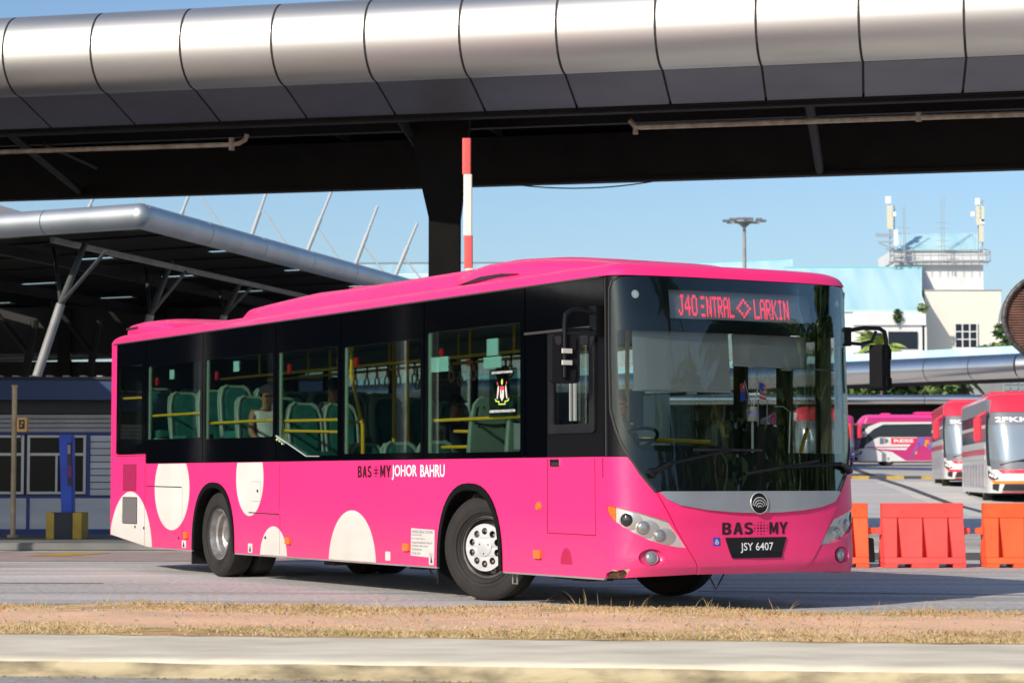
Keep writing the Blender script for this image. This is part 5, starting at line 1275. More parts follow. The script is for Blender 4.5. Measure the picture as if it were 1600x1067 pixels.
cbeam(1.75, 1.95, 7.28, 7.36); cbeam(1.75, 1.95, 7.44, 7.50); cbeam(1.82, 1.88, 7.36, 7.44)
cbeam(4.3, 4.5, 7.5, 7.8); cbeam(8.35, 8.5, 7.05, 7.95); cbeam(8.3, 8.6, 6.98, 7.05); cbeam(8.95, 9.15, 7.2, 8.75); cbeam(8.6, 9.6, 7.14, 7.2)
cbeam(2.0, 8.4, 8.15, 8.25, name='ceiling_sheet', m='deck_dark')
for i in range(first + 2, 22, 1):
    s0 = s00 + i * PW * 1.0; cbeam(1.9, 8.3, 7.95, 8.14, s0, s0 + .08, name='purlin', m='beam_dark') if i % 2 == 0 else None
def cp3(a, z_or=None): return a
def canline(p0, p1, r, nm, m='pipe', n=8): return mb().tube([p0, p1], r, n).build(nm, m, can, smooth=True)
def atn(px, py, nn):      # point seen at that place of the canopy, at a distance nn behind its front edge
    D = 37.3
    for _ in range(20):
        p = at(px, py, D); q = (p - A0).dot(NRM); D += (nn - q)
    return at(px, py, D)
b = mb().tube([atn(-160, 243, 2.6), atn(362, 226, 2.6), atn(374, 224, 2.6), atn(383, 219, 2.6), atn(386, 210, 2.6)], .045, 8); b.tube([atn(362, 216, 2.6), atn(362, 235, 2.6)], .055, 8); b.build('drain_pipe', 'pipe', can, smooth=True)
b = mb().tube([atn(993, 210, 2.6), atn(993, 200, 2.6), atn(1000, 199, 2.6), atn(1435, 184, 2.6), atn(1620, 178, 2.6), atn(2300, 150, 2.6)], .05, 8); b.tube([atn(984, 188, 2.6), atn(994, 200, 2.6)], .045, 8); b.tube([atn(1435, 176, 2.6), atn(1435, 190, 2.6)], .055, 8); b.build('drain_pipe', 'pipe', can, smooth=True)
for (a, n0, c, n1, r) in (((8, 204), 1.7, (125, 300), 8.3, .07), ((618, 176), 1.7, (702, 300), 6, .085), ((1262, 148), 1.6, (1281, 268), 8.4, .085), ((70, 226), 2.6, (150, 262), 6, .04)):
    mb().tube([atn(*a, n0), atn(*c, n1)], r, 8).build('brace', 'beam_dark', can, smooth=True)
cm = at(695, 440, 41.0); cx, cy = cm.x, cm.y
col = mb(); cw = .29
def csec(z, w0, w1=None, d=None):
    w1 = w1 if w1 is not None else w0; d = d or .3
    return [Vector((cx - w0, cy - d, z)), Vector((cx + w1, cy - d, z)), Vector((cx + w1, cy + d, z)), Vector((cx - w0, cy + d, z))]
secs = [csec(0, .28), csec(5.75, .28), csec(6.45, .44, .36, .45), csec(8.15, .75, .5, .7)]
V = [p for s_ in secs for p in s_]; F = [(0, 3, 2, 1), (12, 13, 14, 15)]
for j in range(3):
    for i in range(4): i2 = (i + 1) % 4; F.append((j * 4 + i, j * 4 + i2, j * 4 + 4 + i2, j * 4 + 4 + i))
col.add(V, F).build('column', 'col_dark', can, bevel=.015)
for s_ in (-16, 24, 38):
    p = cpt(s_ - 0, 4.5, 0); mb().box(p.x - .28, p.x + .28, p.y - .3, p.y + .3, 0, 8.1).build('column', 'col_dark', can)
wb = mb(); pts = []
for i in range(13):
    t = i / 12; px = 785 + (1055 - 785) * t; py = 286 + (277 - 286) * t + 14 * 4 * t * (1 - t) * .9; pts.append(atn(px, py, 8.5))
tag(wb.tube(pts, .013, 5).build('sagging_cable', 'black_pl', None, smooth=True), 'thin black cable sagging below the far edge of the overhead canopy', 'cable')

# ------------------------------------------------------------------ boom gate pole
t = thing('barrier_boom', 'raised red and white striped barrier boom beside the dark canopy column', 'boom gate', (-.66, 33, 0))
pz = [(6.02, 5.50, 'r'), (5.50, 4.62, 'w'), (4.62, 4.15, 'r'), (4.15, 3.2, 'w'), (3.2, 2.75, 'r'), (2.75, 1.9, 'w'), (1.9, 1.45, 'r'), (1.45, 1.0, 'w')]
for z1, z0, c in pz: mb().prism(rrect(-.062 + (z0 - 6) * -.02, .062 + (z0 - 6) * -.02, -.03, .03, .02), None, lambda u, v, w: Vector((u, v, w)), z0, z1).build('boom_band' if c == 'r' else 'boom_section', 'boom_red' if c == 'r' else 'boom_white', t, smooth=True)
mb().box(-.22, .26, -.16, .16, 0, 1.05).build('gate_cabinet', 'paint_yellow', t, bevel=.02)

# ------------------------------------------------------------------ left terminal canopy
M['strut_shade'] = mat('strut_shade_tone', (.07, .08, .08), .6, base2=(.05, .055, .055), scale=2)  # dark tone paints the roof's shade onto the upper column branches
lt = thing('terminal_canopy', 'low flat terminal canopy with rounded silver rim on branching columns behind the kiosk', 'canopy', (0, 0, 0))
Cn = Vector((-9.66, 60, 7.97)); dR = Vector((5.22, 20, 0)).normalized(); dL = Vector((-4.18, 2.3, 0)).normalized()
def rim(p0, d, L_, step, nm='rim_panel'):
    k = 0; s_ = 0
    while s_ < L_:
        e = min(L_, s_ + step) - .03
        b = mb().tube([p0 + d * s_, p0 + d * e], .335, 20, cap=True); b.build(nm, 'steel2', lt, smooth=True, ang=50); s_ += step
rim(Cn + dR * .02, dR, 60, 4.2); rim(Cn + dL * .02, dL, 44, 3.1)
mb().grid(lambda u, v: Cn + Vector((.336 * cos(u * 2 * pi) * sin(v * pi), .336 * sin(u * 2 * pi) * sin(v * pi), .336 * cos(v * pi))), 20, 10).build('rim_corner', 'steel2', lt, smooth=True)
mb().tube([Cn + dR * .1, Cn + dR * 60], .325, 12).build('rim_backing', 'joint', lt); mb().tube([Cn + dL * .1, Cn + dL * 44], .325, 12).build('rim_backing', 'joint', lt)
def lp(a, c, z): p = Cn + dR * a + dL * c; return Vector((p.x, p.y, z))
# roof deck in strips, with narrow daylight slots between some of them
a = .2
i = 0
while a < 58:
    w_ = 3.3; g = .68 if i % 2 == 0 else .0
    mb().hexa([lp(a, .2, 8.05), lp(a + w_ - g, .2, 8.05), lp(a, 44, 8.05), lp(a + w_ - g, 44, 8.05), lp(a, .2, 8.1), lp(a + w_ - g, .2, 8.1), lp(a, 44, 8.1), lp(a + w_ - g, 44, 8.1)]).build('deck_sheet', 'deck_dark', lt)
    if g:
        for c0 in range(0, 44, 6): mb().hexa([lp(a + w_ - g + .01, c0 + 2.4, 8.05), lp(a + w_ - .01, c0 + 2.4, 8.05), lp(a + w_ - g + .01, c0 + 6, 8.05), lp(a + w_ - .01, c0 + 6, 8.05), lp(a + w_ - g + .01, c0 + 2.4, 8.09), lp(a + w_ - .01, c0 + 2.4, 8.09), lp(a + w_ - g + .01, c0 + 6, 8.09), lp(a + w_ - .01, c0 + 6, 8.09)]).build('deck_sheet', 'deck_dark', lt)
    for c0 in range(1, 42, 7): mb().beam(lp(a + w_ - 2.2, c0, 8.01), lp(a + w_ - 2.2, c0 + 7, 8.01), .1, .05).build('purlin', 'beam_dark', lt)
    a += w_; i += 1
for c0 in (6.5, 12.5, 20, 28): mb().beam(lp(1, c0, 7.7), lp(56, c0, 7.7), .18, .32).build('main_beam', 'beam_dark', lt)
mb().beam(lp(.8, 3.4, 7.6), lp(57, 3.4, 7.6), .14, .14).build('edge_beam', 'gal', lt)
for (D, f0, top, base, br) in ((63, (95, 475), (133, 380), (-18, 815), ((84, 388), (165, 393))), (70, (235, 492), (268, 408), (150, 800), ((228, 418), (290, 425))), (76, (350, 493), (377, 438), (280, 790), ((343, 450), (392, 450)))):
    c = mb().tube([at(*base, D), at(*f0, D)], [.135, .12], 12); cc = c.build('branching_column', 'gal', lt, smooth=True)
    mb().tube([at(*f0, D), at(*top, D + .5)], [.10, .08], 10).build('column_branch', 'strut_shade', cc, smooth=True)
    for q, dd in zip(br, (6, -3)):
        mb().tube([at(*f0, D), at(*q, D + dd)], [.055, .05], 8).build('column_branch', 'strut_shade', cc, smooth=True)
for (D, px) in ((78, 30), (84, 130), (90, 210)):
    mb().tube([at(px, 640, D), at(px - 25 + 50, 500, D)], .14, 8).build('branching_column', 'beam_dark', lt, smooth=True); mb().tube([at(px + 20, 560, D), at(px - 50, 470, D)], .09, 8).build('branching_column', 'beam_dark', lt, smooth=True)
# gap of daylight along the back, dark terminal building behind
wl = thing('terminal_building', 'dark terminal building in the shade under the left canopy', 'building', (0, 0, 0))
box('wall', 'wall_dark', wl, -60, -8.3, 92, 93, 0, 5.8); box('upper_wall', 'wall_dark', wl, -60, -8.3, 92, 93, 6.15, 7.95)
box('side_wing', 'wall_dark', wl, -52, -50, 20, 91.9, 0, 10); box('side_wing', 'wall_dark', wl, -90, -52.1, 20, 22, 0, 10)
for x in range(-58, -8, 5): box('pilaster', 'beam_dark', wl, x, x + .5, 91.6, 91.98, 0, 7.9)
for x in range(-56, -10, 5): box('window', 'win_dark', wl, x, x + 3.6, 91.95, 91.99, 1.0, 4.2)
# inclined masts and stays above the canopy
MS = [((272, 365), (297, 300), .10), ((392, 372), (417, 298), .10), ((478, 398), (520, 294), .10), ((553, 420), (590, 322), .10), ((618, 430), (652, 349), .10), ((130, 345), (150, 300), .09)]
TS = [((310, 302), (352, 360)), ((413, 330), (452, 388)), ((497, 357), (535, 412)), ((566, 382), (602, 428)), ((630, 402), (655, 432)), ((213, 300), (226, 318))]
for i, ((a0, a1, r), (t0, t1)) in enumerate(zip(MS, TS)):
    t = thing('stay_mast', ['first of the inclined grey masts, counting from the column end of the row', 'shortest inclined mast beside the column', 'tall inclined mast two from the column', 'inclined mast whose tip stands free in the middle of the row', 'inclined mast just right of the silver rim corner', 'mast stub at the far left above the silver rim'][[4, 3, 2, 0, 1, 5][i]], 'mast', (0, 0, 0), 0, 'inclined masts with stays above the left canopy')
    lo = at(a0[0] - (a1[0] - a0[0]) * 1.6, a0[1] + (a0[1] - a1[1]) * 1.6, 98); mid = at((a0[0] * .45 + a1[0] * .55), (a0[1] * .45 + a1[1] * .55), 98)
    mb().tube([lo, mid], .085, 8).build('mast_base', 'mast_grey', t, smooth=True); mb().tube([mid, at(*a1, 98)], .06, 8).build('mast_tip', 'mast_grey', t, smooth=True)
    mb().tube([at(*t0, 98), at(t1[0] + (t1[0] - t0[0]), t1[1] + (t1[1] - t0[1]), 98)], .035, 6).build('stay_rod', 'mast_grey', t, smooth=True)
t = thing('footbridge_roof', 'dark corrugated roof edge at the far left above the silver canopy rim', 'roof', (0, 0, 0))
b = mb()
p0, p1, p2 = at(-160, 275, 110), at(42, 333, 110), at(-160, 345, 110); b.add([p0, p1, p2] + [p + Vector((0, 4, 0)) for p in (p0, p1, p2)], [(0, 1, 2), (5, 4, 3), (0, 1, 4, 3), (1, 2, 5, 4), (2, 0, 3, 5)]); b.build('roof_sheet', 'coach_grey', t)

# ------------------------------------------------------------------ kiosk
KY = 43.0
kk = thing('ticket_kiosk', 'white plank kiosk with blue trim and dark windows on the left pavement', 'kiosk', (0, 0, 0))
box('wall_core', 'paint_black', kk, -22, -3.6, KY + .06, KY + 4, .13, 2.9)
box('base_board', 'kiosk_blue', kk, -22, -3.6, KY - .02, KY + .06, .12, .22); box('roof_fascia', 'kiosk_navy', kk, -22.2, -3.4, KY - .45, KY + 4.3, 2.60, 2.97)
box('roof_sheet', 'wall_dark', kk, -22.3, -3.3, KY - .5, KY + 4.4, 2.972, 3.02); box('fascia_band', 'paint_black', kk, -22, -3.6, KY - .02, KY + .05, 2.36, 2.60)
b = mb()
for i in range(60): b.box(-22.2 + i * .31, -22.1 + i * .31, KY - .49, KY - .2, 3.02, 3.045)
b.build('roof_corrugation', 'gal', kk)
for i, z in enumerate((2.20, 2.065)): 
    pass
for i in range(4): box('plank', 'kiosk_grey', kk, -22, -3.6, KY - .01 + .003 * (i % 2), KY + .05, 2.02 + i * .083, 2.088 + i * .083)
box('trim_board', 'kiosk_blue', kk, -22, -3.6, KY - .035, KY + .055, 1.975, 2.018); box('trim_board', 'kiosk_blue', kk, -22, -3.6, KY - .035, KY + .055, .80, .845)
for i in range(9): box('plank', 'kiosk_white', kk, -7.82, -3.6, KY - .01 + .003 * (i % 2), KY + .05, .85 + i * .1245, .958 + i * .1245)
for x0, x1 in ((-22, -9.9), (-9.84, -8.99), (-8.93, -3.6)): box('lower_panel', 'kiosk_white', kk, x0, x1, KY - .015, KY + .05, .225, .795)
for x in (-9.87, -8.96): box('trim_board', 'kiosk_blue', kk, x - .03, x + .03, KY - .03, KY + .052, .222, .798)
box('trim_board', 'kiosk_blue', kk, -7.88, -7.825, KY - .037, KY + .055, .847, 1.973)
def kwin(x0, x1, zs=(.87, 1.96)):
    z0, z1 = zs; w_ = box('window_frame', 'alu', kk, x0, x1, KY + .01, KY + .05, z0, z0 + .045)
    for a in ((x0, x1, z1 - .045, z1), (x0, x0 + .05, z0 + .046, z1 - .046), (x1 - .05, x1, z0 + .046, z1 - .046), (x0 + .051, x1 - .051, 1.58, 1.63), ((x0 + x1) / 2 - .02, (x0 + x1) / 2 + .02, z0 + .046, 1.579)):
        box('frame_bar', 'alu', w_, a[0], a[1], KY + .011, KY + .051, a[2], a[3])
    box('pane', 'kiosk_glass', w_, x0 + .05, x1 - .05, KY + .03, KY + .035, z0 + .045, z1 - .045)
kwin(-8.99, -7.90); kwin(-10.2, -9.05); kwin(-11.4, -10.26); kwin(-12.6, -11.46)
t = thing('signal_pole', 'slim cream pole with a small orange box near the pavement edge at far left', 'pole', (-8.72, 40.6, .13))
mb().tube([(0, 0, 0), (0, 0, 2.62)], .045, 12).build('pole', 'pole_cream', t, smooth=True); mb().tube([(0, 0, 2.62), (0, 0, 2.66)], .055, 12).build('pole_cap', 'pole_cream', t); mb().tube([(0, 0, 0), (0, 0, .05)], .1, 12).build('base_flange', 'pole_cream', t)
mb().box(.06, .24, -.08, .08, 1.84, 2.09).build('call_box', 'box_orange', t, bevel=.01)
b = mb(); b.prism(rrect(.10, .20, 1.89, 2.05, .01), [rrect(.12, .155, 1.93, 1.965, .003), rrect(.135, .175, 1.985, 2.02, .003)], lambda u, v, w: Vector((u, -w, v)), .08, .085); b.tube([(.1, 0, 1.84), (.13, 0, 1.76), (.1, 0, 1.68), (.06, 0, 1.72)], .012, 6); b.build('box_front', 'ink', t)
t = thing('ticket_machine', 'leaning bright blue ticket machine post beside the yellow and black plinth', 'ticket machine', (-7.62, 39.9, .13))
b = mb().hexa([Vector(p) for p in ((-.10, -.1, .3), (.10, -.1, .3), (-.10, .12, .3), (.10, .12, .3), (-.16, -.12, 1.78), (.08, -.12, 1.78), (-.16, .12, 1.78), (.08, .12, 1.78))]); b.build('body', 'blue_post', t, bevel=.02)
b = mb().hexa([Vector(p) for p in ((.00, -.112, .9), (.075, -.112, .9), (0, -.10, .9), (.075, -.10, .9), (-.01, -.128, 1.64), (.06, -.128, 1.64), (-.01, -.11, 1.64), (.06, -.11, 1.64))]); b.build('front_panel', 'ink', t)
mb().box(.01, .07, -.14, -.115, 1.05, 1.25).build('speaker_grille', 'maroon', t); mb().box(.0, .05, -.145, -.118, 1.45, 1.6).build('ticket_slot', 'gal', t)
t = thing('plinth_block', 'yellow and black painted concrete block at the foot of the blue post', 'bollard', (-7.58, 39.75, .13))
for k, (x0, x1, m_) in enumerate(((-.33, -.19, 'paint_yellow'), (-.188, .12, 'paint_black'), (.122, .28, 'paint_yellow'))): mb().box(x0, x1, -.32, .28, 0, .45).build('painted_face', m_, t, bevel=.008)

# ------------------------------------------------------------------ water-filled barriers
def make_barrier(m):
    t = thing('road_barrier', '', 'barrier')
    b = mb(); Wd, Ht = 1.06, .835
    def hw(z): return .085 if z > .66 else (.085 + (.66 - z) / .66 * .17)
    # front/back as ribs: panels between tapered grooves
    gx = [-.33, 0.0, .33]
    for sy in (-1, 1):
        xs = [-Wd / 2]
        cols = []
        for g in gx: cols.append((g - .035, g + .035))
        edges = [-Wd / 2] + [e for c in cols for e in c] + [Wd / 2]
        for i in range(0, len(edges), 2):
            x0b = edges[i]; x1b = edges[i + 1]
            x0t = x0b + (-.028 if i > 0 else 0); x1t = x1b + (.028 if i < len(edges) - 2 else 0)
            zb, zt = .13, .64
            V = [Vector((x0b, sy * hw(zb), zb)), Vector((x1b, sy * hw(zb), zb)), Vector((x1t, sy * hw(zt), zt)), Vector((x0t, sy * hw(zt), zt))]
            V2 = [Vector((v.x, sy * .05, v.z)) for v in V]
            b.add(V + V2, [(0, 1, 2, 3), (4, 5, 6, 7), (0, 1, 5, 4), (1, 2, 6, 5), (2, 3, 7, 6), (3, 0, 4, 7)])
    b.box(-Wd / 2, Wd / 2, -.05, .05, .12, .66); b.box(-Wd / 2, Wd / 2, -.088, .088, .642, Ht)
    b.hexa([Vector(p) for p in ((-Wd / 2, -.25, .05), (Wd / 2, -.25, .05), (-Wd / 2, .25, .05), (Wd / 2, .25, .05), (-Wd / 2, -.222, .132), (Wd / 2, -.222, .132), (-Wd / 2, .222, .132), (Wd / 2, .222, .132))])
    for x0, x1 in ((-Wd / 2, -.36), (-.18, .18), (.36, Wd / 2)): b.box(x0, x1, -.25, .25, 0, .051)
    b.build('body', m, t, bevel=.008, smooth=True, ang=30)
    for z in (.47,):
        for sx in (-1, 1):
            q = mb().hexa([Vector((sx * Wd / 2, -.05, z - .05)), Vector((sx * (Wd / 2 + .1), -.04, z - .03 - (.0))), Vector((sx * Wd / 2, .05, z - .05)), Vector((sx * (Wd / 2 + .1), .04, z - .03)), Vector((sx * Wd / 2, -.05, z + .05)), Vector((sx * (Wd / 2 + .1), -.04, z + .04)), Vector((sx * Wd / 2, .05, z + .05)), Vector((sx * (Wd / 2 + .1), .04, z + .04))]); q.build('coupling_lug', m, t, bevel=.008)
    for x in (-.28, .28):
        q = mb().lathe([(0, .006), (.02, .006), (.024, 0)], lambda a, c, h: Vector((x + a, -.088 - h, .74 + c)), 10); q.build('filler_cap', m, t)
    return t
bo = make_barrier('orange'); br = make_barrier('redplastic')
br.location = (5.36, 30.4, 0); br.rotation_euler = (0, 0, R(1)); br['label'] = 'faded red plastic barrier in full view between two orange ones'; br['group'] = 'plastic barriers in a row behind the bus'
bo.location = (6.69, 30.4, 0); bo.rotation_euler = (0, 0, R(-1)); bo['label'] = 'bright orange plastic barrier cut by the right edge of the photo'; bo['group'] = 'plastic barriers in a row behind the bus'
dup(bo, (4.13, 30.5, 0), R(-4), 'orange plastic barrier half hidden behind the front corner of the bus')
t = thing('dropped_block', 'small black rubber block on the road behind the gap between barriers', 'block', (4.86, 32.2, 0), R(20)); mb().hexa([Vector(p) for p in ((-.12, -.1, 0), (.14, -.1, 0), (-.12, .1, 0), (.14, .1, 0), (-.03, -.1, .36), (.12, -.1, .33), (-.03, .1, .36), (.12, .1, .33))]).build('block', 'black_pl', t, bevel=.01)
# ------------------------------------------------------------------ far canopies on the right
def tube_canopy(name, label, pts, r, zc, roof_m, depth, step, cols, roof_h=.35):
    t = thing(name, label, 'canopy', (0, 0, 0))
    for (x0, y0), (x1, y1) in zip(pts[:-1], pts[1:]):
        p0 = Vector((x0, y0, 0)); p1 = Vector((x1, y1, 0)); d = (p1 - p0); L_ = d.length; d.normalize(); nn = Vector((-d.y, d.x, 0)) if d.x > 0 else Vector((d.y, -d.x, 0))
        k = 0
        while k * step < L_:
            a = p0 + d * (k * step) + Vector((0, 0, zc)); c = p0 + d * min(L_, (k + 1) * step - .05) + Vector((0, 0, zc))
            mb().tube([a, c], r, 20).build('fascia_panel', 'steel_far', t, smooth=True, ang=50); k += 1
        up = Vector((0, 0, 1))
        mb().hexa([p0 + up * (zc - r * .9) + nn * .2, p1 + up * (zc - r * .9) + nn * .2, p0 + up * (zc - r * .9) + nn * depth, p1 + up * (zc - r * .9) + nn * depth, p0 + up * (zc - r * .5) + nn * .2, p1 + up * (zc - r * .5) + nn * .2, p0 + up * (zc - r * .5) + nn * depth, p1 + up * (zc - r * .5) + nn * depth]).build('underside', 'deck_dark', t)
        if roof_m:
            mb().hexa([p0 + up * (zc + r * .6) + nn * .3, p1 + up * (zc + r * .6) + nn * .3, p0 + up * (zc + r * .6) + nn * depth, p1 + up * (zc + r * .6) + nn * depth, p0 + up * (zc + r + .45) + nn * .5, p1 + up * (zc + r + .45) + nn * .5, p0 + up * (zc + r + roof_h) + nn * depth, p1 + up * (zc + r + roof_h) + nn * depth]).build('roof_sheet', roof_m, t)
    for (x, y) in cols: mb().tube([(x, y, gz(y)), (x, y, zc - r)], .25, 12).build('column', 'gal', t, smooth=True)
    return t
tube_canopy('walkway_canopy', 'curving silver tube canopy with a pale cyan roof in front of the white building', [(-12, 176), (8, 156), (20.3, 140.5), (28.8, 131), (40, 122)], .72, 7.55, 'roof_cyan', 6, 3.2, [(2, 164), (46, 122)], .7)
tube_canopy('platform_canopy', 'low far canopy with a thin bright rim above the parked coaches', [(0, 183), (26, 180), (60, 178)], .36, 7.3, None, 14, 6, [(4, 184), (48, 182)])
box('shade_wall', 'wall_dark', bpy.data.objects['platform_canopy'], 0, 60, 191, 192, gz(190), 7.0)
# brown louvred dome end with silver rim
t = thing('louvred_canopy_end', 'rounded brown louvred canopy end with silver rim at the right edge', 'canopy', (0, 0, 0))
D0 = 110; cc = at(1645, 498, D0); rx, rz = 2.33, 2.15
def oval(u): a = 2 * pi * u; return (rx * cos(a) * (1 + .25 * min(0, sin(a)) ** 3), (rz if sin(a) > 0 else rz * 1.0) * sin(a))
mb().tube([Vector((cc.x + x, D0, cc.z + z)) for x, z in [oval(i / 40) for i in range(41)]], .13, 8, cap=False).build('rim', 'rim_dark', t, smooth=True)
b = mb()
def hood(u, v): x, z = oval(u * .5 + .0); k = 1 - v * .35; return Vector((cc.x + x * k * 1.02, D0 + .1 + v * 5, cc.z + z * 1.05 * (1 - .1 * v)))
b.grid(hood, 24, 6).build('hood', 'steel2', t, smooth=True)
for i in range(26):
    z = -rz * .82 + i * (rz * 1.5) / 26
    wz = rx * math.sqrt(max(.02, 1 - (z / rz) ** 2)) * .95
    b = mb().hexa([Vector((cc.x - wz, D0 + .1, cc.z + z)), Vector((cc.x + wz, D0 + .1, cc.z + z)), Vector((cc.x - wz, D0 + .3, cc.z + z + .05)), Vector((cc.x + wz, D0 + .3, cc.z + z + .05)), Vector((cc.x - wz, D0 + .1, cc.z + z + .06)), Vector((cc.x + wz, D0 + .1, cc.z + z + .06)), Vector((cc.x - wz, D0 + .3, cc.z + z + .1)), Vector((cc.x + wz, D0 + .3, cc.z + z + .1))])
    b.build('louvre', 'louvre', t)
mb().prism([(cc.x + x * .93, cc.z + z * .93) for x, z in [oval(i / 32) for i in range(32)]], None, lambda u, v, w: Vector((u, D0 + .4 + w, v)), 0, .1).build('louvre_backing', 'wall_dark', t)
mb().tube([(cc.x + .5, D0 + 1, gz(110)), (cc.x + .5, D0 + 1, cc.z - 1.2)], .3, 12).build('column', 'coach_grey', t, smooth=True)

# ------------------------------------------------------------------ white building with cyan roofs
wbk = thing('white_building', 'white building with pale cyan metal roofs and a stepped tower wing', 'building', (0, 0, 0))
def fbox(name, m, px0, px1, py0, py1, D, dep, par, floor=False, bevel=0):
    p = at(px0, py0, D); q = at(px1, py1, D); return box(name, m, par, min(p.x, q.x), max(p.x, q.x), D, D + dep, gz(D) if floor else min(p.z, q.z), max(p.z, q.z))
fbox('wall', 'wall_white', 1000, 1447, 484, 760, 254.2, 24, wbk, True)
def slope(name, m, px0, px1, pyb, pyt0, pyt1, D, dep, nrib=0, proud=.6):
    a, c, d, e = at(px0, pyb, D - proud), at(px1, pyb, D - proud), at(px1, pyt1, D + dep), at(px0, pyt0, D + dep)
    o = mb().add([a, c, d, e] + [p - Vector((0, 0, .25)) for p in (a, c, d, e)], [(0, 1, 2, 3), (7, 6, 5, 4), (0, 1, 5, 4), (1, 2, 6, 5), (2, 3, 7, 6), (3, 0, 4, 7)]).build(name, m, wbk)
    n = nrib
    b = mb()
    for i in range(n + 1):
        t = i / max(1, n); p = a.lerp(c, t); q = e.lerp(d, t); b.beam(p + Vector((0, 0, .05)), q + Vector((0, 0, .05)), .05, .035)
    if n: tag(b.build('roof_rib', m, wbk), kind='stuff')
slope('roof', 'roof_cyan', 1225, 1440, 484, 419, 419, 254.6, 8, 60); slope('roof', 'roof_cyan', 1000, 1238, 470, 416, 406, 268, 8, 60, .2)
mb().beam(at(1225, 419, 262.7), at(1440, 419, 262.7), .4, .3).build('roof_ridge', 'roof_cyan_dk', wbk); mb().beam(at(1000, 416, 276.2), at(1238, 406, 276.2), .4, .3).build('roof_ridge', 'roof_cyan_dk', wbk)
fbox('tower', 'wall_white', 1398, 1538, 409, 560, 263.5, 12, wbk); fbox('parapet', 'wall_white', 1396, 1539, 390, 408.6, 263.3, 11, wbk)
slope('roof', 'roof_cyan', 1402, 1532, 389, 367, 364, 263.2, 4, 30, .2)
fbox('flashing', 'roof_cyan_dk', 1396, 1438, 425, 430, 263.2, .25, wbk)
pe, pr_ = at(1440, 484, 254.2), at(1440, 424, 262.8)
mb().prism([(254.2, pe.z - 12), (254.2, pe.z + .15), (262.8, pr_.z + .3), (264, pr_.z + .3), (264, pe.z - 12)], None, lambda u, v, w: Vector((pe.x + .05 + w, u, v)), 0, .5).build('gable_wall', 'wall_white', wbk)
fbox('string_course', 'wall_white', 1333, 1447, 487, 508, 253.9, .28, wbk)
fbox('wing', 'wall_beige', 1445, 1565, 454, 549, 258.5, 9, wbk); fbox('wing_base', 'grey_wall', 1447, 1562, 549.2, 760, 258.9, 8, wbk, True); fbox('coping', 'grey_wall', 1444, 1566, 452.6, 454.2, 258.4, 9.2, wbk)
fbox('window', 'win_dark', 1345, 1384, 520, 546, 254.05, .3, wbk); fbox('window', 'win_dark', 1388, 1434, 518, 545, 254.05, .3, wbk); fbox('ledge', 'wall_white', 1340, 1438, 546.5, 549, 253.7, .45, wbk)
wf_ = fbox('window', 'win_dark', 1492, 1527, 506, 543, 258.35, .14, wbk)
for i in range(4): px = 1492.6 + i * 11.4; fbox('frame_bar', 'wall_white', px - 1.1, px + 1.1, 505, 543.5, 258.25, .09, wf_)
for py in (505.5, 518, 530, 543.5): fbox('frame_bar', 'wall_white', 1491, 1528, py - .8, py + .8, 258.24, .09, wf_)
fbox('sill', 'wall_beige', 1489, 1530, 544.4, 546.5, 258.1, .39, wbk)
# service platform, railings
b = mb(); 
fbox('platform', 'lattice', 1390, 1546, 408, 410, 262.2, .9, wbk)
for i in range(13): px = 1392 + i * 12.5; q = at(px, 409, 261.8); b.box(q.x - .025, q.x + .025, 261.8, 261.85, q.z - .45, q.z + 1.3)
for py in (391, 399): b.beam(at(1390, py + .6, 261.75), at(1546, py - .6, 261.75), .09, .11)
b.build('railing', 'lattice', wbk)
b = mb()
for (x0, x1, y0, y1) in ((1372, 1398, 378, 378), (1368, 1398, 369, 369), (1368, 1396, 366, 366), (1384, 1398, 389, 389), (1374, 1396, 380, 389), (1536, 1547, 395, 395), (1536, 1548, 408, 408), (1547, 1547, 391, 408)): mb().beam(at(x0, y0, 261), at(x1, y1, 261), .12, .14).build('outrigger_bracket', 'lattice', wbk)
for (x, y0, y1, nm) in ((1394, 320, 412, 'near the tower left edge carrying cream panel antennas'), (1532, 312, 405, 'near the tower right edge carrying white and cream antennas')):
    t = thing('antenna_mast', 'mobile antenna mast ' + nm, 'antenna', (0, 0, 0), 0, 'antenna masts on the white tower')
    b = mb(); p = at(x, y1, 261.3); q = at(x, y0, 261.3)
    for dx in (-.25, .25): b.beam(p + Vector((dx, 0, 0)), q + Vector((dx, 0, 0)), .09, .09, (0, 1, 0))
    n = int((q.z - p.z) / .55)
    for i in range(n): z = p.z + i * .55; b.beam((p.x - .25, 261.3, z), (p.x + .25, 261.3, z + .5), .05, .05, (0, 1, 0))
    b.build('lattice', 'lattice', t)
    if x < 1450: L_ = [(1384, 1392, 307, 318, 'antenna_white'), (1386, 1395, 321, 358, 'antenna'), (1394, 1400, 331, 338, 'antenna_white'), (1397, 1403, 359, 384, 'antenna_white')]
    else: L_ = [(1524, 1531, 310, 320, 'antenna_white'), (1525, 1531, 322, 352, 'antenna'), (1533, 1538, 322, 346, 'antenna'), (1517, 1523, 331, 338, 'antenna_white'), (1531, 1538, 343, 350, 'antenna_white'), (1530, 1537, 352, 378, 'antenna')]
    for (a, c, d, e, m_) in L_: fbox('panel_antenna', m_, a, c, d, e, 260.8, .3, t)
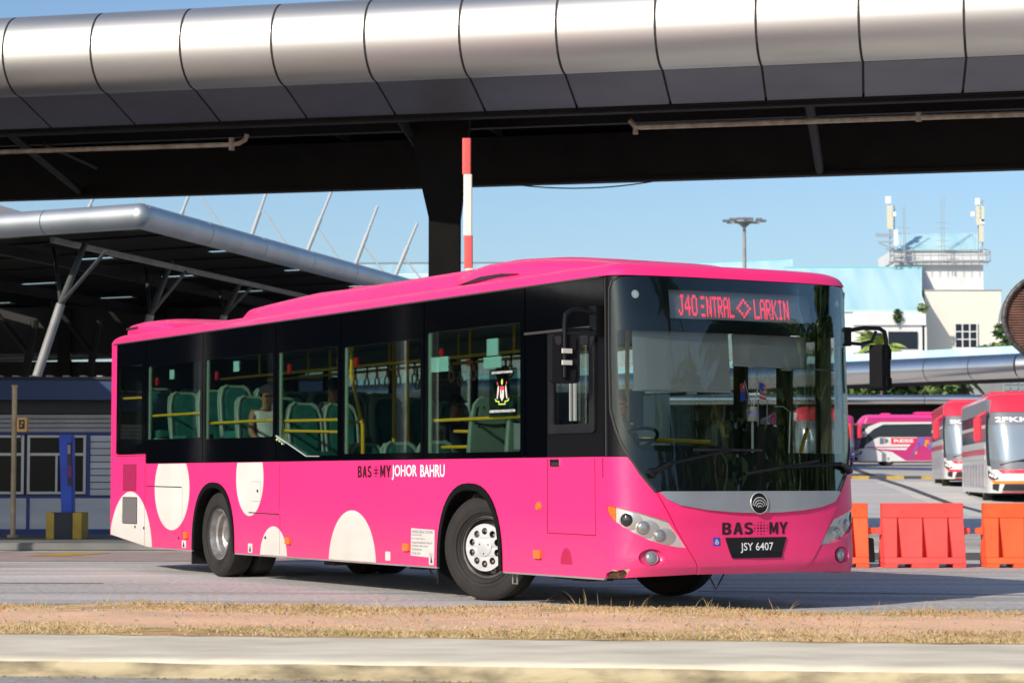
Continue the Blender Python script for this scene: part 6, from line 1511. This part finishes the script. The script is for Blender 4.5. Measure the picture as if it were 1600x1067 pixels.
for (x, y0, y1, w_) in ((1473, 310, 410, .16), (1413, 324, 408, .1)):
    t = thing('radio_mast', 'thin lattice mast rising %s the cyan tower roof' % ('from the middle of' if x == 1473 else 'at the left of'), 'mast', (0, 0, 0), 0, 'thin radio masts on the white tower')
    b = mb(); p = at(x, y1, 261.5); q = at(x, y0, 261.5)
    for dx in (-w_, w_): b.beam(p + Vector((dx, 0, 0)), q + Vector((dx, 0, 0)), .045, .045, (0, 1, 0))
    i = 0; z = p.z
    while z < q.z: b.beam((p.x - w_, 261.5, z), (p.x + w_, 261.5, z + .4), .03, .03, (0, 1, 0)); z += .4
    for py in (348, 357, 376, 385): r_ = at(x, py + (8 if x < 1450 else 0), 261.5); b.beam(r_ + Vector((-.7, 0, 0)), r_ + Vector((.7, 0, 0)), .05, .05)
    b.build('lattice', 'lattice', t)
# low far building on the left
fb_ = thing('distant_building', 'distant low white building with a pale cyan roof left of the canopy column', 'building', (0, 0, 0))
fbox('wall', 'wall_white', 540, 990, 428, 760, 226, 16, fb_, True)
a, c, d, e = at(548, 431, 225.5), at(990, 431, 225.5), at(990, 411, 232), at(553, 413, 232)
mb().add([a, c, d, e] + [p - Vector((0, 0, .3)) for p in (a, c, d, e)], [(0, 1, 2, 3), (7, 6, 5, 4), (0, 1, 5, 4), (1, 2, 6, 5), (2, 3, 7, 6), (3, 0, 4, 7)]).build('roof', 'roof_cyan', fb_); mb().beam(at(550, 413, 232.2), at(990, 411, 232.2), .25, .3).build('roof_ridge', 'coach_grey', fb_)
# glass-fronted block at far right
gb_ = thing('grey_block', 'grey block with bluish glazing glimpsed between the canopies at the far right', 'building', (0, 0, 0))
b = fbox('wall', 'grey_wall', 1566, 1700, 580, 760, 205, 10, gb_, True)
for i in range(6):
    for j in range(3): fbox('window', 'coach_wind', 1569 + i * 12, 1579 + i * 12, 594 + j * 9, 601 + j * 9, 204.9, .08, gb_)
# high mast light
t = thing('light_mast', 'tall high-mast floodlight rising behind the roof of the pink bus', 'light mast', (20.15, 200, gz(200)))
hh = 23.3 - gz(200)
mb().tube([(0, 0, 0), (0, 0, hh)], [.28, .13], 12).build('mast', 'gal', t, smooth=True)
mb().lathe([(0, .1), (.95, .05), (1.0, -.05), (.5, -.2), (.15, -.5)], lambda a, c, h: Vector((a, c, hh + .1 + h)), 20).build('headframe', 'lattice', t, smooth=True)
mb().box(-.75, .75, -.5, .5, hh + .15, hh + .42).build('control_gear', 'coach_grey', t, bevel=.05)
for i in range(8):
    a = 2 * pi * i / 8; r = 1.62
    o = mb().beam((.9 * cos(a), .9 * sin(a), hh + .02), (r * cos(a), r * sin(a), hh + .12), .09, .08).build('arm', 'lattice', t); mb().box(r * cos(a) - .28, r * cos(a) + .28, r * sin(a) - .22, r * sin(a) + .22, hh + .06, hh + .28).build('floodlight', 'coach_grey', o, bevel=.04)

# ------------------------------------------------------------------ trees
def leafcloud(b, c, rx, ry, rz, n, s, rng, m):
    b.use(m)
    for i in range(n):
        while True:
            x, y, z = rng.uniform(-1, 1), rng.uniform(-1, 1), rng.uniform(-1, 1)
            d = x * x + y * y + z * z
            if .15 < d < 1: break
        p = Vector((c[0] + x * rx, c[1] + y * ry, c[2] + z * rz)); u = Vector((rng.gauss(0, 1), rng.gauss(0, 1), rng.gauss(0, .6))).normalized(); v = u.orthogonal().normalized(); k = s * rng.uniform(.6, 1.4)
        a = rng.uniform(0, pi); v2 = v * cos(a) + u.cross(v) * sin(a)
        q = [p - u * k, p + v2 * k * .45, p + u * k, p - v2 * k * .45]; o = len(b.v); b.v += [tuple(t_) for t_ in q]; b.f.append((o, o + 1, o + 2, o + 3)); b.m.append(b.cur)
def tree(label, x, y, h, r, seed, name='leafy_tree', n=2600, ls=.3, group=None, m=('leaf', 'leaf_lt'), tw=1.0):
    rng = random.Random(seed); t = thing(name, label, 'tree', (x, y, gz(y)), rng.uniform(0, 6), group)
    b = mb(); b.tube([(0, 0, 0), (rng.uniform(-.1, .1) * r, .05 * r, h * .3), (rng.uniform(-.15, .15) * r, 0, h * .62)], [h * .03 * tw, h * .022 * tw, h * .012 * tw], 9)
    L_ = []
    for i in range(9):
        a = rng.uniform(0, 2 * pi); rr = r * rng.uniform(.25, .75); zz = h * rng.uniform(.5, .88); L_.append((rr * cos(a), rr * sin(a), zz)); b.tube([(0, 0, h * rng.uniform(.28, .5)), (rr * .5 * cos(a), rr * .5 * sin(a), zz * .82), (rr * cos(a), rr * sin(a), zz)], [h * .014, h * .009, h * .003], 6)
    L_.append((0, 0, h * .86)); b.build('trunk', 'bark', t, smooth=True)
    c = mb()
    for (a, d, e) in L_:
        k = r * rng.uniform(.38, .6); leafcloud(c, (a, d, e), k, k, k * .7, n // len(L_), ls, rng, rng.choice(m))
    c.build('crown', None, t, fix=False); return t
def palm(label, x, y, h, fl, seed, nf=18, group=None, lean=0.0, m='palm', dry=True, lw=.085):
    rng = random.Random(seed); t = thing('palm_tree', label, 'palm', (x, y, gz(y)), rng.uniform(0, 6), group)
    top = Vector((lean * h, 0, h)); b = mb().tube([Vector((0, 0, 0)), Vector((lean * h * .3, 0, h * .5)), top], [.15, .11, .09], 10); b.build('trunk', 'bark', t, smooth=True)
    c = mb()
    for i in range(nf):
        a = 2 * pi * i / nf * 2.618 + rng.uniform(-.2, .2); el = rng.uniform(-.25, 1.15); L_ = fl * rng.uniform(.8, 1.1)
        c.use('palm_dry' if (dry and el < -.1) else m); pts = []
        d = Vector((cos(a) * cos(el), sin(a) * cos(el), sin(el))); p = top.copy(); n = 9
        for k in range(n + 1): pts.append(p.copy()); p = p + d * (L_ / n); d = (d + Vector((0, 0, -.17))).normalized()
        c.tube(pts, [.025 * (1 - k / (n + 2)) for k in range(n + 1)], 4)
        side = Vector((-sin(a), cos(a), 0))
        for k in range(1, n * 4):
            q = k / (n * 4); i0 = int(q * n); f = q * n - i0; pp = pts[i0].lerp(pts[min(i0 + 1, n)], f); dd = (pts[min(i0 + 1, n)] - pts[i0]).normalized()
            ll = fl * .24 * sin(pi * (q * .85 + .12))
            for sg in (-1, 1):
                e = pp + (side * sg * .85 + dd * .6 + Vector((0, 0, -.45 - rng.uniform(0, .35)))).normalized() * ll
                w_ = dd * lw; o = len(c.v); c.v += [tuple(pp - w_ * .5), tuple(pp + w_ * .5), tuple(e)]; c.f.append((o, o + 1, o + 2)); c.m.append(c.cur)
    c.build('frond_crown', None, t, fix=False); return t
G1 = 'background trees between the canopies'
def px2x(px, D): return (px - 800) / FPX * D
TR = [(1345, 205, 10.8, 3.6), (1372, 212, 12.2, 4.2), (1405, 206, 10.6, 3.4), (1428, 210, 11.2, 4), (1452, 204, 11.8, 3.6), (1310, 208, 11, 4), (1278, 214, 12.5, 4), (1240, 206, 11, 4)]
TL = ['leafy tree behind the far canopy just right of the bus mirror pillar', 'taller leafy tree rising under the bus mirror arm', 'low leafy tree below the dark window openings', 'leafy tree right of the hanging mirror head', 'leafy tree at the foot of the beige wing', 'leafy tree seen through the last pane of the windscreen', 'leafy tree seen through the bus door glass, taller of the pair', 'leafy tree seen through the bus door glass near the door post']
for i, ((px, D, h, r), lb) in enumerate(zip(TR, TL)): tree(lb, px2x(px, D), D, h - 2.3, r, 20 + i, n=1800, ls=.42, group=G1)
palm('light green fan of a palm in front of the dark window openings', px2x(1378, 200), 200, 9.6, 2.9, 41, 34, None, 0, 'leaf_bright', False, .12)
palm('palm with drying brown fronds standing between the two far canopies', px2x(1487, 196), 196, 7.4, 3.6, 42, 26, None, 0, 'palm', True, .22)
tree('small clump of greenery at the right edge behind the brown louvres', px2x(1580, 225), 225, 14.0, 3.6, 37, n=1500, ls=.45)
sh = thing('wall_shrub', 'weedy shrub sprouting from the corner of the white wall', 'shrub', at(1443, 481, 253.8)); c = mb(); rg = random.Random(9); leafcloud(c, (0, 0, 0), .7, .5, .5, 90, .25, rg, 'leaf_lt'); c.build('foliage', None, sh, fix=False)
sh = thing('wall_shrub', 'small creeper hanging on the white wall under the cyan roof', 'shrub', at(1403, 494, 253.6)); c = mb(); leafcloud(c, (0, 0, 0), .45, .3, .85, 110, .25, rg, 'leaf'); c.build('foliage', None, sh, fix=False)
tree('small bush beside the beige wing at the end of the cyan canopy', px2x(1474, 190), 190, 9.6, 2.0, 38, n=500, ls=.3)
# outside the frame: unseen roof added to shade the kiosk; palms the windscreen reflects
t = thing('added_shade_shelter', 'unseen flat-roofed shelter added left of the kiosk to shade it', 'shelter', (0, 0, 0))
box('roof_slab', 'deck_dark', t, -32, -10.1, 32.5, 41.6, 4.95, 5.1); box('roof_edge', 'steel2', t, -32, -10.05, 32.3, 32.48, 4.85, 5.2)
for x in (-31, -24, -17, -11):
    for y in (33.2, 41): mb().tube([(x, y, 0), (x, y, 4.95)], .1, 10).build('post', 'gal', t, smooth=True)
palm('tall palm right of the road, seen only as a reflection in the windscreen', 18.8, 13.4, 5.7, 2.6, 61, 46, None, .03)
palm('leaning palm right of the road, seen only as a reflection in the windscreen', 15.8, 9.1, 7.4, 2.8, 62, 26, None, -.08)
palm('slender palm right of the road, seen only as a reflection in the windscreen', 23.4, 17.2, 5.6, 2.4, 63, 24, None, .05)
tree('round tree right of the road, seen only as a reflection in the windscreen', 21.2, 19.9, 9.6, 2.4, 64, n=6000, ls=.25, tw=.3)
for i, (x, y, h, r) in enumerate(((40, -16, 9.5, 5), (43, -8, 11, 5.5), (42, 0, 9.5, 5), (45, 7, 11.5, 5.5), (44, 14, 10, 5), (46, 21, 11, 5.5), (38, -25, 10, 5.5))):
    tree('hedgerow tree right of the road, outside the photo, number %s from the near end' % ('one two three four five six seven'.split()[i]), x, y, h, r, 70 + i, n=3500, ls=.5, group='hedgerow trees outside the photo')

# ------------------------------------------------------------------ coaches
CN = 3.0
def coach_fp_factory(A0_, tab, HWc):
    ph = [pi / 2 * i / 400 for i in range(401)]; cs = [max(0, cos(p)) ** (2 / CN) for p in ph]; ss = [sin(p) ** (2 / CN) for p in ph]; al = [0.0]
    for i in range(400): al.append(al[-1] + math.hypot(A0_ * (cs[i + 1] - cs[i]), HWc * (ss[i + 1] - ss[i])))
    S_ = al[-1]
    def xz(z):
        if z <= tab[0][0]: return tab[0][1]
        for (z0, x0), (z1, x1) in zip(tab[:-1], tab[1:]):
            if z <= z1: return x0 + (x1 - x0) * (z - z0) / (z1 - z0)
        return tab[-1][1]
    def f(s, z, off=0.0):
        a = abs(s); sg = 1 if s >= 0 else -1
        if a < S_:
            i = min(_bs.bisect_right(al, a), 400) - 1; t = (a - al[i]) / max(1e-9, al[i + 1] - al[i]); c = cs[i] + (cs[i + 1] - cs[i]) * t; s_ = ss[i] + (ss[i + 1] - ss[i]) * t
            A = A0_ + xz(z); nx = c ** (CN - 1) / A; ny = s_ ** (CN - 1) / HWc; l = math.hypot(nx, ny); x = -A0_ + A * c + off * nx / l; y = HWc * s_ + off * ny / l
        else: x = -A0_ - (a - S_); y = HWc + off
        return Vector((x, sg * y, z))
    return f, S_
CT = [(.3, -.12), (.45, 0), (.9, .03), (1.25, -.02), (1.9, -.14), (2.7, -.36), (3.2, -.62), (3.55, -.92), (3.75, -1.1)]
cf, CS = coach_fp_factory(1.25, CT, 1.25)
def cpatch(b, outline, off=0.0, th=.02, holes=None, ds=.15, dz=.3):
    V, F, B = sub_poly(outline, holes, ds, dz); n = len(V); vs = [cf(s, z, off) for s, z in V] + [cf(s, z, off - th) for s, z in V]
    b.add(vs, F + [tuple(i + n for i in f)[::-1] for f in F] + [(a, c, c + n, a + n) for a, c in B]); return b
SX = CS + 10.6            # length of a side in s
def coach(name, label, loc, rz, lower, upper, roofm, swoosh=None, side='white', text=None, group='parked coaches'):
    t = thing(name, label, 'coach', loc, rz, group)
    b = mb(); cpatch(b, [(-SX, .32), (SX, .32), (SX, 2.05), (-SX, 2.05)], ds=.3); b.build('body', lower, t, smooth=True, ang=40)
    b = mb(); cpatch(b, [(-SX, 2.05), (SX, 2.05), (SX, 3.0), (-SX, 3.0)], -.01, ds=.3); b.build('glazing', 'coach_glass', t, smooth=True, ang=40)
    b = mb(); cpatch(b, [(-SX, 3.0), (SX, 3.0), (SX, 3.45), (-SX, 3.45)], 0, ds=.3); b.build('cantrail', upper, t, smooth=True, ang=40)
    # roof
    R_ = []
    ssn = [-SX + 2 * SX * i / 60 for i in range(61)]
    for (z, ins) in ((3.45, 0), (3.55, .05), (3.62, .16), (3.66, .35), (3.67, .7)):
        R_.append([Vector((-6.2 + (p.x + 6.2) * (1 - ins / 6), p.y * (1 - ins / 1.25), z)) for p in [cf(s, min(z, 3.5)) for s in ssn]])
    b = mb(); n = 61; V = [p for r in R_ for p in r]; F = []
    for j in range(4):
        for i in range(60): F.append((j * n + i, j * n + i + 1, (j + 1) * n + i + 1, (j + 1) * n + i))
        F.append((j * n + 60, j * n, (j + 1) * n, (j + 1) * n + 60))
    F.append(tuple(4 * n + i for i in range(n))); b.add(V, F).build('roof', roofm, t, smooth=True, ang=50)
    bx = cf(SX, 1).x; box('rear_panel', upper, t, bx - .05, bx + .01, -1.24, 1.24, .4, 3.5)
    mb().box(-8.2, -4.6, -.85, .85, 3.66, 3.86).build('air_conditioner', roofm, t, bevel=.08); mb().box(-2.9, -2.2, -.5, .5, 3.64, 3.78).build('roof_hatch', roofm, t, bevel=.05)
    # front
    for sg in (-1, 1):
        b = mb(); cpatch(b, [(sg * 1.2, 1.2), (sg * 1.42, 1.5), (sg * 1.5, 2.4), (sg * 1.42, 2.9), (sg * 1.85, 2.95), (sg * 1.95, 2.0), (sg * 1.75, 1.25)], .017, .02); b.build('pillar_mask', 'paint_black', t, smooth=True, ang=40)
    b = mb(); cpatch(b, [(-1.2, 1.22), (1.2, 1.22), (1.42, 1.5), (1.5, 2.4), (1.42, 2.86), (-1.42, 2.86), (-1.5, 2.4), (-1.42, 1.5)], .015, .02); ws_ = b.build('windscreen', 'coach_wind', t, smooth=True, ang=40)
    b = mb(); cpatch(b, [(-1.44, 2.6), (1.44, 2.6), (1.40, 3.02), (-1.40, 3.02)], .02, .015); b.build('header_band', 'coach_grey', ws_, smooth=True, ang=40)
    b = mb(); cpatch(b, [(-1.3, 1.12), (1.3, 1.12), (1.44, 1.48), (1.2, 1.40), (-1.2, 1.40), (-1.44, 1.48)], .02, .015); b.build('scuttle', 'coach_grey', ws_, smooth=True, ang=40)
    b = mb(); cpatch(b, [(-1.3, 3.04), (1.3, 3.04), (1.2, 3.46), (-1.2, 3.46)], .03, .03); b.build('front_cap', roofm, t, smooth=True, ang=40)
    for sg in (-1, 1):
        b = mb(); cpatch(b, [(sg * 1.62, 1.08), (sg * 1.15, .92), (sg * .98, .80), (sg * 1.2, .76), (sg * 1.55, .84)], .02, .02, ds=.1); h = b.build('headlight', 'paint_black', t, smooth=True)
        for k in range(3): cpatch(mb(), [(0, 0)] * 3) if False else None; b = mb(); s0 = sg * (1.1 + .14 * k); b.lathe([(0, .03), (.05, .02), (.06, 0)], lambda a, c, h_: cf(s0 + a, .85 + .035 * k + c, .02 + h_), 12); b.build('lamp', 'lamp_white', h, smooth=True)
        b = mb(); cpatch(b, [(sg * 1.25, .62), (sg * .95, .62), (sg * 1.0, .40), (sg * 1.25, .45)], .015, .02, ds=.1); b.build('bumper_vent', 'paint_black', t)
        a_ = mb().tube([cf(sg * 1.45, 3.0, .0), cf(sg * 1.25, 3.02, .30), cf(sg * 1.45, 2.86, .42)], .045, 8); ma = a_.build('mirror_arm', 'coach_red' if roofm != 'coach_pink' else 'coach_pink', t, smooth=True)
        p = cf(sg * 1.45, 2.4, .42); mb().box(p.x - .09, p.x + .09, p.y - .13, p.y + .13, 2.02, 2.86).build('mirror_head', 'coach_red' if roofm != 'coach_pink' else 'coach_pink', ma, bevel=.05)
    b = mb(); cpatch(b, [(-.85, .40), (.85, .40), (.75, .62), (-.75, .62)], .015, .02); b.build('lower_grille', 'paint_black', t)
    if swoosh:
        b = mb(); cpatch(b, [(-1.0, 1.10), (1.0, 1.10), (.85, .98), (-.85, .98)], .02, .02); b.build('bonnet_panel', 'coach_red', t)
        b = mb(); cpatch(b, [(-1.55, .98), (-1.1, .72), (1.1, .72), (1.55, .98), (1.5, .84), (1.15, .63), (-1.15, .63), (-1.5, .84)], .017, .02); b.build('bumper_flash', swoosh, t)
    cpatch(b := mb(), [(-.9, .36), (.9, .36), (.8, .33), (-.8, .33)], .02, .02); b.build('lip', 'coach_red', t)
    mb().tube([cf(-.9, 1.26, .05), cf(-.2, 1.42, .07), cf(.4, 1.5, .06)], .02, 6).build('wiper', 'paint_black', t); mb().tube([cf(.9, 1.26, .05), cf(.3, 1.36, .07), cf(-.3, 1.4, .06)], .02, 6).build('wiper', 'paint_black', t)
    if text:
        b = mb(); add_text(b, text, -1.05, 1.1, 2.69, 2.86, lambda u, v, w: cf(u, v, w), .03, .03); b.build('header_text', 'lettering_white', ws_, fix=False)
    # side decoration: stripes and boards
    if side == 'stripes':
        for sg in (-1, 1):
            for (z0, z1, m_) in ((2.5, 2.62, 'coach_white'), (1.82, 1.95, 'coach_white'), (1.62, 1.80, 'coach_red'), (1.45, 1.58, 'coach_white')):
                b = mb(); cpatch(b, [(sg * 2.6, z0), (sg * SX, z0), (sg * SX, z1), (sg * 2.6, z1)], .012, .015, ds=1); b.build('side_stripe', m_, t)
            for k in range(7):
                b = mb(); s0 = CS + .8 + k * 1.3; cpatch(b, [(sg * s0, .5), (sg * (s0 + 1.15), .5), (sg * (s0 + 1.15), 1.3), (sg * s0, 1.3)], .008, .012, ds=1); b.build('luggage_door', 'coach_silver', t)
    if side == 'magenta':
        sg = 1
        b = mb(); cpatch(b, [(sg * (CS + 3.4), 2.04), (sg * SX, 2.04), (sg * SX, .36), (sg * (CS + 2.6), .36), (sg * (CS + 1.6), 1.0), (sg * (CS - .1), 1.22), (sg * (CS + 2.6), 1.12)], .012, .015, ds=.6); b.build('side_panel', 'coach_magenta', t)
        b = mb(); cpatch(b, [(sg * (CS - .2), 1.36), (sg * (CS + 2.9), 1.36), (sg * (CS + 2.9), 1.30), (sg * (CS - .2), 1.28)], .012, .015, ds=.6); b.build('side_stripe', 'coach_magenta', t)
        mp_ = lambda u, v, w: cf(u, v, w)
        b = mb(); b.prism([(CS + 1.55, 1.55), (CS + 3.3, 1.55), (CS + 3.3, 2.0), (CS + 1.55, 2.0)], None, mp_, .014, .02); r_ = b.build('advert_panel', 'coach_red', t)
        b = mb(); add_text(b, 'RESS', CS + 1.75, CS + 3.15, 1.67, 1.9, lambda u, v, w: cf(u, v, w), .022, .03); 
        b.build('advert_text', 'lettering_white', r_, fix=False)
        b = mb(); b.prism([(CS + .75, 1.55), (CS + 1.05, 1.55), (CS + 1.05, 2.0), (CS + .75, 2.0)], None, mp_, .014, .02); b.prism([(CS + 1.1, 1.58), (CS + 1.35, 1.7), (CS + 1.35, 1.86), (CS + 1.1, 2.0)], None, mp_, .014, .02); b.build('logo_block', 'coach_grey', t)
        for (x_, z_, r1, m_) in ((3.7, 1.75, .28, 'coach_purple'), (4.1, 1.6, .22, 'coach_orange'), (4.35, 1.45, .26, 'coach_purple'), (3.3, .95, .12, 'coach_orange'), (3.05, .75, .1, 'paint_yellow'), (4.7, 1.5, .2, 'blue_sticker')):
            b = mb(); b.prism(ell(CS + x_, z_, r1, r1 * 1.2, 12), None, mp_, .024, .03); b.build('side_graphic', m_, t)
        b = mb(); b.prism([(CS + 2.85, .6), (CS + 3.05, .6), (CS + 3.65, 1.6), (CS + 3.45, 1.6)], None, mp_, .022, .03); b.build('side_graphic', 'coach_purple', t)
        b = mb(); cpatch(b, [(CS - .8, 2.0), (CS - .35, 2.05), (CS + .3, 2.6), (CS + 1.0, 2.95), (CS + 6, 3.02), (CS + 6, 3.14), (CS + .8, 3.12), (CS - .1, 2.8), (CS - .8, 2.3)], .02, .02, ds=.3); b.build('window_arch', 'coach_white', t)
        b = mb(); cpatch(b, [(CS - .9, 1.35), (CS - .4, 1.4), (CS + .4, 1.95), (CS + .8, 2.1), (CS + .8, 2.6), (CS - .9, 2.6)], .015, .02, ds=.2); b.build('driver_glass', 'coach_glass', t)
    for x in (-2.6, -8.9):
        for sg in (-1, 1):
            w_ = mb().lathe([(0, -.05), (.24, -.06), (.26, -.03), (.3, -.0), (.48, .01), (.5, -.03), (.5, -.28)], lambda a, c, h: Vector((x + a, sg * (1.24 + h), .5 + c)), 24).build('wheel', 'tyre', t, smooth=True)
            mb().lathe([(0, .012), (.1, .01), (.2, -.02), (.26, .0)], lambda a, c, h: Vector((x + a, sg * (1.24 + h), .5 + c)), 20).build('rim', 'rim', w_, smooth=True)
    box('underbody', 'chassis', t, -11.5, -.8, -1.15, 1.15, .25, .6)
    return t
def heading(dx, dy): return math.atan2(dy, dx)
coach('touring_coach', 'nearest red and white coach facing the camera at the right edge', (17.12, 77, gz(77)), heading(-1.4, -12), 'coach_white', 'coach_grey', 'coach_red', 'coach_orange', 'stripes', '2FKKKKL.')
coach('touring_coach', 'red and white coach parked behind the nearest one, its grille showing beside it', (19.75, 99, gz(99) + .03), heading(-1.6, -12), 'coach_white', 'coach_red', 'coach_red', 'coach_red', 'stripes', 'SKKKKKN')
coach('touring_coach', 'magenta and white coach parked side-on beyond the yard', (24.4, 167.5, gz(167) + .02), heading(-1, .03), 'coach_white', 'coach_magenta', 'coach_pink', None, 'magenta', None)
coach('touring_coach', 'purple striped coach mostly hidden behind the front corner of the pink bus', (22.9, 163, gz(163)), heading(-.5, -12), 'coach_purple', 'coach_grey', 'coach_magenta', None, 'stripes', None)
coach('touring_coach', 'pink-roofed grey coach glimpsed through the bus door glass', (18.0, 150, gz(150)), heading(-.6, -12), 'coach_silver', 'coach_grey', 'coach_pink', None, 'stripes', None)
coach('touring_coach', 'white coach with red roof glimpsed through the right part of the bus windscreen', (15.9, 120, gz(120)), heading(-.9, -12), 'coach_white', 'coach_white', 'coach_red', 'coach_red', 'stripes', None)
